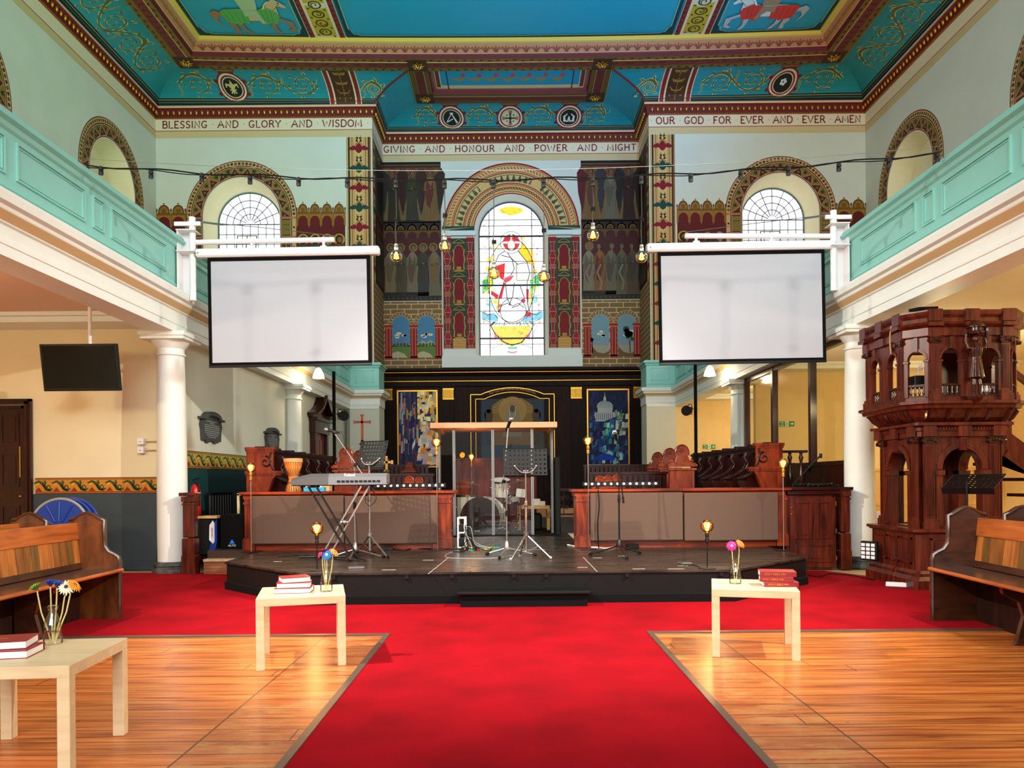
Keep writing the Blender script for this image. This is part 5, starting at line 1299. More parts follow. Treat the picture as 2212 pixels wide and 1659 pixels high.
# lettering over the arch
fc = bpy.data.curves.new('arch_lettering', 'FONT'); fc.body = 'Their eyes were opened and they knew Him'; fc.size = .105; fc.align_x = 'CENTER'; fc.extrude = .002
arc = bpy.data.curves.new('arc', 'CURVE'); arc.dimensions = '3D'
fo = bpy.data.objects.new('lettering', fc); COL.objects.link(fo); fo.parent = fr_
bpy.context.view_layer.update()
dg = bpy.context.evaluated_depsgraph_get(); me = bpy.data.meshes.new_from_object(fo.evaluated_get(dg))
bpy.data.objects.remove(fo); Wt = max(v.co.x for v in me.vertices) - min(v.co.x for v in me.vertices)
for v in me.vertices:
    u = v.co.x / Wt * 2; x = cx_ + v.co.x * 1.42 / Wt; v.co = (x, -.115 - v.co.z, zs_ + .035 + .15*(1-u*u) + v.co.y - .05)
me.materials.clear(); me.materials.append(plain('faded_gold_letters', (170,110,56), .5)); lo = bpy.data.objects.new('arch_lettering', me); COL.objects.link(lo); lo.parent = fr_

def picture(name, label, p0, p1, y0, y1, paintfn, seed):
    x0, x1 = ax(p0), ax(p1); zt, zb = az((p0+p1)/2, y0), az((p0+p1)/2, y1); c = (x0+x1)/2
    t = thing(name, label, 'painting', (c, 22.88, zb)); w, h = x1-x0, zt-zb
    b = MB()
    for a in ((-w/2-.03, -w/2+.01, 0, h), (w/2-.01, w/2+.03, 0, h), (-w/2-.03, w/2+.03, -.03, .01), (-w/2-.03, w/2+.03, h-.01, h+.03)): b.box(a[0], a[1], -.05, .0, a[2], a[3])
    b.build('frame', M['gold'], t)
    b = MB(); b.box(-w/2, w/2, -.03, .0, 0, h); b.build('backing', M['dark2'], t)
    P = Paint(lambda u, v, o: (u*w - w/2, -.032 - o, v*h)); paintfn(P, random.Random(seed)); P.build('canvas', M['paint'], t)
def stroke(P, rng, u, v, du, dv, col, j=18):
    c = tuple(max(0, min(255, k + rng.randint(-j, j))) for k in col); P.o += P.st*.01
    u, v = max(0, min(1-du, u)), max(0, min(1-dv, v)); s = rng.uniform(-.2,.2)*dv
    P.poly([(u, v), (min(1, u+du), max(0, v+s*0)), (min(1, u+du), v+dv), (u+du*.2, v+dv*.95)], c)
def street(P, rng):
    P.rect(0, 1, 0, 1, (36,44,80)); P.up()
    for k in range(330):
        u, v = rng.random(), rng.random()
        lane = .60 + .1*(1-v)
        if v > .55 and abs(u-.66) < .28 - abs(v-.8)*.5: col = rng.choice([(250,214,120),(255,240,200),(230,160,60)]); du, dv = .1, .05
        elif v < .55 and abs(u-lane) < .12 + .25*(.55-v): col = rng.choice([(232,150,70),(240,200,150),(236,222,200),(180,180,200)]); du, dv = .12, .07
        elif u < .5: col = rng.choice([(24,40,100),(50,40,80),(90,50,70),(150,160,170),(30,70,110),(180,120,60),(20,24,50)]); du, dv = .05, .16
        else: col = rng.choice([(120,104,90),(170,150,120),(60,70,90),(200,180,130),(70,110,110)]); du, dv = .06, .13
        stroke(P, rng, u, v, du, dv, col)
    P.up(); P.poly([(.36,.22),(.44,.30),(.44,.38),(.36,.28)], (230,226,214)); P.poly([(.3,0),(.33,.2),(.30,.5),(.27,.2)], (20,50,100)); P.poly([(.46,.55),(.5,.56),(.5,.98),(.44,.99)], (26,36,72)); P.disc(.66,.84,.10, (255,246,214), ry=.05)
    for k in range(12): a = 2*PI*k/12; P.line([(.66,.84), (.66+.26*math.cos(a), .84+.12*math.sin(a))], .008, (250,224,150))
def domes(P, rng):
    P.rect(0, 1, 0, 1, (14,24,70)); P.up()
    for k in range(300):
        u, v = rng.random(), rng.random()
        if v > .68: col = rng.choice([(12,16,60),(18,30,86),(8,12,36)])
        elif u > .62 and v > .38: col = rng.choice([(170,180,150),(120,140,120),(60,84,90),(206,206,170)])
        elif .3 < u < .8 and v < .52: col = rng.choice([(120,190,190),(60,140,160),(180,210,200),(30,90,130),(20,50,100)])
        else: col = rng.choice([(16,34,90),(24,60,120),(10,20,50),(40,100,150)])
        stroke(P, rng, u, v, .08, .07, col)
    P.up()
    dome = [(.16,.66),(.18,.70),(.24,.70),(.24,.76)] + [(.42-.2*math.cos(PI*k/12), .77+.085*math.sin(PI*k/12)) for k in range(13)] + [(.60,.70),(.66,.70),(.68,.64),(.4,.58),(.2,.58)]
    P.poly(dome, (176,180,176)); P.poly([(.39,.85),(.45,.85),(.45,.89),(.42,.93),(.39,.89)], (190,190,180)); P.up(); P.line([(.42,.93),(.42,.96)], .01, (210,200,150))
    for k in range(9): P.line([(.22+.05*k, .76), (.42+(.22+.05*k-.42)*.3, .85)], .008, (90,110,130)); P.rect(.2+.05*k, .215+.05*k, .60, .69, (60,80,110))
    P.disc(.42, .06, .24, (24,70,190), ry=.09, n=20, a0=0, a1=PI)
    for k in range(4): P.ring(.42, .06, .05+.05*k, .06+.05*k, (90,140,220), n=14, a0=0, a1=PI, k=.38)
picture('painting', 'tall painting of a sunlit street in orange and blue left of the drum booth', 862, 945, 846, 1008, street, 11)
picture('painting', 'tall dark blue painting of a domed building right of the drum booth', 1270, 1357, 843, 1004, domes, 12)

# ================= CHOIR DESKS =================
YD = 9.75
def dx_(px): return at(px, 1120, YD)[0]
def desk(name, label, p0, p1, panels, posts, zb=ST):
    x0, x1 = dx_(p0), dx_(p1); t = thing(name, label, 'choir desk', ((x0+x1)/2, YD, zb)); cx_ = (x0+x1)/2
    X0, X1 = x0-cx_, x1-cx_; H = 1.06 - zb
    b = MB(); b.box(X0, X1, .02, .42, 0.0, H-.06); b.box(X0, X1, -.0, .02, 0, .09); b.build('body', M['mahogh'], t)
    b = MB(); b.sweep([(X0, .44), (X0, .0), (X1, .0), (X1, .44)][::-1] if False else [(X0, .44), (X0, .0), (X1, .0), (X1, .44)], [(0,H-.10),(.02,H-.09),(.02,H-.05),(.05,H-.035),(.06,H-.03),(.06,H),(-.18,H)]); b.box(X0, X1, .0, .44, H-.03, H-.0005); b.build('desk_top', M['mahogh'], t)
    for q0, q1 in posts:
        a, c = dx_(q0)-cx_, dx_(q1)-cx_; b = MB(); b.box(a, c, -.03, .02, .16, H-.09); b.bbox(a-.025, c+.025, -.055, .02, 0, .15, .008); b.box(a-.01, c+.01, -.04, .02, .15, .17); b.box(a-.012, c+.012, -.042, .02, H-.16, H-.13)
        for k in (0.3, .7): b.box(a+(c-a)*k-.006, a+(c-a)*k+.006, -.036, -.03, .18, H-.17)
        b.build('pilaster', M['mahog'], t)
    for q0, q1 in panels:
        a, c = dx_(q0)-cx_, dx_(q1)-cx_; z1 = at(q0, 1072, YD-.08)[1]-zb if q0 < 1100 else at(q0, 1065, YD-.08)[1]-zb
        b = MB(); b.bbox(a, c, -.10, -.035, z1-.61, z1, .01); b.build('acoustic_panel', M['panel'], t)
    return t
desk('choir_desk', 'mahogany choir desk with two brown acoustic panels at left behind the keyboard', 530, 974, ((549,746),(748,946)), ((530,548),(938,974)))
desk('choir_desk', 'mahogany choir desk with two brown acoustic panels at right of the booth', 1245, 1697, ((1274,1472),(1475,1676)), ((1245,1272),(1680,1697)))
# cupboard at the right end, standing on the floor
x0, x1 = dx_(1699), dx_(1815); t = thing('cupboard', 'low dark mahogany cupboard door unit between desk and right column', 'cupboard', ((x0+x1)/2, YD, 0)); w = (x1-x0)/2
b = MB(); b.box(-w, w-.1, .02, .2, 0, 1.0); b.build('carcass', M['pulpit'], t)
b = MB(); b.box(-w+.04, w-.06, -.005, .02, .03, .93); d_ = b.build('door', M['pulpit'], t)
b = MB()
def raised(b, x0, x1, z0, z1, y=-.005, w=.02):
    for a in ((x0, x0+w, z0, z1), (x1-w, x1, z0, z1), (x0+w, x1-w, z0, z0+w), (x0+w, x1-w, z1-w, z1)): b.box(a[0], a[1], y-.012, y, a[2], a[3])
    b.box(x0+.05, x1-.05, y-.008, y, z0+.05, z1-.05)
raised(b, -w+.1, -.02, .40, .88); raised(b, .04, w-.12, .40, .88); raised(b, -w+.1, w-.12, .1, .33); b.build('door_panels', M['pulpit'], d_)
b = MB(); b.ball((-w+.06, -.02, .8), .012, 8); b.ball((-w+.06, -.02, .72), .01, 8); b.build('knob', M['brass'], d_)
b = MB(); 
for z in (.85,.5,.15): b.box(w-.062, w-.05, -.012, -.005, z-.03, z+.03)
b.build('hinge', M['brass'], d_)
b = MB(); b.sweep([(-w, .2), (-w, .0), (w+.1, .0), (w+.1, .2)], [(0,.96),(.02,.97),(.02,1.01),(.05,1.03),(.05,1.06),(-.2,1.06)]); b.box(-w, w+.1, 0, .2, 1.03, 1.0595); b.build('top', M['stall'], t)
def newel(label, px0, px1, Y, ztop=1.06, mat='mahog'):
    x0, x1 = at(px0, 1150, Y)[0], at(px1, 1150, Y)[0]; c = (x0+x1)/2; w = (x1-x0)/2
    t = thing('newel_post', label, 'post', (c, Y+w, 0)); b = MB()
    b.bbox(-w*.8, w*.8, -w*.8, w*.8, .48, ztop-.12, .01); b.bbox(-w*.92, w*.92, -w*.92, w*.92, .24, .47, .012); b.bbox(-w, w, -w, w, 0, .25, .01)
    b.box(-w*.9, w*.9, -w*.9, w*.9, ztop-.16, ztop-.14); b.box(-w*.22, w*.22, -w*.84, -w*.8, .5, ztop-.17); b.build('shaft', M[mat], t)
    b = MB(); b.box(-w*.92, w*.92, -w*.92, w*.92, ztop-.12, ztop-.05); b.bbox(-w*1.2, w*1.2, -w*1.2, w*1.2, ztop-.045, ztop, .01); b.build('cap', M[mat], t)
newel('short mahogany post beside the left column', 390, 420, 9.75, mat='pulpit'); newel('short mahogany post beside the right column', 1817, 1841, 9.72, mat='pulpit')
# low step and dark recess at left
b = MB(); b.box(-4.02, -3.24, 9.78, 9.9, 0, .17); o = tag(b.build('step', wood('worn_oak_step', (96,52,28), (150,96,56), .5)), 'low worn wooden step in the dark gap at left', 'step')
b = MB(); b.box(-4.02, -3.24, 9.76, 9.92, .17, .2); b.build('tread', plain('scuffed_pale_edge', (206,178,136), .5, noise=.3, nscale=14), o)

# ================= STALLS =================
def stall_end(sx, Y=10.75):
    t = thing('stall_end', 'mahogany stall end with a carved scroll at %s behind the desk' % ('left' if sx < 0 else 'right'), 'stall end', (sx*3.56, Y, 1.06 - .75))
    f = -sx   # towards the aisle
    X = lambda a, c: tuple(sorted((f*a, f*c)))
    b = MB(); x = X(-.23, .14); b.bbox(*x, -.02, .05, 1.02, 1.33, .006); b.build('upper_board', M['mahog'], t)
    b = MB(); x = X(-.25, .17); b.box(*x, -.04, .07, 1.33, 1.37); b.box(*X(-.24,.15), -.03, .06, 1.30, 1.33); b.build('cap', M['mahog'], t)
    b = MB(); b.prism([(f*p, q_) for p, q_ in ((-.23,0),(.05,0),(.07,.74),(.14,.92),(.2,.98),(.22,1.0),(-.23,1.0))][::1 if f > 0 else -1], -.03, .06)
    b.build('lower_board', M['mahog'], t)
    b = MB(); x = X(-.25, .26); b.box(*x, -.05, .08, 1.0, 1.035); b.box(*X(-.24,.24), -.04, .07, .97, 1.0)
    for k in range(16): xx = f*(-.22+.029*k); b.box(min(xx, xx+f*.014), max(xx, xx+f*.014), -.05, -.04, .975, .995)
    b.build('ledge', M['mahog'], t)
    b = MB(); sp = spiral(f*.045, 1.16, .085, 1.3, PI*.5, -f, 22); b.tube([(x, -.03, z) for x, z in sp], [.016*(1-.5*k/22) for k in range(23)], 6)
    b.tube([(f*.12, -.03, 1.3), (f*.1, -.03, 1.22), (f*.13, -.03, 1.1), (f*.16, -.03, 1.05)], .014, 6); b.build('carved_scroll', M['stall'], t)
stall_end(-1); stall_end(1)
def stalls(sx):
    t = thing('choir_stalls', 'row of dark carved stall seats running back along the %s side' % ('left' if sx < 0 else 'right'), 'choir stalls', (sx*3.8, 13.2, ST))
    f = -sx
    b = MB(); b.box(*sorted((0, -f*.05)), -2.3, 2.6, 0, 1.33); b.build('back_board', M['stall'], t)
    b = MB(); b.box(*sorted((f*.12, -f*.07)), -2.3, 2.6, 1.33, 1.38); b.box(*sorted((f*.09, 0)), -2.3, 2.6, 1.27, 1.33); b.build('top_rail', M['stall'], t)
    b = MB(); b.box(*sorted((0, f*.42)), -2.3, 2.6, .42, .46); b.build('seat', M['stall'], t)
    for k in range(7):
        y = -2.05 + k*.72; b = MB(); d = MB()
        pr = [(0,0),(.42,0),(.36,.3),(.46,.62),(.52,.8),(.5,.86),(.4,.88),(.3,.94),(.2,1.08),(.17,1.2),(.2,1.27),(0,1.27)]
        d.prism([(f*x, z) for x, z in pr], y-.03, y+.03); dv = d.build('divider', M['stall'], t)
        b.tube([(f*x, y, z) for x, z in ((.17,1.27),(.2,1.2),(.15,1.1),(.2,1.02),(.34,.92),(.46,.88))], .035, 8)
        b.lathe([(0,0),(.06,.01),(.07,.03),(.055,.05),(.0,.06)], (f*.46, y, .84), 12); b.tube([(f*.46, y, .60), (f*.46, y, .84)], .022, 8); b.build('carved_arm', M['stall'], dv)
        b = MB(); b.box(*sorted((-f*.0, f*.14)), y-.05, y+.05, 1.36, 1.40); b.build('cap_block', M['stall'], dv)
stalls(-1); stalls(1)
def bench_end(px, ytop, Y, w, label, zb=ST, fin=True, group=None):
    x, zt = at(px, ytop, Y); t = thing('bench_end', label, 'bench end', (x, Y, zb), group=group); H = zt - zb; k = w/.4
    hb = H - .27*k
    b = MB(); b.bbox(-w*.42, w*.42, -.04, .05, 0, hb-.10*k, .008); b.box(-w*.48, w*.48, -.06, .06, hb-.10*k, hb-.07*k)
    b.box(-w*.30, w*.30, -.05, -.04, .12, hb-.18*k); b.build('board', M['mahog'], t)
    b = MB(); b.box(-w*.5, w*.5, -.07, .07, hb-.05*k, hb-.015*k); b.box(-w*.44, w*.44, -.06, .06, hb-.015*k, hb+.0*k); b.build('moulded_cap', M['mahog'], t)
    b = MB(); b.prism([(-w*.34,hb),(-w*.25,hb+.04*k),(-w*.20,hb+.10*k),(w*.20,hb+.10*k),(w*.25,hb+.04*k),(w*.34,hb)], -.03, .03)
    for i in range(-3, 4): b.tube([(i*w*.055, -.032, hb+.10*k), (i*w*.072, -.036, hb+.01)], .007, 6)
    b.prism([(-w*.26,hb+.10*k),(-w*.26,hb+.13*k)] + [(-w*.25*math.cos(PI*j/12), hb+.13*k+w*.30*math.sin(PI*j/12)) for j in range(13)] + [(w*.26,hb+.13*k),(w*.26,hb+.10*k)], -.035, .035)
    b.tube([(-w*.22*math.cos(PI*j/12), -.036, hb+.14*k+w*.25*math.sin(PI*j/12)) for j in range(13)], .014, 6, smooth=True)
    for s in (-1, 1): b.tube([(p, -.0, q_) for p, q_ in spiral(s*w*.36, hb+.035, .03, 1, PI/2, s, 10)], .012, 6)
    for j in range(1, 6): a = PI*j/6; b.tube([(0, -.037, hb+.14*k), (w*.14*math.cos(a), -.037, hb+.14*k+w*.16*math.sin(a))], .006, 5)
    b.build('carved_finial', M['mahog'], t)
bench_end(748, 963, 11.3, .42, 'carved bench end with a fan finial behind the keyboard'); bench_end(777, 970, 13.2, .42, 'second carved bench end behind the tilted music stand at left')
bench_end(885, 1027, 10.6, .24, 'small round-topped bench end left of the drum booth'); bench_end(906, 1029, 11.6, .24, 'small dark bench end just right of the round-topped one left of the booth')
bench_end(884, 995, 15.5, .3, 'dark bench end in front of the sunlit street painting')
bench_end(1472, 957, 11.3, .44, 'tall carved bench end with a fan finial at right'); bench_end(1446, 965, 12.9, .42, 'second carved bench end behind the tall one at right'); bench_end(1420, 974, 14.5, .42, 'third, furthest carved bench end at right')
for i, (px, Y) in enumerate(((1295,10.6),(1312,11.0),(1332,11.5))): bench_end(px, 1027-i*2, Y, .24, ('leftmost', 'middle', 'rightmost')[i] + ' of the three small fan-topped bench ends behind the right light bar')
def desk_back(label, p0, p1, py, Y, zb=ST):
    x0, z = at(p0, py, Y); x1, _ = at(p1, py, Y); t = thing('bench', label, 'bench', ((x0+x1)/2, Y, zb)); w = (x1-x0)/2; b = MB()
    b.box(-w, w, 0, .05, 0, z-zb-.04)
    for k in range(int(w*2/.09)): b.tube([(-w+.05+k*.09, -.012, .3), (-w+.05+k*.09, -.012, z-zb-.06)], .012, 6)
    b.build('back', M['stall'], t)
    b = MB(); b.box(-w-.02, w+.02, -.03, .08, z-zb-.04, z-zb); b.build('rail', M['stall'], t)
desk_back('dark choir bench between the carved bench ends and the booth at left', 790, 935, 1024, 12.4); desk_back('dark low bench behind the left carved bench ends', 800, 925, 1004, 15.8)
desk_back('dark choir bench with turned balusters behind the right light bar', 1275, 1440, 1020, 12.2); desk_back('dark low bench under the blue dome painting', 1262, 1420, 1004, 15.8)
# altar rail right of the booth
t = thing('altar_rail', 'wrought iron altar rail with scrolls seen right of the booth', 'altar rail', (1.9, 17.5, ST)); b = MB()
b.box(-.9, .9, -.04, .04, .62, .68); b.box(-.9, .9, -.03, .03, .06, .1); b.build('rail', M['stall'], t)
b = MB()
for k in range(6):
    x = -.75 + k*.3; b.tube([(x, 0, .1), (x, 0, .62)], .012, 6)
    for s in (-1, 1): b.tube([(u, 0, v) for u, v in spiral(x+s*.07, .25, .06, 1.2, PI, s, 14)], .008, 5); b.tube([(u, 0, v) for u, v in spiral(x+s*.07, .46, .06, 1.2, PI, -s, 14)], .008, 5)
b.build('ironwork', plain('dull_iron', (96,72,52), .5, metal=.6), t)
b = MB(); b.box(-1.4, .9, .5, 1.2, 0, .18); b.build('kneeling_step', M['shelfwood'], t)
# pale mat
b = MB(); b.box(.86, 1.12, 10.35, 12.3, ST, ST+.008); tag(b.build('floor_mat', plain('pale_mat', (206,190,162), .9)), 'pale strip of carpet beside the right desk end', 'mat')

# ================= CROSSES =================
x, z = at(782, 896, 12.2)
t = thing('processional_cross', 'wooden processional cross on a pole standing against the left pier', 'cross', (x, 12.2, ST)); H = z - ST
b = MB(); b.tube([(0,0,0),(0,0,H-.50)], .014, 8); b.build('pole', M['mahog'], t)
b = MB(); b.box(-.018,.018,-.012,.012,H-.42,H); b.box(-.12,.12,-.012,.012,H-.135,H-.10)
for p, q_ in (((-.12,H-.117),(-.135,0)),): pass
for s in (-1, 1): b.prism([(s*.11,H-.135),(s*.135,H-.15),(s*.135,H-.085),(s*.11,H-.10)][::s], -.015, .015)
b.prism([(-.018,H-.02),(.018,H-.02),(.032,H+.005),(-.032,H+.005)], -.015, .015); b.build('cross_arms', M['mahog'], t)
b = MB(); b.lathe([(.014,H-.52),(.03,H-.49),(.055,H-.47),(.03,H-.45),(.018,H-.43),(.03,H-.42),(.016,H-.40)], n=16); b.build('knop', M['stall'], t)
x, z = at(835, 990, 13.5)
t = thing('brass_cross', 'small brass cross on the dark bench beside the left music stand', 'cross', (x, 13.5, z-.2)); b = MB()
b.box(-.02,.02,-.01,.01,0,.24); b.box(-.1,.1,-.01,.01,.11,.15); 
for s in (-1,1): b.box(s*.1-.02, s*.1+.02, -.012,.012,.095,.165)
b.tube([(.055*math.cos(a*PI/8), 0, .13+.055*math.sin(a*PI/8)) for a in range(17)], .009, 6); b.build('arms', M['brass'], t)
b = MB(); b.lathe([(.06,-.04),(.05,-.02),(.02,0)], n=12); b.tube([(0,0,-(z-.2-ST)),(0,0,0)], .012, 6); b.build('foot', M['brass'], t)
# ================= STAGE EQUIPMENT =================
def font_mesh(text, size, mat, name, parent, M4, ext=.001, align='CENTER'):
    fc = bpy.data.curves.new(name, 'FONT'); fc.body = text; fc.size = size; fc.align_x = align; fc.extrude = ext
    fo = bpy.data.objects.new(name, fc); COL.objects.link(fo); bpy.context.view_layer.update()
    me = bpy.data.meshes.new_from_object(fo.evaluated_get(bpy.context.evaluated_depsgraph_get())); bpy.data.objects.remove(fo)
    me.transform(M4); me.materials.clear(); me.materials.append(mat); o = bpy.data.objects.new(name, me); COL.objects.link(o); o.parent = parent; return o
FACE = Matrix.Rotation(PI/2, 4, 'X')    # text facing -Y
def TR(x, y, z, s=1): return Matrix.Translation((x, y, z)) @ FACE @ Matrix.Scale(s, 4)

def globe_lamp(label, base, h, group=None):
    t = thing('globe_lamp', label, 'lamp', (base[0], base[1], ST), group=group)
    b = MB(); b.lathe([(.085,0),(.085,.006),(.01,.009)], n=24) if h < .6 else b.bbox(-.10,.10,-.10,.10,0,.008,.002)
    b.build('base', M['blackmet'], t)
    b = MB(); b.tube([(0,0,.006),(0,0,h-.16)], .006, 8); b.build('pole', M['blackmet'] if h < .6 else M['steel'], t)
    b = MB(); b.lathe([(.008,h-.17),(.018,h-.16),(.019,h-.12),(.014,h-.115),(.02,h-.10),(.02,h-.07),(.014,h-.065)], n=14); b.build('socket', M['blackmet'] if h < .6 else M['brass'], t)
    b = MB(); R = .062
    b.lathe([(.014,h-.07),(.018,h-.06)] + [(R*math.sin(a), h - R*math.cos(a)) for a in [PI*(k+2)/14 for k in range(12)]] + [(0, h+R)], n=20); g = b.build('glass_globe', M['bulb'], t)
    b = MB()
    for k in range(6):
        a = 2*PI*k/6; b.tube([(.008*math.cos(a), .008*math.sin(a), h-.045), (.030*math.cos(a+.3), .030*math.sin(a+.3), h+.015), (.016*math.cos(a+.6), .016*math.sin(a+.6), h+.032)], .005, 5)
    b.build('filament', M['filament'], g)
    d = bpy.data.lights.new('bulb_glow', 'POINT'); d.energy = 9; d.color = (1, .55, .2); d.shadow_soft_size = .05
    l = bpy.data.objects.new('bulb_glow', d); COL.objects.link(l); l.parent = t; l.location = (0, -.09, h)
    return t
def on(px, py): return onfloor(px, py, ST)
for px, pb, pt, lab in ((685,1232,1141,'short globe lamp glowing at the front left of the stage'), (1528,1228,1136,'short globe lamp glowing at the front right of the stage'), (543,1192,1010,'tall globe lamp at the left end of the left desk'), (945,1188,955,'tall globe lamp just left of the drum booth'), (1272,1187,952,'tall globe lamp at the left end of the right desk'), (1693,1189,1001,'tall globe lamp in front of the dark stall end at right')):
    x, y = on(px, pb); y = min(y, 9.55); x = at(px, pb, y)[0]; globe_lamp(lab, (x, y), at(px, pt, y)[1] - ST)
x, y = at(1010, 0, 13.0)[0], 13.0; globe_lamp('globe lamp glowing dimly inside the glass drum booth', (x, y), at(1010, 987, y)[1] - ST)

def tripod(b, hubz, feet, r=.011, tipr=.014, ftip=None):
    for fx, fy in feet: b.tube([(0,0,hubz), (fx, fy, .012)], r, 8)
def mic(name_parent, p, d, mat=None):
    """microphone: head centre p, axis d pointing from head to tail"""
    d = Vector(d).normalized(); R = d.to_track_quat('Z', 'Y').to_matrix()
    t = thing('microphone', '', 'microphone', p)
    b = MB(); b.ball((0,0,0), .027, 14, R=R); b.lathe([(.026,.008),(.028,.014),(.026,.02)], n=16, R=R); b.build('grille', M['chrome'], t)
    b = MB(); b.lathe([(.024,.02),(.02,.05),(.014,.15),(.012,.165),(0,.166)], n=14, R=R); b.build('handle', M['blackmet'], t)
    return t
def mic_stand(label, base, h, boom0, boom1, feet, mat, miclabel, micdir):
    t = thing('microphone_stand', label, 'microphone stand', (base[0], base[1], ST)); m = M[mat]
    b = MB(); b.tube([(0,0,.09), (0,0,h*.55)], .011, 10); b.tube([(0,0,h*.5), (0,0,h)], .0075, 8); b.build('pole', m, t)
    b = MB(); b.lathe([(.038,.06),(.036,.09),(.02,.15),(.012,.16)], n=14); b.build('hub', m, t)
    for f in feet:
        b = MB(); b.tube([(0,0,.075), (f[0], f[1], .016)], .0105, 8); l = b.build('leg', m, t)
        b = MB(); d = Vector((f[0], f[1], 0)).normalized(); b.tube([(f[0]-d.x*.03, f[1]-d.y*.03, .021), (f[0]+d.x*.012, f[1]+d.y*.012, .014)], .0155, 8); b.build('rubber_foot', M['black'], l)
    b = MB(); b.lathe([(.016,h*.52),(.018,h*.55),(.014,h*.60)], n=12); b.build('clutch', M['black'], t)
    p0, p1 = Vector(boom0), Vector(boom1)
    b = MB(); b.tube([p0, p1], .0075, 8); b.tube([p0, p0+(p1-p0)*.1], .013, 8); bo = b.build('boom', m, t)
    b = MB(); q_ = p0 + (p1-p0)*max(0, min(1, ((Vector((0,0,h))-p0).dot(p1-p0))/((p1-p0).length_squared))); b.ball(q_, .022, 10); b.tube([q_, (0,0,h)], .010, 8); b.build('swivel', M['black'], bo)
    b = MB(); dd = Vector(micdir).normalized(); b.tube([p1, p1+Vector((0,0,.0))+dd*.02], .012, 8); b.tube([p1-dd*.02, p1+dd*.03], .018, 10); b.build('clip', M['black'], bo)
    mp = Vector((base[0], base[1], ST)) + p1 - dd*.09 + Vector((0,0,.012))
    k = mic(None, mp, dd); k['label'] = miclabel
    return t
x, y = on(767, 1200)
def L3(px, py, Y, bx, by): a, z = at(px, py, Y); return (a - bx, Y - by, z - ST)
mic_stand('dark boom microphone stand in front of the keyboard', (x, y), at(763,1007,y)[1]-ST, L3(809,1062,y-.05,x,y), L3(721,934,y-.05,x,y), [tuple(a-b_ for a, b_ in zip(on(*q_), (x, y))) for q_ in ((753,1214),(829,1206),(722,1203))], 'steel', 'microphone pointing left above the keyboard', (1,0,-.25))
x, y = on(1095, 1197)
mic_stand('straight silver microphone stand beside the centre music stand', (x, y), at(1092,1040,y)[1]-ST, L3(1086,1062,y,x,y), L3(1098,921,y,x,y), [tuple(a-b_ for a, b_ in zip(on(*q_), (x, y))) for q_ in ((1051,1199),(1156,1201),(1079,1208))], 'steel', 'microphone with silver head above the centre music stand', (-.35,.5,-.75))
x, y = on(1338, 1192)
mic_stand('tall microphone stand with a hanging boom on the right of the stage', (x, y), at(1337,987,y)[1]-ST, L3(1347,1087,y-.04,x,y), L3(1331,948,y-.04,x,y), [tuple(a-b_ for a, b_ in zip(on(*q_), (x, y))) for q_ in ((1275,1200),(1382,1197),(1355,1209))], 'blackmet', 'microphone on the tall stand in front of the dome painting', (.25,.5,-.7))

def perforated(b, w, h, nx, ny, r, T, lip=True):
    """plate with round holes, thickness 2 mm, made of cells"""
    cw, ch = w/nx, h/ny; n = 8
    for i in range(nx):
        for j in range(ny):
            cx_, cy = -w/2 + (i+.5)*cw, (j+.5)*ch
            sq = [(cx_+cw/2*sx, cy+ch/2*sy) for sx, sy in ((1,0),(1,1),(0,1),(-1,1),(-1,0),(-1,-1),(0,-1),(1,-1))]
            ci = [(cx_+r*math.cos(PI/4*k), cy+r*math.sin(PI/4*k)) for k in range(8)]
            for y in (0, .003): b.add([T(u, y, v) for u, v in sq+ci], [(k, (k+1) % 8, 8+(k+1) % 8, 8+k) for k in range(8)])
    if lip: pass
def music_stand(label, base, feet, hubz, poleh, w, h, tilt, yaw, holes=(10,6), mat='chrome', bracket=True, back=True):
    t = thing('music_stand', label, 'music stand', (base[0], base[1], ST)); m = M[mat]
    b = MB(); b.tube([(0,0,.06),(0,0,poleh*.62)], .0125, 10); b.tube([(0,0,poleh*.6),(0,0,poleh)], .009, 10); b.build('pole', m, t)
    for f in feet:
        b = MB(); b.tube([(0,0,hubz),(f[0],f[1],.012)], .0105, 8); b.tube([(f[0]*.5,f[1]*.5,hubz*.52),(0,0,.07)], .004, 6); l = b.build('leg', m, t)
        b = MB(); b.tube([(f[0]*.95,f[1]*.95,hubz*.06+.01),(f[0]*1.03,f[1]*1.03,.01)], .014, 8); b.build('rubber_foot', M['greyp'] if mat == 'chrome' else M['black'], l)
    b = MB(); b.lathe([(.018,hubz-.03),(.03,hubz-.02),(.03,hubz+.02),(.016,hubz+.03)], n=12); b.lathe([(.016,poleh*.6-.02),(.022,poleh*.6),(.016,poleh*.6+.05)], n=12); b.tube([(0,0,poleh*.6),(-.035,-.01,poleh*.6)], .008, 6); b.build('clamp', m, t)
    R = Matrix.Rotation(yaw, 3, 'Z') @ Matrix.Rotation(-tilt, 3, 'X')
    T = lambda u, y, v: Vector((0,0,poleh-.06)) + R @ Vector((u, y, v))
    b = MB(); perforated(b, w, h, *holes, min(w/holes[0], h/holes[1])*.24, T); 
    for u in (-w/2, w/2): b.tube([T(u,0,0), T(u,0,h)], .004, 6)
    b.tube([T(-w/2,0,h), T(w/2,0,h)], .005, 6); b.build('desk_plate', M['black'], t)
    b = MB(); s = 1 if back else -1; b.rbox(T(0, .03*s, .0), (w, .06, .003), R); b.build('lip', M['black'], t)
    if bracket:
        b = MB()
        for s in (-1, 1): b.tube([T(0,-.02,.02), T(s*.05,-.025,.025), T(s*.085,-.02,.055), T(s*.12,-.012,.10)], .010, 8); b.ball(T(s*.12,-.01,.105), .015, 8); b.ball(T(s*.02,-.035,.04), .011, 8)
        b.build('yoke', m, t)
    return t
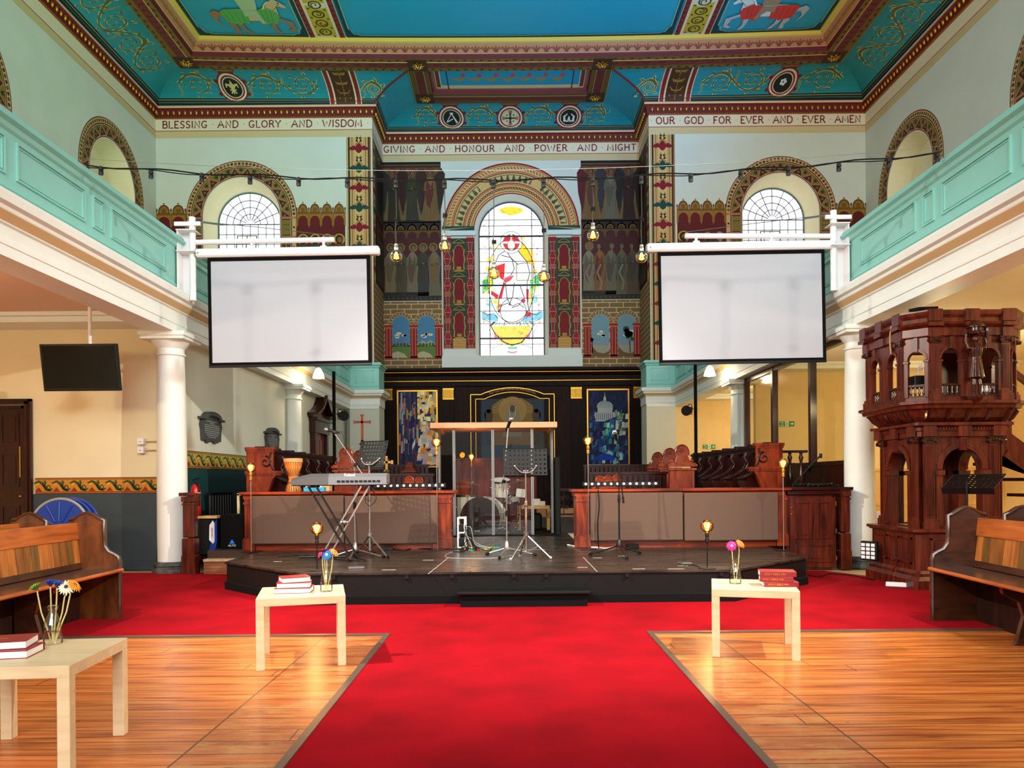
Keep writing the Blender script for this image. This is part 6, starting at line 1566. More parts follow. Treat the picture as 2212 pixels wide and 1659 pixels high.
x, y = on(1137, 1208); y = 8.45; x = at(1137, 1200, y)[0]
music_stand('chrome tripod music stand with black perforated desk at stage centre', (x, y), [tuple(a-b_ for a, b_ in zip(on(*q_), (x, y))) for q_ in ((1102,1212),(1190,1208),(1123,1203))], .27, at(1137,1015,y)[1]-ST, .48, .31, .25, .04)
y = 8.9; x = at(799, 1200, y)[0]
music_stand('dark music stand with tilted perforated desk beside the keyboard', (x, y), [tuple(a-b_ for a, b_ in zip(on(*q_), (x, y))) for q_ in ((838,1207),(773,1195),(808,1196))], .25, at(799,998,y)[1]-ST, .36, .34, .42, -.35, holes=(9,7), mat='steel')

# keyboard on its X stand
kx0, kz = at(637, 1034, 8.8); kx1, _ = at(838, 1034, 8.8); kc = (kx0+kx1)/2
t = thing('keyboard', 'silver and grey stage keyboard seen from behind on a folding stand', 'keyboard', (kc, 8.8, kz-.075), rotz=.04); w = (kx1-kx0)/2
b = MB(); prof = [(-.16,0),(.16,0),(.17,.04),(.12,.13),(-.10,.13),(-.16,.09)]
n = len(prof); xs = [-w, -w+.36, w-.02, w]
def kb(x0, x1, p0=1.0, p1=1.0):
    b.add([(x0, y, z*p0) for y, z in prof] + [(x1, y, z*p1) for y, z in prof], [(i, (i+1) % n, n+(i+1) % n, n+i) for i in range(n)] + [tuple(range(n))[::-1], tuple(range(n, 2*n))])
kb(-w, -w+.22, .62, 1.0); kb(-w+.22, -w+.42); b.build('left_cheek', M['keyb'], t)
b = MB(); kb(-w+.42, w); b.build('body', M['keybl'], t)
b = MB(); 
for k in range(30): b.box(-w+.15+k*.03, -w+.178+k*.03, .165, .30, .05, .07)
b.build('keys', M['page'], t)
b = MB(); b.box(-w, w, -.12, .30, -.01, 0.02); b.build('base_tray', M['black'], t)
b = MB()
for k in range(10): b.box(-.02+k*.05, .015+k*.05, -.172, -.16, .03, .05)
b.build('sockets', M['black'], t)
font_mesh('Roland', .045, M['exitw'], 'maker_lettering', t, TR(.12, -.146, .098) @ Matrix.Rotation(0, 4, 'X'))
t = thing('keyboard_stand', 'black double braced folding stand under the keyboard', 'stand', (kc, 8.8, ST)); H = kz-.09-ST
for s in (-1, 1):
    for d in (-.045, .045):
        for yy in (-.13,):
            b = MB(); b.beam((s*(.30)+d, yy+s*.02, H), (-s*.16+d, yy+s*.02, .03), .018, .03, up=(0,1,0)); b.build('leg', M['black'] if s < 0 else M['steel'], t)
b = MB(); b.tube([(-.32,-.20,H),(-.32,.22,H)], .016, 8); b.tube([(.32,-.20,H),(.32,.22,H)], .016, 8); b.build('support_bar', M['black'], t)
b = MB(); b.tube([(-.24,-.25,.02),(-.08,.25,.02)], .015, 8); b.tube([(.24,-.25,.02),(.08,.25,.02)], .015, 8); b.tube([(-.46,-.15,.02),(.08,-.15,.02)], .014, 8); b.build('foot_bar', M['black'], t)
b = MB(); b.ball((.065,-.16,H*.5), .03, 10); b.tube([(.02,-.16,H*.5),(.11,-.16,H*.5)], .01, 6); b.build('locking_knob', M['steel'], t)

# drum booth
YB = 12.0; zr = at(1068, 913, YB)[1]
t = thing('drum_booth', 'clear glass drum booth with a pale wooden top rail at the back of the stage', 'drum booth', (at(1068,0,YB)[0], YB, ST)); bx = at(1068,0,YB)[0]
bxx = lambda px, Y=YB: at(px, 1050, Y)[0] - bx
H = zr - ST
corn = [(bxx(946), .30), (bxx(981), .0), (bxx(1065), .0), (bxx(1150), .0), (bxx(1195), .38)]
for (xa, ya), (xb, yb) in zip(corn, corn[1:]):
    b = MB(); b.add([(xa,ya,0),(xb,yb,0),(xb,yb,H-.1),(xa,ya,H-.1)], [(0,1,2,3)]); b.build('glass_panel', M['booth'], t)
b = MB()
b.add([(corn[-1][0],corn[-1][1],0),(corn[-1][0]+.02,1.7,0),(corn[-1][0]+.02,1.7,H-.1),(corn[-1][0],corn[-1][1],H-.1)], [(0,1,2,3)]); b.build('glass_panel', M['booth'], t)
for xa, ya in corn:
    b = MB(); b.tube([(xa-.01,ya-.005,0),(xa-.01,ya-.005,H-.08)], .012, 6); b.tube([(xa+.014,ya-.005,0),(xa+.014,ya-.005,H-.08)], .010, 6); b.build('hinge_post', plain('anodised_edge', (168,172,176), .3, metal=.5), t) if 'hp' not in M else b.build('hinge_post', M['hp'], t)
b = MB(); x0, x1 = bxx(931), bxx(1204); b.prism([(0,0)], 0, 0) if False else b.bbox(x0, x1, -.10, -.02, H-.09, H-.0, .006); b.box(x0+.02, x1-.02, -.02, 1.7, H-.04, H-.01); b.bbox(x0, x0+.08, -.02, 1.6, H-.09, H, .006); b.bbox(x1-.08, x1, -.02, 1.6, H-.09, H, .006); b.build('top_rail', M['shelfwood'], t)
b = MB(); b.box(-.95, .95, -.12, 1.8, 0, .012); b.build('base_mat', M['blackm'], t)
b = MB()
for k in range(26):
    x = .02*math.sin(k*1.9); b.tube([(x1+.02+x, .1+.065*k, .0), (x1+.01+x, .1+.065*k, H-.55)], .028, 6)
tag(b.build('curtain', M['cloth'], None, loc=(bx, YB, ST)), 'black curtain hanging on the right side of the drum booth', 'curtain')

# drum kit
dk = lambda px, py, Y: at(px, py, Y)
def drum(label, name, c, r, d, axis, shell, head, mount=None, legs=0, badge=True):
    t = thing(name, label, 'drum', c); R = Vector(axis).to_track_quat('Z', 'Y').to_matrix()
    b = MB(); b.lathe([(r,-d/2),(r,d/2)], n=32, R=R); b.build('shell', shell, t)
    b = MB(); b.lathe([(0,d/2+.004),(r*.97,d/2+.004),(r*.97,d/2-.01)], n=32, R=R); b.lathe([(r*.97,-d/2+.01),(r*.97,-d/2-.004),(0,-d/2-.004)], n=32, R=R); b.build('head', head, t)
    b = MB()
    for s in (-1, 1): b.lathe([(r,s*(d/2-.018)),(r*1.06,s*(d/2-.018)),(r*1.06,s*(d/2+.012)),(r*.97,s*(d/2+.012))], n=32, R=R)
    b.build('hoop', M['chrome'], t)
    b = MB()
    for k in range(8):
        a = 2*PI*k/8+.2; q_ = [R @ Vector((r*1.05*math.cos(a), r*1.05*math.sin(a), z)) for z in (-d/2, d/2)]; b.tube(q_, .004, 5); b.ball((q_[0]+q_[1])/2, .012, 6)
    b.build('lugs', M['chrome'], t)
    if legs:
        for k in range(3):
            a = 2*PI*k/3+.5; b = MB(); b.tube([(r*1.08*math.cos(a), r*1.08*math.sin(a), 0), (r*1.1*math.cos(a), r*1.1*math.sin(a), -legs)], .007, 6); b.build('leg', M['chrome'], t)
    return t
c = dk(1045, 1117, 12.45); t = drum('black-headed bass drum with a white shell inside the glass booth', 'bass_drum', (c[0], 12.5, c[1]), .315, .40, (-.28, -1, 0), M['drumskin'], M['drumblk'])
b = MB(); b.rbox((-.10,-.205,-.22), (.09,.006,.03)); b.build('maker_badge', M['steel'], t)
for s in (-1, 1):
    b = MB(); b.tube([(s*.27,-.05,-.12),(s*.42,-.16,-c[1]+ST+.01)], .009, 6); b.build('spur', M['chrome'], t)
c = dk(1007, 1096, 12.9); drum('white floor tom on legs left of the bass drum', 'floor_tom', (c[0], 12.95, c[1]), .165, .40, (0,0,1), M['drumskin'], M['page'], legs=c[1]-ST-.02)
c = dk(1081, 1053, 12.5); t = drum('white mounted tom with a dark badge above the bass drum', 'rack_tom', (c[0], 12.6, c[1]), .15, .24, (0,-.25,1), M['drumskin'], M['page'])
b = MB(); b.box(-.025,.025,-.155,-.15,.0,.05); b.build('maker_badge', M['black'], t)
b = MB(); b.tube([(-.1,.05,-.1),(-.14,.02,-.32)], .012, 8); b.build('mount', M['chrome'], t)
c = dk(1100, 1075, 12.9); drum('silver snare drum on a stand right of the bass drum', 'snare_drum', (c[0], 12.9, c[1]), .17, .13, (0,-.15,1), M['drumskin'], M['page'], legs=c[1]-ST-.02)
def cymbal(label, px, py, Y, r, tilt):
    x, z = at(px, py, Y); t = thing('cymbal', label, 'cymbal', (x, Y, ST)); h = z - ST; R = Matrix.Rotation(tilt, 3, 'Y')
    b = MB(); b.lathe([(r,0),(r*.3,.014),(r*.16,.022),(r*.12,.04),(0,.045)], (0,0,h), 32, R); b.build('plate', M['cymbal'], t)
    b = MB(); b.tube([(0,0,.25),(0,0,h+.06)], .008, 8); b.build('stand_pole', M['chrome'], t)
    for k in range(3):
        a = 2*PI*k/3+.4; b = MB(); b.tube([(0,0,.3),(.22*math.cos(a),.22*math.sin(a),.01)], .008, 6); b.build('leg', M['chrome'], t)
cymbal('bronze cymbal on a stand at the left in the drum booth', 1020, 1045, 13.2, .2, .2); cymbal('bronze cymbal on a stand at the right in the drum booth', 1120, 1040, 13.1, .17, -.2)
for px, py, lab in ((1087,1066,'white lyric sheet clipped left of the centre pole'), (1125,1065,'white lyric sheet on the drummer side right of the centre pole')):
    x, z = at(px, py, 12.3); t = thing('music_sheet', lab, 'sheet', (x, 12.3, ST)); h = z-ST
    b = MB(); b.rbox((0,0,h), (.15,.003,.14), Matrix.Rotation(.3,3,'X') @ Matrix.Rotation(.12, 3, 'Y')); b.build('paper', M['page'], t)
    b = MB(); b.tube([(0,.03,.02),(0,.03,h)], .008, 6)
    for k in range(3): a = 2*PI*k/3+1; b.tube([(0,.03,.22),(.16*math.cos(a),.03+.16*math.sin(a),.012)], .006, 6)
    b.build('holder', M['chrome'], t)
# small shelf unit in the booth and speaker
x0, z = at(1118, 1092, 13.4); x1, _ = at(1186, 1092, 13.4); t = thing('side_table', 'small birch table behind the booth glass at right', 'table', ((x0+x1)/2, 13.3, ST)); w = (x1-x0)/2; h = z-ST
b = MB(); b.box(-w, w, -.2, .2, h-.05, h); b.build('table_top', M['light_wood'], t)
for s in (-1, 1):
    for yy in (-.17,.17): b = MB(); b.box(s*(w-.025)-.025, s*(w-.025)+.025, yy-.025, yy+.025, 0, h-.05); b.build('leg', M['light_wood'], t)
b = MB(); b.bbox(-.14,.14,-.12,.12,0,.3,.03); tag(b.build('stage_monitor', M['black'], loc=((x0+x1)/2, 13.25, ST)), 'black speaker box under the small table in the booth', 'speaker')
for i, (px, w_) in enumerate(((1148,.16),(1162,.1))):
    x = at(px, 0, 13.3)[0]; b = MB(); b.bbox(-w_/2, w_/2, -.05, .05, 0, .12-.04*i, .01); tag(b.build('small_box', M['page'], loc=(x, 13.3-.1*i, ST+h)), ('larger pale box', 'smaller white box')[i] + ' on the small table in the booth', 'box')
# wooden cajon-like boards behind drums
x0 = at(1045,0,14)[0]; b = MB(); b.box(-.65,.85,0,.06,0,1.25); b.box(-.68,.88,-.03,.09,1.25,1.29)
for k in range(4): b.box(-.6+k*.37,-.28+k*.37,-.02,0,.2,1.1)
tag(b.build('screen_board', M['mahog'], loc=(x0+.05, 14.1, ST)), 'reddish panelled screen standing behind the drums', 'screen')

# equipment rack beside the left desk end
x0, y0 = on(981, 1166); t = thing('equipment_rack', 'narrow open metal rack full of cables beside the left desk', 'rack', (-.70, 9.95, ST)); b = MB()
for xx in (-.045,.045):
    for yy in (-.12,.12): b.beam((xx,yy,0),(xx,yy,.40),.018,.018)
for z in (.01,.2,.39): b.box(-.05,.05,-.13,.13,z-.008,z+.008)
b.build('frame', M['whitem'], t)
b = MB(); b.box(-.035,.035,-.1,.12,.03,.12); b.box(-.035,.035,-.1,.12,.22,.30); b.build('stage_box', M['black'], t)
def cable(label, pts, r=.005, mat='black', z=ST):
    b = MB(); P3 = [Vector((p[0], p[1], p[2] if len(p) > 2 else z+r)) for p in pts]; out = []
    for i in range(len(P3)-1):
        p0, p1, p2, p3 = P3[max(i-1,0)], P3[i], P3[i+1], P3[min(i+2,len(P3)-1)]
        for k in range(6):
            s = k/6; out.append(.5*((2*p1)+(p2-p0)*s+(2*p0-5*p1+4*p2-p3)*s*s+(3*p1-p0-3*p2+p3)*s**3))
    out.append(P3[-1]); b.tube(out, r, 6); return tag(b.build('cable', M[mat]), label, 'cable')
rng = random.Random(9)
for i in range(16):
    x, y = -.66, 9.85; ex, ey = x + rng.uniform(.05,.42), y - rng.uniform(.05,.55)
    mt = ('black','blackmet','greyp','black')[i % 4]; cc = cable('x', [(x, y, ST+.05+.02*i), (x+.12*rng.random(), y-.1, ST+.12+.16*rng.random()), ((x+ex)/2+rng.uniform(-.1,.1), (y+ey)/2, ST+.02+.02*rng.random()), (ex, ey, ST+.008)], .004, mt)
    cc['label'] = 'one of the tangled stage leads spilling from the rack onto the stage'; cc['group'] = 'tangled leads by the rack'
    pl = MB(); pl.tube([(ex, ey, ST+.009), (ex+.05*rng.uniform(-1,1), ey-.04, ST+.009)], .009, 8); k = pl.build('plug', plain('lead_plug_%d' % i, [(0,170,80),(200,30,40),(230,190,40),(40,40,44),(60,150,210)][i % 5], .4), cc)
pts = lambda l: [on(*p) for p in l]
cable('long grey lead curving across the middle of the stage', pts([(985,1190),(965,1198),(966,1205),(1010,1207),(1070,1206),(1110,1200)]), .004, 'greyp')
cable('dark lead looping left of the centre stands', pts([(900,1186),(940,1186),(985,1187),(1010,1183),(1000,1192),(975,1192)]), .006)
cable('black lead under the keyboard stand', pts([(600,1203),(660,1200),(700,1206),(740,1210),(790,1212),(770,1206)]), .005)
cable('lead running along the foot of the left desk', pts([(830,1185),(870,1189),(900,1184),(930,1187),(940,1182)]), .006, 'blackmet')
cable('white lead along the foot of the right desk', pts([(1226,1178),(1240,1181),(1262,1183),(1290,1184),(1310,1186),(1330,1182)]), .009, 'page')
cable('black lead to the short lamp at the front right', pts([(1478,1222),(1495,1221),(1512,1226),(1526,1228)]), .005)
# looping cable on the left stands
yb = 8.85
def air(l, Y): return [(at(*p, Y)[0], Y, at(*p, Y)[1]) for p in l]
cable('microphone lead looping down beside the music stand', air([(736,931),(742,945),(748,975),(755,1000),(770,1030),(776,1060),(768,1100),(772,1150),(774,1190)], 8.8), .003)
cable('round loop of lead hanging on the tilted music stand', air([(798,1062),(790,1072),(790,1085),(800,1092),(812,1080),(810,1066),(800,1058)], 8.84), .004)
cable('lead hanging from the right desk to the stage', [(at(1292,1056,9.62)[0], 9.62, 1.05), (at(1294,1090,9.6)[0], 9.6, .85), (at(1291,1130,9.6)[0], 9.6, .6), (at(1293,1180,9.6)[0], 9.6, ST+.01)], .009)
for px, py, w_, lab in ((846,1183,.16,'dark plug block with leads at the foot of the left desk'), (1352,1177,.15,'black transformer block at the foot of the right desk'), (770,1228,.16,'flat grey pedal box near the front edge of the stage'), (1480,1219,.12,'small flat metal plate near the short right lamp')):
    x, y = on(px, py); b = MB(); b.bbox(-w_/2, w_/2, -.05, .05, 0, .055 if 'block' in lab else .02, .006); tag(b.build('power_block' if 'block' in lab else 'floor_plate', M['black'] if 'block' in lab else M['steel'], loc=(x, min(y, 9.58), ST), rotz=.2), lab, 'power block' if 'block' in lab else 'plate')

# light bars on the desks
def light_bar(label, p0, p1, py, n):
    Y = 9.86; x0, z = at(p0, py, Y); x1, _ = at(p1, py, Y); t = thing('light_bar', label, 'light bar', ((x0+x1)/2, Y, 1.06)); w = (x1-x0)/2
    b = MB(); b.bbox(-w, w, -.035, .035, .035, .095, .006); b.build('housing', M['blackmet'], t)
    for s in (-.6, .6): b = MB(); b.box(s*w-.02, s*w+.02, -.04, .04, 0, .035); b.build('foot', M['black'], t)
    for k in range(n):
        b = MB(); b.lathe([(.0,-.012),(.014,-.010),(.019,0),(.019,.006)], (-w+(k+.5)*2*w/n, -.036, .065), 12, Matrix.Rotation(-PI/2, 3, 'X')); b.build('lens', M['led'], t)
light_bar('long LED light bar lying on the left desk', 797, 963, 1050, 12); light_bar('long LED light bar lying on the right desk', 1258, 1422, 1045, 12)
# djembe, tissues
x, _ = at(625, 0, 9.98); t = thing('djembe', 'carved wooden djembe drum standing on the left desk', 'drum', (x, 9.98, 1.06))
b = MB(); b.lathe([(.095,0),(.10,.02),(.085,.08),(.062,.13),(.058,.16),(.075,.24),(.105,.32),(.118,.38),(.118,.42)], n=28); b.build('body', M['clay'], t)
b = MB(); b.lathe([(.121,.39),(.122,.43),(.115,.435),(0,.437)], n=28); b.lathe([(.121,.385),(.124,.39),(.121,.4)], n=28); b.build('skin', plain('goat_skin', (206,150,96), .6), t)
b = MB()
for k in range(24): a = 2*PI*k/24; b.tube([(.122*math.cos(a), .122*math.sin(a), .39), (.085*math.cos(a+.13), .085*math.sin(a+.13), .26), (.07*math.cos(a), .07*math.sin(a), .2)], .003, 4)
for k in range(20): a = 2*PI*k/20; b.tube([(.103*math.cos(a), .103*math.sin(a), .01), (.068*math.cos(a), .068*math.sin(a), .125)], .006, 4)
b.build('cord_and_ribs', plain('dark_cord', (74,44,22), .7), t)
x0, _ = at(650, 0, 9.85); x1, _ = at(694, 0, 9.85); t = thing('tissue_box', 'turquoise tissue box on the left desk under the keyboard', 'tissue box', ((x0+x1)/2, 9.83, 1.06)); w = (x1-x0)/2
b = MB(); b.bbox(-w, w, -.06, .06, 0, .055, .003); b.build('carton', plain('turquoise_print', (40,170,215), .5, noise=.5, nscale=30), t)
b = MB(); 
for k in range(5): b.add([(-.07+.03*k, -.02+.01*(k%2), .054), (-.04+.03*k, .01, .054), (-.03+.03*k, .015, .09+.01*(k%3)), (-.075+.03*k, -.01, .085+.01*(k%2))], [(0,1,2,3)])
b.build('tissue', M['tissue'], t)
x0, _ = at(640,0,10.1); b = MB(); b.bbox(-.16,.16,-.08,.08,0,.16,.004); tag(b.build('cardboard_box', plain('cardboard', (196,150,100), .8), loc=(x0+.24, 10.12, 1.06)), 'brown cardboard box behind the keyboard on the left desk', 'box')

# items in the dark recess at left
x, z = at(501, 1112, 10.15); t = thing('loudspeaker', 'big black loudspeaker with a small blue triangle badge in the left recess', 'loudspeaker', (x, 10.35, .3)); h = z-.3
b = MB(); b.bbox(-.165,.165,-.2,.2,0,h,.015); b.build('cabinet', M['blackm'], t)
b = MB(); b.prism([(-.035,.07),(.035,.07),(0,.125)], -.206, -.2); b.build('badge', M['sign'], t)
font_mesh('ALTO', .04, M['exitw'], 'badge_lettering', t, TR(0, -.206, .03))
x, z = at(447, 1120, 10.15); t = thing('carry_case', 'blue and white round edged case standing on end in the left recess', 'case', (x, 10.3, .2)); h = z-.2
b = MB(); b.bbox(-.13,.13,-.15,.15,0,h,.03); b.build('case_body', M['black'], t)
b = MB(); b.prism([(.03,.08),(.10,.03),(.135,.2),(.135,.5),(.11,h-.05),(.06,h-.02),(.09,.4)], -.16, -.145); b.build('blue_trim', M['bluep'], t)
b = MB(); b.prism([(.035,.22),(.085,.17),(.105,.2),(.105,.44),(.085,.48),(.04,.42)], -.168, -.158); b.build('oval_label', M['page'], t)
font_mesh('CRUZER', .036, M['bluep'], 'label_lettering', t, Matrix.Translation((.088, -.17, .32)) @ FACE @ Matrix.Rotation(PI/2, 4, 'Z'))
b = MB(); b.box(-.13,.13,-.14,.14,h,h+.03); b.build('lid', M['light_wood'], t)
x, z = at(528, 1067, 10.6); b = MB(); b.box(-.03,.0,0,.03,0,z-.30); b.box(-.03,.09,0,.03,z-.32,z-.29)
tag(b.build('wood_batten', M['birch'], loc=(x-.06, 10.56, .30)), 'bare wooden batten upright behind the black loudspeaker', 'batten')
t = thing('radiator', 'dark cast iron radiator against the green dado in the left recess', 'radiator', (-4.5, 11.6, ST-.01)); b = MB()
for k in range(9): b.tube([(0, -.4+k*.1, .0), (0, -.4+k*.1, .72)], .035, 8)
b.box(-.03,.03,-.45,.45,.05,.09); b.box(-.03,.03,-.45,.45,.70,.74); b.build('columns', M['blackmet'], t)
t = thing('fire_extinguisher', 'red fire extinguisher on the wall just behind the left column', 'fire extinguisher', (-4.40, 10.46, .72))
b = MB(); b.lathe([(.06,0),(.065,.02),(.065,.36),(.05,.42),(.02,.45)], n=20); b.build('cylinder', M['rede'], t)
b = MB(); b.tube([(0,0,.45),(0,0,.5)], .015, 8); b.rbox((.02,-.02,.52),(.1,.03,.015), Matrix.Rotation(-.35,3,'Y')); b.tube([(.02,-.03,.47),(.075,-.05,.4),(.07,-.05,.15)], .012, 8); b.build('valve_and_hose', M['black'], t)
# ================= NAVE FURNITURE =================
def side_table(label, c, rot):
    t = thing('side_table', label, 'table', (c[0], c[1], 0), rotz=math.radians(rot))
    b = MB(); b.bbox(-.275,.275,-.275,.275,.40,.45,.002); b.build('table_top', M['birch'], t)
    for sx in (-1, 1):
        for sy in (-1, 1): b = MB(); b.bbox(*sorted((sx*.275, sx*.225)), *sorted((sy*.275, sy*.225)), 0, .40, .002); b.build('leg', M['birch'], t)
    return t
side_table('pale birch side table standing alone at right, with three red bibles', (1.612, 5.225), -14.5)
side_table('pale birch side table left of the aisle, nearest the stage', (-1.452, 5.088), 14)
side_table('pale birch side table cut by the left edge, nearest the camera', (-2.124, 3.308), 4.5)
def book(label, c, z, rot, w=.225, d=.155, h=.034, text=None, spine=-1, mat='red'):
    """spine along the -y side; page edges on the others"""
    t = thing('book', label, 'book', (c[0], c[1], z), rotz=math.radians(rot))
    b = MB(); b.bbox(-w/2, w/2, -d/2, d/2, 0, .003, .001); b.bbox(-w/2, w/2, -d/2, d/2, h-.003, h, .001)
    b.tube([(-w/2, -d/2+.004, .003), (-w/2, -d/2+.004, .003)], .001) if False else b.bbox(-w/2, w/2, -d/2-.004, -d/2+.003, .0, h, .0015); b.build('cover', M[mat], t)
    b = MB(); b.box(-w/2+.005, w/2-.005, -d/2+.003, d/2-.005, .003, h-.003); b.build('pages', M['page'], t)
    if text: font_mesh(text, .019, M['gold'], 'spine_lettering', t, TR(-.02, -d/2-.0042, h/2-.006), ext=.0004)
    else: b = MB(); b.box(-.03,.03,-.005,.005,h,h+.0004); b.build('gilt_title', M['gold'], t)
    return t
tx, ty = 1.76, 5.17
book('red bible with gold lettering, bottom of the right-hand stack', (tx+.01, ty), .45, -6, text='HOLY BIBLE NIV')
book('red bible with gold lettering, middle of the right-hand stack', (tx-.01, ty+.005), .484, -14, text='HOLY BIBLE NIV', w=.215)
book('red bible with gold lettering, topmost of the right-hand stack', (tx+.0, ty+.01), .518, -12, text='HOLY BIBLE NIV', w=.235)
tx, ty = -1.50, 5.07
book('maroon bible with white page edges, lowest of the three on the middle table', (tx, ty), .45, 186, w=.235, d=.17)
book('maroon bible, middle one of the three piled on the middle table', (tx, ty), .484, 192, w=.22)
book('maroon bible turned cornerwise, topmost of the three on the middle table', (tx+.0, ty+.01), .518, 208, w=.185, d=.15)
tx, ty = -2.19, 3.25
book('maroon bible with white page edges lying lowest on the nearest table', (tx-.03, ty), .45, 190, w=.25, d=.17)
book('maroon bible lying on top of another on the nearest table', (tx-.06, ty+.02), .484, 196, w=.25, d=.17)

def vase(label, c, h=.175, r=.04):
    t = thing('bottle_vase', label, 'vase', (c[0], c[1], .45))
    k = h/.175; pr = [(0,.004),(r*.95,.003),(r,.01*k),(r,.075*k),(r*.95,.095*k),(r*.62,.125*k),(r*.45,.14*k),(r*.45,.155*k),(r*.58,.158*k),(r*.58,.17*k),(r*.46,.175*k)]
    b = MB(); b.lathe(pr, n=28); b.build('glass_bottle', M['bottle'], t)
    b = MB(); b.lathe([(0,.06*k),(r*.92,.06*k)], n=24); b.build('water', M['glass'], t)
    return t
def flower(label, base, head, facing, col, group=None, R=.040, eye=(60,40,30)):
    """a gerbera: stem from the bottle, petals, disc"""
    t = thing('gerbera', label, 'flower', base, group=group); h = Vector(head) - Vector(base); f = Vector(facing).normalized()
    b = MB(); mid = h*.5 + Vector((h.x*.12, 0, .01)); b.tube([(0,0,0), h*.25, mid, h*.8+Vector((0,0,.004)), h - f*.012], .0032, 6); b.build('stem', M['stemm'], t)
    Q = f.to_track_quat('Z', 'Y').to_matrix(); b = MB()
    for ring, (n, l, w, up, r0) in enumerate(((17, R, .0052, .004, .008), (15, R*.8, .005, .009, .007), (12, R*.5, .0035, .012, .006))):
        for k in range(n):
            a = 2*PI*k/n + ring*.2; rr = l*(1+.08*math.sin(k*3.1)); P_ = [Q @ Vector((math.cos(a)*x - math.sin(a)*y, math.sin(a)*x + math.cos(a)*y, z)) + h for x, y, z in ((r0,-w*.4,up),(rr*.6,-w,up+.004),(rr,0,up-.002),(rr*.6,w,up+.004),(r0,w*.4,up))]
            b.add(P_, [(0,1,2,3,4)])
    b.build('petals', plain('petal_%d_%d_%d' % col, col, .6), t)
    b = MB(); b.lathe([(.011,.006),(.010,.014),(0,.016)], h, 12, Q); b.lathe([(.004,-.016),(.012,-.004),(.013,.004)], h, 10, Q); b.build('flower_disc', plain('disc_%d' % sum(eye), eye, .8), t)
def bunch(c, items):
    for lab, dx, dz, f, col, eye in items: flower(lab, (c[0]+dx*.12, c[1], .458), (c[0]+dx, c[1]+(dx*.1), .45+dz), f, col, eye=eye)
c = (-1.283, 5.06); vase('clear milk bottle vase on the left middle table', c)
bunch(c, (('magenta artificial gerbera drooping left in the middle table bottle', -.03, .250, (-.6,-.3,.5), (170,20,80), (80,20,40)), ('bright blue artificial gerbera facing the camera', .005, .245, (.1,-1,.25), (50,150,225), (225,225,230)), ('orange artificial gerbera drooping right in the middle table bottle', .05, .258, (.6,-.2,.6), (240,140,60), (150,80,30)), ('small purple artificial gerbera behind the blue one', -.012, .268, (-.2,.2,.9), (120,20,110), (60,20,60))))
c = at(1588, 1200, 5.27)[0], 5.27; vase('clear milk bottle vase on the right-hand table', c)
bunch(c, (('pink artificial gerbera in the right-hand bottle', -.025, .262, (-.2,-1,.3), (226,40,140), (240,150,190)), ('orange artificial gerbera in the right-hand bottle', .035, .275, (.4,-.5,.6), (240,120,30), (200,80,20))))
c = (-2.15, 3.48); vase('clear milk bottle vase on the nearest left table', c)
bunch(c, (('lime green artificial gerbera on the nearest table', -.075, .258, (-.5,-.2,.7), (130,180,50), (80,110,40)), ('deep blue artificial gerbera on the nearest table', -.01, .278, (-.1,.1,1), (30,70,180), (30,40,100)), ('white artificial gerbera with a dark eye on the nearest table', .062, .255, (.25,-.8,.5), (240,240,205), (50,44,50)), ('orange artificial gerbera behind the white one', .09, .262, (.7,-.1,.6), (240,150,30), (160,90,20)), ('second blue artificial gerbera close behind the deep blue one', .022, .272, (.1,.2,1), (40,90,200), (30,40,100))))

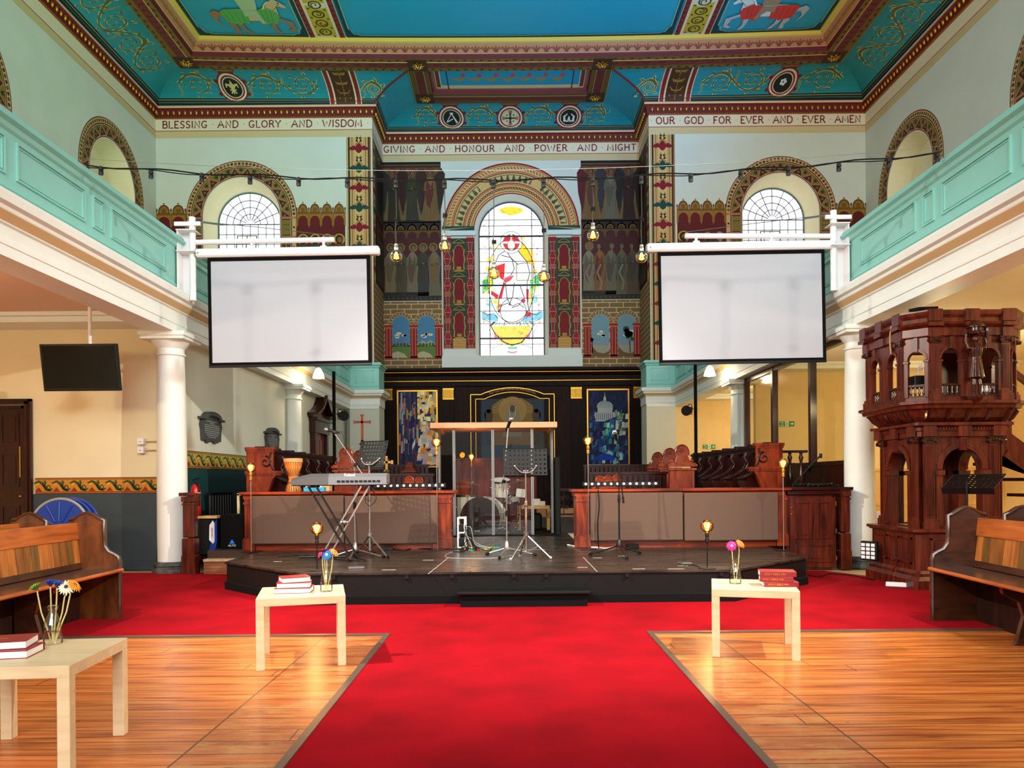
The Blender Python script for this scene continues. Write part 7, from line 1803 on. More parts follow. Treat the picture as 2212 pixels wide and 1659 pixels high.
# ---------------- pews ----------------
def pew(label, loc, rot, sx, L=2.6):
    """end panel at y=0, body towards -y; front edge at x=0, back at x=+.43 (times sx)"""
    t = thing('pew', label, 'pew', (loc[0], loc[1], 0), rotz=math.radians(rot)); f = sx
    fl = lambda pts: [(f*x, z) for x, z in pts]
    prof = [(0,0),(.0,.50),(.01,.545),(.04,.565),(.09,.59),(.125,.64),(.13,.70),(.13,.86),(.165,.872),(.215,.905),(.27,.92),(.325,.905),(.37,.872),(.42,.86),(.42,0)]
    for k, y in enumerate((-.045, -L)):
        b = MB(); b.prism(fl(prof), y, y+.045); e = b.build('pew_end', M['pewe' if sx < 0 else 'pewd'], t, bevel=.006)
        b = MB(); b.tube([(f*(x-.004 if i < 8 else x), y+.022, z+(.006 if 7 <= i <= 13 else 0)) for i, (x, z) in enumerate(prof[:-1])], .020, 8); b.build('moulding', M['pewd'], e)
    xb = lambda z: .315 + (z-.45)*.12
    b = MB(); b.beam((f*(xb(.77)+.012), -L+.04, .77), (f*(xb(.77)+.012), -.04, .77), .03, .15, up=(1,0,0)) if False else None
    def plank(z0, z1, y0, y1, th=.02, off=0): return [(f*(xb(z)+o+off), y, z) for z in (z0, z1) for o in (0, th) for y in (y0, y1)]
    def slab(b, *a, **k):
        v = plank(*a, **k); b.add([v[0],v[1],v[3],v[2],v[4],v[5],v[7],v[6]], [(0,3,2,1),(4,5,6,7),(0,1,5,4),(1,2,6,5),(2,3,7,6),(3,0,4,7)])
    b = MB(); slab(b, .70, .845, -L, -.04, th=.035, off=-.012); b.build('top_rail', M['pew'], t, bevel=.004)
    b = MB(); slab(b, .45, .50, -L, -.04, th=.03, off=-.006); b.build('lower_rail', M['pewd'], t)
    n = int(L/.095)
    for k in range(n):
        b = MB(); slab(b, .49, .71, -.045-(k+1)*.095+.002, -.045-k*.095-.002)
        b.build('back_board', [M['pewp'], M['pewb'], M['pewc']][(k*7 % 5) % 3], t)
    b = MB(); b.bbox(*sorted((f*-.03, f*.34)), -L-.02, -.03, .415, .445, .008); b.build('seat', M['pewd'], t)
    b = MB(); b.tube([(f*-.03, -L, .43), (f*-.03, -.03, .43)], .015, 8); b.build('seat_edge', M['pew'], t)
    for y in (-.95, -1.9):
        b = MB(); b.prism(fl([(.32,0),(.32,.415),(.02,.415),(.03,.36),(.14,.30),(.17,.2),(.12,.02),(.10,0)]), y, y+.04); b.build('support', M['pewd'], t)
    b = MB(); b.box(*sorted((f*.335, f*.355)), -L, -.04, 0, .46); b.build('kick_panel', M['dark'], t)
M['pewe'] = wood('pew_end_oak', (64,32,12), (122,66,28), .28, (5,5,1.5), 2.0, coat=.35, wear=(60,32,14)); M['pewb'] = wood('pew_oak_mid', (104,60,24), (150,92,38), .32, (9,9,1), 2.2, coat=.3, wear=(60,36,14)); M['pewc'] = wood('pew_oak_olive', (84,56,22), (122,86,36), .34, (9,9,1), 2.2, coat=.3, wear=(46,34,14))
pew('long oak pew at left facing the aisle, the front one', (-3.47, 6.64), .7, -1)
pew('oak pew end just behind the left front pew', (-3.96, 6.62), .7, -1)
pew('long oak pew at right facing the aisle, the front one', (3.40, 6.24), -3.2, 1)
pew('oak pew end just behind the right front pew', (3.90, 6.30), -3.2, 1)
# stacked blue round table tops behind the left pews
for i, (dx, dy) in enumerate(((0,0),(.04,.05),(.075,.10))):
    x, z = at(112, 1140, 9.5); t = thing('round_table_top', ('frontmost', 'middle', 'rearmost')[i] + ' of the three blue round table tops leaning by the door', 'table top', (x+.12+dx, 9.45+dy*1.2, .36), group='blue round table tops')
    R = Matrix.Rotation(PI/2-.1, 3, 'X'); r = .36
    b = MB(); b.lathe([(0,-.01),(r*.93,-.012),(r*.95,.012),(0,.012)], (0,0,.28), 40, R)
    for k in range(12):
        a = 2*PI*k/12; b.tube([Vector((0,0,.28)) + R @ Vector((q_*math.cos(a), q_*math.sin(a), .016)) for q_ in (.08, .32)], .012, 6)
    b.build('top_disc', M['bluep'], t)
    b = MB(); b.tube([Vector((0,0,.28)) + R @ Vector((r*math.cos(2*PI*k/40), r*math.sin(2*PI*k/40), 0)) for k in range(41)], .018, 8, caps=False); b.build('rim', M['greyp'] if i == 0 else M['bluep'], t)
b = MB(); b.bbox(-.45,.55,-.06,.3,0,.26,.01); tag(b.build('storage_box', M['blackm'], loc=(at(112,1140,9.5)[0]+.12, 9.42, 0)), 'low dark box under the blue round table tops', 'box')

# ---------------- left wall fittings ----------------
Yw = 10.38
x1, zt = at(70, 862, Yw); x1 -= 0; t = struct(thing('door_1', 'panelled mahogany door in a moulded frame at the far left', 'door', (x1-.5, Yw, 0)));
del t['category']
b = MB(); b.sweep([(.5,0),(.5,.001)], [(0,0)]) if False else None
for k, (o_, d) in enumerate(((.0,.05),(.035,.075),(.09,.045))):
    w = .035 if k < 2 else .04
    b.box(.5-o_-w, .5-o_, -d, 0, 0, zt-o_); b.box(-.9, .5-o_, -d, 0, zt-o_-w, zt-o_)
b.build('door_frame', M['stall'], t)
b = MB(); b.box(-.9,.385,-.02,0,0,zt-.12); lf = b.build('door_leaf', M['stall'], t)
b = MB()
for z0, z1 in ((.2,.55),(.62,.9),(1.15,1.62),(1.72,2.15)):
    for x0 in (.08,-.26,-.6): raised(b, x0, x0+.25, z0, z1, -.02, .025)
b.build('door_panels', M['stall'], lf)
b = MB(); b.box(.34,.36,-.045,-.02,1.28,1.7); b.ball((.355,-.05,1.02), .02, 8); b.box(-.12,.06,-.024,-.02,1.0,1.1); b.build('push_plate_and_knob', M['brass'], lf)
for i, py in enumerate((953, 972)):
    x, z = at(301, py, 10.3); t = thing('junction_box', ('upper', 'lower')[i] + ' of two small white cable boxes on the cream wall', 'junction box', (x, 10.38, z)); b = MB(); b.bbox(-.045,.045,-.06,0,-.045,.045,.006); b.ball((0,-.06,0),.022,8,.5); b.build('housing', M['whitem'], t)
    b = MB(); b.tube([(.04,-.02,0),(.22,-.02,0)], .009, 6); b.build('conduit', M['beige'], t)
# television
x, z = at(175, 794, 9.3); zt_ = 3.42
t = thing('television', 'flat black television hanging on a pole from the ceiling at left', 'television', (x, 9.3, z)); w = .47; h = .285
Rt = Matrix.Rotation(.16, 3, 'X')
b = MB(); b.rbox((0,0,0), (2*w,.05,2*h), Rt); b.build('housing', M['black'], t, bevel=.006)
b = MB(); b.rbox(Rt @ Vector((0,-.0265,.008)), (2*w-.05,.004,2*h-.06), Rt); b.build('screen', plain('glossy_dark_screen', (5,6,6), .04, spec=.4), t)
b = MB(); b.tube([(.08,.06,.1),(.08,.06,zt_-z)], .022, 10); b.rbox((.08,.04,0),(.3,.04,.2)); b.build('pole', M['whitem'], t)
# projector-like bracket on soffit
# plaques (on the wall face x=-4.6)
def plaque(label, p0, p1, ytop, ybot):
    xw = -4.59; Yc = lambda px: -(xw - CX) * F / (1106 - px); y0, y1 = Yc(p0), Yc(p1); yc = (y0+y1)/2; zt = at(p0, ytop+6, yc)[1]; zb = at(p0, ybot, yc)[1]
    t = thing('memorial_plaque', label, 'plaque', (xw, yc, zb)); w = (y1-y0)/2; h = zt-zb
    A = Matrix(((0,1,0,0),(1,0,0,0),(0,0,1,0),(0,0,0,1)))     # prism x->world y, depth->world x
    b = MB(); sh = [(-w*.78,h*.06),(-w*.5,h*.06),(-w*.45,0),(-w*.2,0),(-w*.15,h*.06),(w*.15,h*.06),(w*.2,0),(w*.45,0),(w*.5,h*.06),(w*.78,h*.06),(w*.82,h*.4),(w*.9,h*.55),(w*.8,h*.72)]+[(w*.7*math.cos(PI*k/8), h*.74+h*.14*math.sin(PI*k/8)) for k in range(9)]+[(-w*.8,h*.72),(-w*.9,h*.55),(-w*.82,h*.4)]
    b.prism(sh, 0, .04, A); b.build('tablet', M['slate'], t)
    b = MB(); ar = [(-w, h*.72), (-w, h*.79)] + [(-w*.72*math.cos(PI*k/10), h*.80+h*.2*math.sin(PI*k/10)) for k in range(11)] + [(w, h*.79), (w, h*.72)] + [(w*.58*math.cos(PI*k/10), h*.72+h*.14*math.sin(PI*k/10)) for k in range(11)]
    b.prism(ar, 0, .07, A); b.build('hood', M['slate'], t)
    b = MB()
    for k in range(9):
        l = (.5,.2,.62,.66,.62,.66,.6,.5,.34)[k]*w; z0 = h*(.66-.062*k)
        n = max(3, int(l*2/.05)); 
        for j in range(n): b.box(.040,.0415,-l+2*l*j/n, -l+2*l*(j+.7)/n, z0, z0+h*.03)
    b.build('worn_lettering', M['slatet'], t)
plaque('dark slate memorial plaque with a curved hood, nearer the left column', 428, 478, 884, 957)
plaque('further slate memorial plaque above the left stall end', 570, 602, 918, 975)
# pedimented door on the left wall
t = struct(thing('door_2', 'dark wooden doorway with a curved pediment beyond the plaques', None, (-4.59, 17.75, ST)))
b = MB(); A = Matrix(((0,1,0,0),(1,0,0,0),(0,0,1,0),(0,0,0,1)))
for s in (-1, 1): b.box(0,.12,*sorted((s*.62,s*.48)),0,2.0); b.box(0,.15,*sorted((s*.66,s*.46)),0,.2)
b.box(0,.14,-.68,.68,2.0,2.28); b.box(0,.2,-.72,.72,2.28,2.34); b.build('surround', M['stall'], t)
b = MB(); out = [(-.8,2.34),(-.8,2.40),(-.55,2.46),(-.3,2.58),(-.1,2.74),(0,2.84),(.1,2.74),(.3,2.58),(.55,2.46),(.8,2.40),(.8,2.34)]
b.prism(out, 0, .12, A); b.prism([(-.84,2.38),(-.84,2.43),(-.56,2.51),(-.3,2.63),(-.1,2.79),(0,2.90),(.1,2.79),(.3,2.63),(.56,2.51),(.84,2.43),(.84,2.38),(.55,2.45),(.3,2.57),(.1,2.73),(0,2.83),(-.1,2.73),(-.3,2.57),(-.55,2.45)], 0, .26, A); b.build('pediment', M['stall'], t)
b = MB(); b.box(.02,.04,-.48,.48,0,2.0)
for z0, z1 in ((.2,.9),(1.0,1.85)):
    for y0, y1 in ((-.4,-.04),(.04,.4)): b.box(.04,.055,y0,y1,z0,z1)
b.build('door_leaf', M['mahog'], t)
b = MB(); b.bbox(-4.59,-4.58,16.55,16.63,1.45,1.58,.002); tag(b.build('light_switch', M['whitem']), 'white switch plate on the wall beside the pedimented doorway', 'switch')

# ---------------- glass screen in the right arcade ----------------
XS = 4.62; xw_ = XS
t = thing('glass_screen', 'tall brown-framed glass screen between the two right columns', 'glass screen', (XS, 12.6, 0)); ysc = [-2.3, -.85, .85, 2.45]
for y in ysc[1:3] + [2.42, -2.28]:
    b = MB(); b.box(-.05,.05,y-.045,y+.045,0,3.15); b.build('mullion', M['stall'], t)
b = MB(); b.box(-.04,.04,-2.3,2.45,3.07,3.15); b.build('head_rail', M['stall'], t)
b = MB(); b.box(-.05,.03,-2.3,2.45,0,1.40); b.box(-.08,.04,-2.3,2.45,1.36,1.42)
for k in range(6):
    y0 = -2.2+k*.78; b.box(-.065,-.05,y0,y0+.62,1.05,1.28); b.box(-.065,-.05,y0,y0+.62,.2,.95)
b.build('panelled_base', M['stall'], t)
for y0, y1 in zip((-2.24,-.8,.9), (-.9,.8,2.38)):
    b = MB(); b.add([(0,y0,1.42),(0,y1,1.42),(0,y1,3.07),(0,y0,3.07)], [(0,1,2,3)]); b.build('glass_pane', M['pane'], t)
def exit_sign(label, x, y, z, s=1.0):
    t = thing('exit_sign', label, 'sign', (x, y, z)); w, h = .15*s, .05*s; b = MB(); b.box(-w, w, -.008, 0, -h, h); b.build('sign_plate', M['exitg'], t)
    b = MB()
    b.prism([(w*.42,-h*.12),(w*.66,-h*.12),(w*.66,-h*.5),(w*.92,0),(w*.66,h*.5),(w*.66,h*.12),(w*.42,h*.12)], -.011, -.008)
    b.box(-w*.22, w*.22, -.0105, -.008, -h*.95, h*.95); b.build('arrow_and_door', M['exitw'], t)
    b = MB(); b.prism([(-w*.1,h*.5),(0,h*.6),(w*.08,h*.2),(w*.04,-h*.1),(w*.12,-h*.7),(w*.04,-h*.7),(0,-h*.2),(-w*.1,-h*.6),(-w*.16,-h*.5),(-w*.04,h*.1)], -.013, -.0105); b.ball((w*.02,-.011,h*.72), h*.14, 8); b.build('running_figure', M['exitg'], t)
    font_mesh('Fire\nexit', h*.95, M['exitw'], 'lettering', t, TR(-w*.62, -.010, h*.15)); return t
x, z = at(1532, 965, 20.58); exit_sign('green fire exit sign on the far yellow wall at right', x, 20.59, z, 1.12)
x, z = at(1702, 915, 15.13); exit_sign('green fire exit sign seen through the glass screen', x, 15.195, z, 1.0)
# turned balustrade behind the stall end at right
x0, z = at(1676, 973, 10.9); x1, _ = at(1745, 973, 10.9); t = thing('balustrade', 'dark turned wooden balustrade in front of the glass screen', 'balustrade', ((x0+x1)/2, 10.95, 1.06)); w = (x1-x0)/2; h = z-1.06
b = MB(); b.box(-w, w, -.05, .05, h-.035, h); b.box(-w, w, -.04,.04, h*.62, h*.65); b.build('rail', M['stall'], t)
for k in range(3):
    x = -w*.75 + k*w*.7; b = MB(); b.lathe([(.02,h*.65),(.02,h*.7),(.035,h*.8),(.018,h*.88),(.03,h*.95)], (x,0,0), 12); b.lathe([(.02,0),(.035,h*.15),(.045,h*.3),(.02,h*.45),(.02,h*.62)], (x,0,0), 12); b.build('baluster', M['stall'], t)
# heap of clamps on the cupboard
rng = random.Random(4)
for k in range(9):
    x = at(1712+k*10, 0, 9.95)[0]; t = thing('microphone_clamp', 'one of the black stand clamps heaped on the cupboard top', 'clamp', (x, 9.93+rng.uniform(-.05,.06), 1.062), rotz=rng.uniform(0, 3), group='heaped black clamps'); b = MB()
    b.tube([(-.07,0,.02),(.07,0,.03)], .012, 6); b.tube([(0,-.05,.02),(0,.05,.045)], .01, 6); b.ball((.04,.0,.03), .022, 8); b.build('clamp_body', M['black'], t)
b = MB(); p, q_ = at(1712, 1050, 10.2), at(1773, 983, 10.0); b.tube([(p[0],10.2,1.08),(q_[0],10.0,q_[1])], .010, 8); b.tube([(q_[0],10.0,q_[1]-.04),(q_[0]+.0,10.0,q_[1]+.02)], .02, 8); tag(b.build('boom_arm', M['black']), 'thin black boom arm leaning up from the heaped clamps', 'boom arm')

# ---------------- poles with par cans ----------------
def par_pole(label, px, Y, z1, cpx, cpy, s, lens, clabel):
    x, _ = at(px, 930, Y); t = thing('lighting_pole', label, 'pole', (x, Y, ST)); b = MB(); b.tube([(0,0,0),(0,0,z1-ST)], .03, 12); b.lathe([(.15,0),(.15,.015),(.035,.02)], n=20); b.build('tube', M['blackm'], t)
    cx_, cz_ = at(cpx, cpy, Y); t = thing('par_can', clabel, 'stage light', (cx_, Y-.05, cz_)); R = Matrix.Rotation(s*.5, 3, 'Z') @ Matrix.Rotation(PI/2+.25, 3, 'X') @ Matrix.Identity(3)
    b = MB(); b.lathe([(.0,-.05),(.05,-.05),(.08,-.02),(.09,.05),(.09,.10)], n=24, R=R); b.build('housing', M['black'], t)
    b = MB(); b.lathe([(.0,.09),(.085,.09)], n=24, R=R); b.build('lens', lens, t)
    b = MB(); d = x-cx_; b.tube([(d,.05,.06*0+.02),(d*.55,.0,.02),(d*.45,.0,.1),(d*.05,.0,.1)], .008, 6); b.tube([(d*.55,0,.02),(d*.45,0,-.08),(d*.05,0,-.08)], .008, 6); b.build('yoke', M['blackmet'], t)
par_pole('black lighting pole in front of the left pier', 722, 13.6, 3.16, 741, 897, 1, M['ledg'], 'black stage light with green lens on the left pole')
par_pole('black lighting pole in front of the right gallery beam', 1503, 13.6, 3.5, 1484, 886, -1, M['black'], 'black stage light on the right pole')
for sx, px, py in ((-1, 688, 808), (1, 1533, 803)):
    Y = 15.6; x, z = at(px, py, Y); t = thing('glass_pendant', 'lit opal glass pendant under the %s gallery cornice' % ('left' if sx < 0 else 'right'), 'pendant lamp', (x, Y, z)); b = MB()
    b.lathe([(.02,.13),(.05,.11),(.09,.03),(.115,-.05),(.12,-.085),(.10,-.09)], n=24); b.build('shade', M['shade'], t)
    b = MB(); b.tube([(0,0,.13),(0,0,3.60-z)], .012, 8); b.lathe([(.025,.12),(.025,.16),(.012,.18)], n=12); b.build('stem', M['brass'], t)
    light('pendant_glow', 'POINT', (x, Y-.02, z-.16), (0,0,0), 28, (1,.78,.5), .08)

# ---------------- projection screens on swing arms ----------------
def screen(sx, tl, br, arm, brk):
    Y = 9.95; side = 'left' if sx < 0 else 'right'
    x0, z0 = at(*tl, Y); x1, z1 = at(*br, Y); cx_, cz_ = (x0+x1)/2, (z0+z1)/2; w, h = (x1-x0)/2, (z0-z1)/2
    t = thing('projection_screen', 'white projection screen in a black border hanging at %s' % side, 'projection screen', (cx_, Y, cz_)); t.rotation_euler = (0, -.009, 0)
    b = MB(); b.box(-w+.045, w-.045, -.004, .002, -h+.045, h-.03); b.build('screen_cloth', M['screen'], t)
    b = MB(); b.box(-w, w, -.0025, .0035, -h, h+.06); b.build('black_border', M['blackm'], t)
    b = MB(); b.bbox(-w-.0, w, -.015, .015, -h-.02, -h+.012, .004); b.build('bottom_bar', M['blackmet'], t)
    b = MB(); b.bbox(-w-.14, w+.13, -.06, .06, h+.02, h+.13, .02); c_ = b.build('casing', M['whitem'], t)
    b = MB(); b.box(-w-.146, -w-.14, -.05, .05, h+.03, h+.12); b.lathe([(.012,-.002),(.012,.004),(0,.004)], (-w-.10,-.0605,h+.07), 10, Matrix.Rotation(PI/2,3,'X')); b.build('end_cap', M['greyp'], c_)
    # bracket
    bx = sx*4.30; _, zt = at(brk[0], brk[1], Y); _, zb = at(brk[0], brk[2], Y); za = at(*arm, Y)[1]; xe = at(*arm, Y)[0]
    t = thing('swing_arm', 'white steel swing arm fixed to the %s gallery front, carrying the screen' % side, 'bracket', (bx, Y, za)); f = -sx
    b = MB(); b.tube([(f*.1,0,zb-za),(f*.1,0,zt-za)], .042, 14); b.build('post', M['whitem'], t)
    b = MB(); b.box(*sorted((-f*.07,-f*.055)), -.09,.09, zb-za, zt-za-.2); b.box(*sorted((-f*.07, f*.06)), .06,.075, zb-za, zt-za-.2); b.build('wall_channel', M['whitem'], t)
    for z in (zt-za-.2, (zt-za)*.1-.18): b = MB(); b.prism([(f*-.07,z),(f*.17,z),(f*.17,z+.012),(f*-.07,z+.012)][::1 if f > 0 else -1], -.12, .1); b.build('flange', M['whitem'], t)
    b = MB(); b.box(*sorted((f*-.12,f*.22)), -.05,-.02, zt-za-.12, zt-za-.07); b.build('clamp_plate', M['whitem'], t)
    b = MB(); b.tube([(f*.1,0,0),(xe-bx,0,.02)], .034, 14); b.build('arm', M['whitem'], t)
    b = MB(); b.tube([(f*.14,0,zt-za-.05),((xe-bx)*.5,0,.19),(xe-bx-f*.0,0,.07)], .005, 6); b.tube([(f*.14,0,zt-za-.05),(f*.5,0,zt-za-.10)], .013, 6)
    b.build('stay_wire', M['steel'], t)
    for k in (.45, .93):
        X_ = (xe-bx)*k; b = MB(); b.box(X_-.015, X_+.015, -.02, .02, -(za-(cz_+h+.13)), .05); b.box(X_-.04, X_+.04, -.03,.03, -(za-(cz_+h+.13)), -(za-(cz_+h+.13))+.02); b.build('hanger', M['whitem'], t)
screen(-1, (449,559), (802,787), (722,521), (386,470,650)); screen(1, (1421,547), (1784,781), (1480,513), (1832,455,628))

# ---------------- festoon of bulbs ----------------
yF = 7.6
def fes(px): 
    t = (px-190)/1840.0; base = 357 + (330-357)*t; return base + 44*4*t*(1-t)*(1.0) - .0
def fpt(px, dy=0, Y=yF): x, z = at(px, fes(px)+dy, Y); return (x, Y, z)
t = thing('festoon_cable', 'black festoon cable strung between the two gallery rails', 'cable', (0, yF, 4.2))
for k, (ph, lab) in enumerate(((0, 0), (1.3, 1))):
    b = MB(); b.tube([Vector(fpt(188+1843*i/60, 3*math.sin(i*.9+ph)+2*k)) - Vector((0, yF, 4.2)) for i in range(61)], .007 if k == 0 else .005, 6); b.build('strand', M['black'], t)
b = MB(); b.tube([Vector(fpt(188+1843*i/30, -14-10*math.sin(PI*i/30)*.6)) - Vector((0, yF, 4.2)) for i in range(31)], .0025, 5); b.build('support_wire', M['steel'], t)
socks = [218,326,436,540,645,750,855,960,1066,1174,1280,1385,1492,1600,1703,1812,1920,2025]; drops = {855:553, 960:531, 1066:590, 1174:597, 1280:508, 1385:555}
ORD = ['first','second','third','fourth','fifth','sixth','seventh','eighth','ninth','tenth','eleventh','twelfth','thirteenth','fourteenth','fifteenth','sixteenth','seventeenth','last']
sk = MB(); sk.lathe([(.012,0),(.022,-.01),(.024,-.04),(.020,-.045),(.024,-.055),(.022,-.085),(0,-.085)], n=14)
first = None
for i, px in enumerate(socks):
    p = fpt(px)
    if first is None:
        first = thing('lamp_socket', '', 'lamp socket', p); sk.build('socket_shell', M['blackmet'], first); o = first
    else: o = dup(first, p)
    o['label'] = '%s black socket from the left on the festoon cable' % ORD[i]; o['group'] = 'festoon sockets'
    if px in drops:
        x, z = at(px+1, drops[px], yF); names = {855:'far left',960:'second from left',1066:'left one before the stained glass',1174:'right one before the stained glass',1280:'highest hanging',1385:'far right'}
        t = thing('hanging_bulb', 'glowing amber globe bulb on a long cord, %s' % names[px], 'hanging bulb', (x, yF, z), group='hanging globe bulbs'); zc_ = p[2]-.08-z
        b = MB(); b.tube([(p[0]-x,0,zc_),(.006,0,zc_*.6),(-.004,0,zc_*.4),(0,0,.12)], .005, 6)
        for s_ in range(3): b.tube([(.02*math.cos(a)+.004, .02*math.sin(a)*.5, zc_*(.5 if px != 1066 else .35)+.012*s_+.01*math.sin(2*a)) for a in [2*PI*k/8 for k in range(9)]], .005, 5)
        b.build('cord', M['black'], t)
        b = MB(); b.lathe([(0,.125),(.018,.12),(.022,.10),(.018,.095),(.024,.085),(.024,.06),(.018,.055)], n=14); b.build('socket', M['steel'], t)
        b = MB(); R_ = .060; b.lathe([(.016,.068)] + [(R_*math.sin(a), R_*math.cos(a)) for a in [PI*(k+1.5)/14 for k in range(12)]] + [(0,-R_)], n=24); g = b.build('glass_globe', M['bulb'], t)
        b = MB()
        for k in range(5): a = 2*PI*k/5; b.tube([(.005*math.cos(a),.005*math.sin(a),.04),(.024*math.cos(a),.024*math.sin(a),-.024),(.024*math.cos(a+.6),.024*math.sin(a+.6),-.024),(.006*math.cos(a+.6),.006*math.sin(a+.6),.04)], .0042, 5)
        b.build('filament', M['filament'], g)
# ================= PULPIT =================
PC = (4.70, 8.44)
t = pulpit = thing('pulpit', 'large carved wooden pulpit with arcades and fluted pilasters beside the right column', 'pulpit', (PC[0], PC[1], 0)); t.scale = (.95, .95, 1)
def octo(a, c): return [(-a,a-c),(-a,-a+c),(-a+c,-a),(a-c,-a),(a,-a+c),(a,a-c),(a-c,a),(-a+c,a)]
def loft(b, rings, cap=True):
    vs = [(x, y, z) for a, c, z in rings for x, y in octo(a, c)]
    b.add(vs, [(i*8+k, i*8+(k+1) % 8, (i+1)*8+(k+1) % 8, (i+1)*8+k) for i in range(len(rings)-1) for k in range(8)])
    if cap: b.add(vs[-8:], [tuple(range(8))]); b.add(vs[:8], [tuple(range(8))[::-1]])
def face_T(p0, p1):
    d = Vector((p1[0]-p0[0], p1[1]-p0[1], 0)); L = d.length; d.normalize(); n = Vector((d.y, -d.x, 0)) * -1
    if n.dot(Vector((p0[0]+p1[0], p0[1]+p1[1], 0))) < 0: n = -n
    return (lambda u, o, z: Vector((p0[0], p0[1], 0)) + d*u + n*o + Vector((0,0,z))), L
def pbox(b, T, u0, u1, o0, o1, z0, z1):
    b.add([T(u, o, z) for z in (z0, z1) for u, o in ((u0,o0),(u1,o0),(u1,o1),(u0,o1))], [(0,3,2,1),(4,5,6,7),(0,1,5,4),(1,2,6,5),(2,3,7,6),(3,0,4,7)])
def plate(b, T, outer, holes, th):
    flat_ = [p for l in [outer]+holes for p in l]; tris = tessellate_polygon([[Vector((a, c, 0)) for a, c in l] for l in [outer]+holes]); n = len(flat_)
    b.add([T(u, 0, z) for u, z in flat_] + [T(u, -th, z) for u, z in flat_], [tuple(x) for x in tris] + [tuple(i+n for i in x) for x in tris])
    for l in holes: m = len(l); b.add([T(u, 0, z) for u, z in l] + [T(u, -th, z) for u, z in l], [(i, (i+1) % m, m+(i+1) % m, m+i) for i in range(m)])
def pilaster(T, u, w, z0, z1, par, cap=True):
    b = MB(); pbox(b, T, u-w*.7, u+w*.7, 0, .045, z0, z0+.07); pbox(b, T, u-w*.6, u+w*.6, 0, .035, z0+.07, z0+.10); pbox(b, T, u-w*.5, u+w*.5, 0, .018, z0+.10, z1-.06)
    for k in range(6): uu = u - w*.42 + w*.84*(k+.25)/6; pbox(b, T, uu, uu+w*.07, .018, .025, z0+.13, z1-.09)
    p = b.build('pilaster', M['pulpit'], par)
    if cap:
        b = MB(); pbox(b, T, u-w*.55, u+w*.55, 0, .03, z1-.07, z1-.055); pbox(b, T, u-w*.62, u+w*.62, 0, .035, z1-.055, z1-.015); pbox(b, T, u-w*.75, u+w*.75, 0, .045, z1-.015, z1)
        for s in (-1, 1): b.tube([T(u+s*w*.62, .01, z1-.04), T(u+s*w*.62, .055, z1-.04)], .022, 8); b.ball(T(u+s*w*.25, .035, z1-.035), .014, 6)
        b.ball(T(u, .038, z1-.03), .016, 6); b.build('carved_capital', M['pulpitd'], p)
def archring(b, T, c, zs, r0, r1, o0, o1, n=16):
    for k in range(n):
        a0, a1 = PI*k/n, PI*(k+1)/n
        v = [T(c-r*math.cos(a), o, zs+r*math.sin(a)) for o in (o0, o1) for a in (a0, a1) for r in (r0, r1)]
        b.add(v, [(4,5,7,6),(0,1,5,4),(2,6,7,3),(1,3,7,5),(0,4,6,2)])
# plinth
b = MB(); loft(b, [(.60,.04,0),(.60,.04,.10),(.585,.04,.12),(.57,.04,.14),(.57,.04,.17),(.545,.04,.20),(.54,.04,.58),(.56,.04,.585),(.575,.04,.60),(.59,.04,.605),(.59,.04,.635),(.55,.04,.64)]); b.build('plinth', M['pulpit'], t)
oc = octo(.54,.04)
for i in (0, 2, 4):
    T, L = face_T(oc[i], oc[i+1]); b = MB()
    for u0, u1 in ((.10,.38),(.44,.66),(.72,.93)):
        for q_ in ((u0,u0+.02,.26,.54),(u1-.02,u1,.26,.54),(u0,u1,.52,.54),(u0,u1,.26,.28)): pbox(b, T, q_[0], q_[1], 0, .014, q_[2], q_[3])
        pbox(b, T, u0+.05, u1-.05, 0, .010, .31, .49)
    b.build('plinth_panels', M['pulpit'], t)
# lower arcade
lo = octo(.46,.03)
for i in (0, 2, 4, 6):
    T, L = face_T(lo[i], lo[(i+1) % 8]); r = .22; c = L/2; b = MB()
    plate(b, T, [(0,.63),(0,1.60),(L,1.60),(L,.63)], [[(c-r,.66)] + [(c-r*math.cos(PI*k/14), 1.26+r*math.sin(PI*k/14)) for k in range(15)] + [(c+r,.66)]], .10)
    archring(b, T, c, 1.26, r+.005, r+.065, 0, .022); 
    for k in range(26): a = PI*(k+.5)/26; v = T(c-(r+.035)*math.cos(a), .024, 1.26+(r+.035)*math.sin(a)); b.ball(v, .007, 4)
    for s in (-1, 1): pbox(b, T, *sorted((c+s*(r+.0), c+s*(r+.075))), 0, .02, .66, 1.20); pbox(b, T, *sorted((c+s*(r-.02), c+s*(r+.09))), -.1, .035, 1.20, 1.25)
    pbox(b, T, c-.035, c+.035, 0, .05, 1.46, 1.60); 
    for k in range(4): pbox(b, T, c-.03+k*.016, c-.022+k*.016, .05, .056, 1.47, 1.58)
    b.build('arcade_face', M['pulpit'], t)
    if i != 6:
        for u in (.07, L-.07): pilaster(T, u, .115, .64, 1.60, t)
b = MB(); loft(b, [(.47,.03,1.60),(.49,.03,1.605),(.49,.03,1.66),(.505,.03,1.665),(.505,.03,1.70),(.53,.03,1.715),(.55,.03,1.72),(.55,.03,1.75),(.50,.05,1.755)])
for i in (0, 2, 4):
    T, L = face_T(*octo(.505,.03)[i:i+2])
    for k in range(int(L/.032)): pbox(b, T, .01+k*.032, .026+k*.032, 0, .018, 1.68, 1.70)
    for u in (.09, L/2, L-.09): pbox(b, T, u-.07, u+.07, 0, .03, 1.605, 1.75)
b.build('lower_entablature', M['pulpit'], t)
b = MB(); loft(b, [(.48,.06,1.75),(.50,.08,1.76),(.56,.13,1.80),(.61,.17,1.86),(.63,.18,1.885),(.66,.19,1.89),(.67,.19,1.925),(.70,.2,1.935),(.70,.2,1.965),(.64,.19,1.97)]); b.build('coved_floor', M['pulpit'], t)
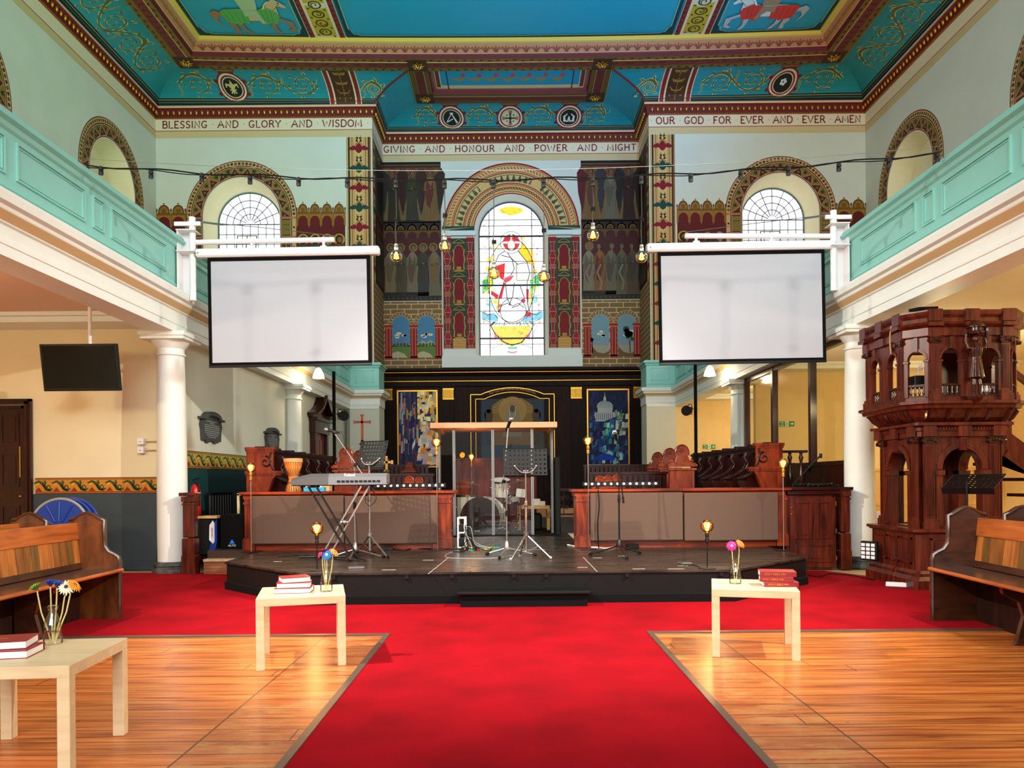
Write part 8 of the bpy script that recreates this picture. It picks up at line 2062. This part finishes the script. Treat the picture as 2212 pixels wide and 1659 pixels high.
ou, ol = octo(.615,.175), octo(.51,.09)
b = MB()
for i in (1,2,3,4):
    b = MB(); b.tube([(ol[i][0], ol[i][1], 1.765), ((ol[i][0]*.5+ou[i][0]*.5)*1.02, (ol[i][1]*.5+ou[i][1]*.5)*1.02, 1.80), (ou[i][0]*1.02, ou[i][1]*1.02, 1.875)], .028, 6); b.build('carved_rib', M['pulpitd'], t)
for u in (.25,.5,.75):
    for i in (0, 2, 4):
        p = [ol[i][k]*(1-u)+ol[i+1][k]*u for k in (0,1)]; q_ = [ou[i][k]*(1-u)+ou[i+1][k]*u for k in (0,1)]
        b = MB(); b.tube([(*p, 1.765), ((p[0]+q_[0])/2*1.02, (p[1]+q_[1])/2*1.02, 1.80), (q_[0]*1.02, q_[1]*1.02, 1.875)], .02 if u != .5 else .03, 6); b.build('carved_rib', M['pulpitd'], t)
# upper arcade
up = octo(.62,.18); HB, HT = 1.97, 2.63
for i, na in ((0,2),(1,1),(2,2),(3,1),(4,2)):
    T, L = face_T(up[i], up[i+1]); b = MB(); hs = []; cs = [L/2] if na == 1 else [L*.27, L*.73]; r = .085 if na == 1 else .105; zs = 2.40
    for c in cs: hs.append([(c-r, HB+.04)] + [(c-r*math.cos(PI*k/12), zs+r*math.sin(PI*k/12)) for k in range(13)] + [(c+r, HB+.04)])
    plate(b, T, [(0,HB),(0,HT),(L,HT),(L,HB)], hs, .05)
    for c in cs:
        archring(b, T, c, zs, r+.004, r+.03, 0, .016, 12); pbox(b, T, c-.02, c+.02, 0, .03, zs+r-.0, HT)
        for s in (-1, 1): pbox(b, T, *sorted((c+s*r, c+s*(r+.035))), 0, .014, HB+.04, zs-.03); pbox(b, T, *sorted((c+s*(r-.01), c+s*(r+.045))), -.05, .024, zs-.03, zs-.008)
    b.build('arcade_face', M['pulpit'], t)
    for c in cs:
        b = MB(); pbox(b, T, c-r, c+r, -.05, 0, HB+.155, HB+.175); pbox(b, T, c-r, c+r, -.045, -.005, HB+.04, HB+.06); b.build('rail', M['pulpitd'], t)
        for k in range(4):
            b = MB(); u = c-r+2*r*(k+.5)/4; o = T(u, -.025, 0); b.lathe([(.008,HB+.06),(.016,HB+.085),(.007,HB+.11),(.014,HB+.14),(.01,HB+.155)], (o.x, o.y, 0), 8); b.build('baluster', M['pulpitd'], t)
    if na == 2: pilaster(T, .055, .095, HB, HT, t); pilaster(T, L-.055, .095, HB, HT, t)
b = MB(); loft(b, [(.63,.18,HT),(.645,.185,HT+.01),(.645,.185,HT+.09),(.66,.19,HT+.10),(.69,.2,HT+.12),(.70,.2,HT+.14),(.66,.19,HT+.15),(.655,.19,HT+.19),(.68,.2,HT+.22),(.69,.2,HT+.25),(.69,.2,HT+.265)], cap=False); loft(b, [(.69,.2,HT+.265),(.57,.16,HT+.265),(.57,.16,HT)], cap=False)
for i in (0, 2, 4):
    T, L = face_T(*octo(.645,.185)[i:i+2])
    for u in (.06, L-.06, L/2): pbox(b, T, u-.06, u+.06, 0, .02, HT, HT+.09); pbox(b, T, u-.08, u+.08, 0, .065, HT+.10, HT+.14); pbox(b, T, u-.075, u+.075, -.03, .05, HT+.15, HT+.275)
b.build('upper_cornice', M['pulpit'], t)
b = MB(); loft(b, [(.56,.16,1.97),(.56,.16,1.98)]); b.box(.2,.56,.3,.5,1.98,2.6); b.build('floor_board', M['stall'], t)
# carved figure on the front
s_ = thing('carved_figure', 'carved dark wooden standing figure with a raised basket on the pulpit front', 'statue', (PC[0]+.02, PC[1]-.668, 2.0))
b = MB()
b.lathe([(.075,.19),(.07,.23),(.05,.36),(.045,.40),(.055,.45),(.06,.49),(.035,.53),(.018,.545),(.018,.56)], n=20, flute=lambda k: 1+.10*math.sin(k*PI*.8))
for s in (-1, 1):
    b.tube([(s*.03,0,.2),(s*.032,-.01,.12),(s*.035,0,.03)], [.024,.02,.014], 8); b.tube([(s*.035,.01,.015),(s*.045,-.04,.008)], .014, 6)
    b.tube([(s*.05,0,.50),(s*.085,-.01,.49),(s*.105,0,.56),(s*.10,0,.63 if s < 0 else .60)], [.022,.02,.016,.012], 8); b.ball((s*.10,0,.64 if s < 0 else .61), .014, 8)
b.ball((0,-.005,.585), .034, 12, 1.15); b.ball((0,.006,.595), .042, 12); b.ball((-.03,.0,.585), .018, 8); b.ball((.03,.0,.585), .018, 8); b.tube([(0,-.035,.588),(0,-.045,.578)], .006, 6)
o = b.build('body', M['pulpitd'], s_)
rm = o.modifiers.new('fuse', 'REMESH'); rm.mode = 'VOXEL'; rm.voxel_size = .006; rm.use_smooth_shade = True
b = MB(); b.lathe([(.05,.635),(.075,.64),(.08,.66),(.06,.67),(.06,.70),(.085,.705),(.085,.72),(.06,.75),(.03,.77),(0,.78)], n=20, flute=lambda k: 1+.06*(k % 2)); b.build('basket', M['pulpitd'], s_)
b = MB(); b.tube([(.10,-.01,.54),(.10,-.012,.60)], .008, 6); b.lathe([(.008,.58),(.03,.66),(.026,.70),(.012,.71)], (.105,-.015,0), 8); b.build('torch', M['pulpitd'], s_)
b = MB(); b.lathe([(.03,-.07),(.06,-.04),(.09,0),(.09,.012)], (0,.02,0), 6); b.build('corbel', M['pulpitd'], s_)
# laptop-like box and crown ornaments
b = MB(); b.bbox(-.09,.09,-.07,.07,0,.13,.006); tag(b.build('black_box', M['black'], loc=(PC[0]-.40, PC[1]-.38, 2.12)), 'black box file inside the pulpit behind the chamfered arch', 'box')
b = MB(); b.tube([(.0,0,0),(0,0,.08),(.03,0,.12),(.06,0,.08),(.06,0,.05)], .008, 6); tag(b.build('gooseneck', M['whitem'], loc=(PC[0]-.42, PC[1]-.38, 2.25)), 'small white curved handle above the black box in the pulpit', 'handle')
b = MB(); b.bbox(-.09,.09,-.05,.05,0,.10,.03); tag(b.build('white_container', M['whitem'], loc=(PC[0]+.30, PC[1]-.30, 2.05)), 'white plastic container inside the pulpit right of the carved figure', 'container')
b = MB(); b.rbox((0,0,0), (.32,.12,.03), Matrix.Rotation(-.12,3,'Y')); tag(b.build('music_desk', M['blackm'], loc=(PC[0]-.42, PC[1]-.50, 2.935), rotz=.5), 'black slanted book rest on the pulpit cornice', 'book rest')
b = MB()
pts = [(-.64,-.30,2.80),(-.66,-.31,2.70),(-.655,-.30,2.6),(-.65,-.31,2.5)]; b.tube([(x-.02, y, z) for x, y, z in pts], .006, 6); tag(b.build('loose_cable', plain('straw_cable', (170,150,90), .6), loc=(PC[0], PC[1], 0)), 'straw coloured cable hanging down the left of the pulpit', 'cable')
# stair behind the pulpit
t = thing('pulpit_stair', 'dark wooden stair with turned newel rising behind the pulpit at the right edge', 'staircase', (5.75, 9.2, 0))
b = MB(); b.lathe([(.06,0),(.06,.35),(.045,.37),(.07,.42),(.05,.47),(.075,.55),(.07,.62),(.045,.66),(.06,.70),(.085,.76),(.08,.82),(.05,.86),(.045,.9),(.055,1.2),(.04,1.38),(.065,1.40)], (-.12,-.2,0), 16); b.box(-.2,-.04,-.28,-.12,1.40,1.95); b.box(-.23,-.01,-.31,-.09,1.92,1.97); b.box(-.17,-.07,-.285,-.28,1.5,1.85); b.build('newel', M['pulpit'], t)
b = MB(); b.prism([(-.2,1.95),(-.2,1.62),(1.6,.25),(1.6,.6)], -.18, -.12); b.prism([(-.2,1.6),(-.2,1.4),(.05,1.42),(.1,1.5),(.2,1.35),(.3,1.3),(.35,1.2)], -.20, -.12); b.build('string', M['pulpit'], t)
b = MB(); b.beam((-.5,-.15,2.95),(1.6,-.15,1.35), .07, .05, up=(0,1,0)); b.build('handrail', M['pulpit'], t)
for k in range(8):
    x = -.3 + k*.22; zb = 1.98 - (x+.2)*.75; b = MB(); b.box(x-.02,x+.02,-.17,-.13,zb-.1,zb+.82); b.build('baluster', M['pulpit'], t)
for k in range(8): b = MB(); x = -.1+k*.22; b.box(x-.12,x+.12,-.12,.7,1.72-k*.2,1.76-k*.2); b.build('tread', M['stall'], t)
# fittings round the pulpit
y = 7.2; x = at(2089, 1100, y)[0]; ST_ = ST; 
tt = music_stand('black perforated music stand between the pulpit and right pew', (x, y), [(-.2,-.1),(.22,-.05),(0,.24)], .25, 1.13-ST*0, .46, .32, 1.15, -.9, holes=(10,7), mat='blackmet', bracket=False); tt.location.z = 0
t = thing('flood_light', 'square LED flood light beside the pulpit plinth', 'flood light', (4.075, 8.72, .34), rotz=-1.0); b = MB(); b.bbox(-.10,.10,-.05,.0,-.11,.11,.01); b.build('housing', M['black'], t)
for i in range(3):
    for j in range(4): b = MB(); b.box(-.085+i*.06,-.04+i*.06,-.056,-.05,-.09+j*.047,-.055+j*.047); b.build('lens', M['led'], t)
b = MB(); b.tube([(0,.0,0),(.02,.06,0),(.05,.10,0)], .015, 6); b.build('mounting_arm', M['black'], t)
x, y = 4.06, 8.12; t = thing('extension_block', 'white extension socket block on the floor by the pulpit', 'extension block', (x, y, .012), rotz=-.5); b = MB(); b.bbox(-.10,.10,-.035,.035,0,.045,.005); b.build('housing', M['whitem'], t)
cable('black cable arching from the extension block to the pew', [(x+.1,y-.05,.03),(x+.18,y-.1,.10),(x+.30,y-.2,.10),(x+.38,y-.35,.03)], .008, z=0)
cable('thin black cable on the carpet right of the stage', [(*onfloor(a, c_), .02) for a, c_ in ((1745,1246),(1770,1249),(1790,1243),(1830,1245),(1890,1256))], .006, z=0)
b = MB(); b.bbox(-.05,.05,-.1,.1,0,.72,.01); tag(b.build('folded_table', M['whitem'], loc=(4.90, 10.3, 0)), 'edge of a white folded table between the right column and pulpit', 'folded table')
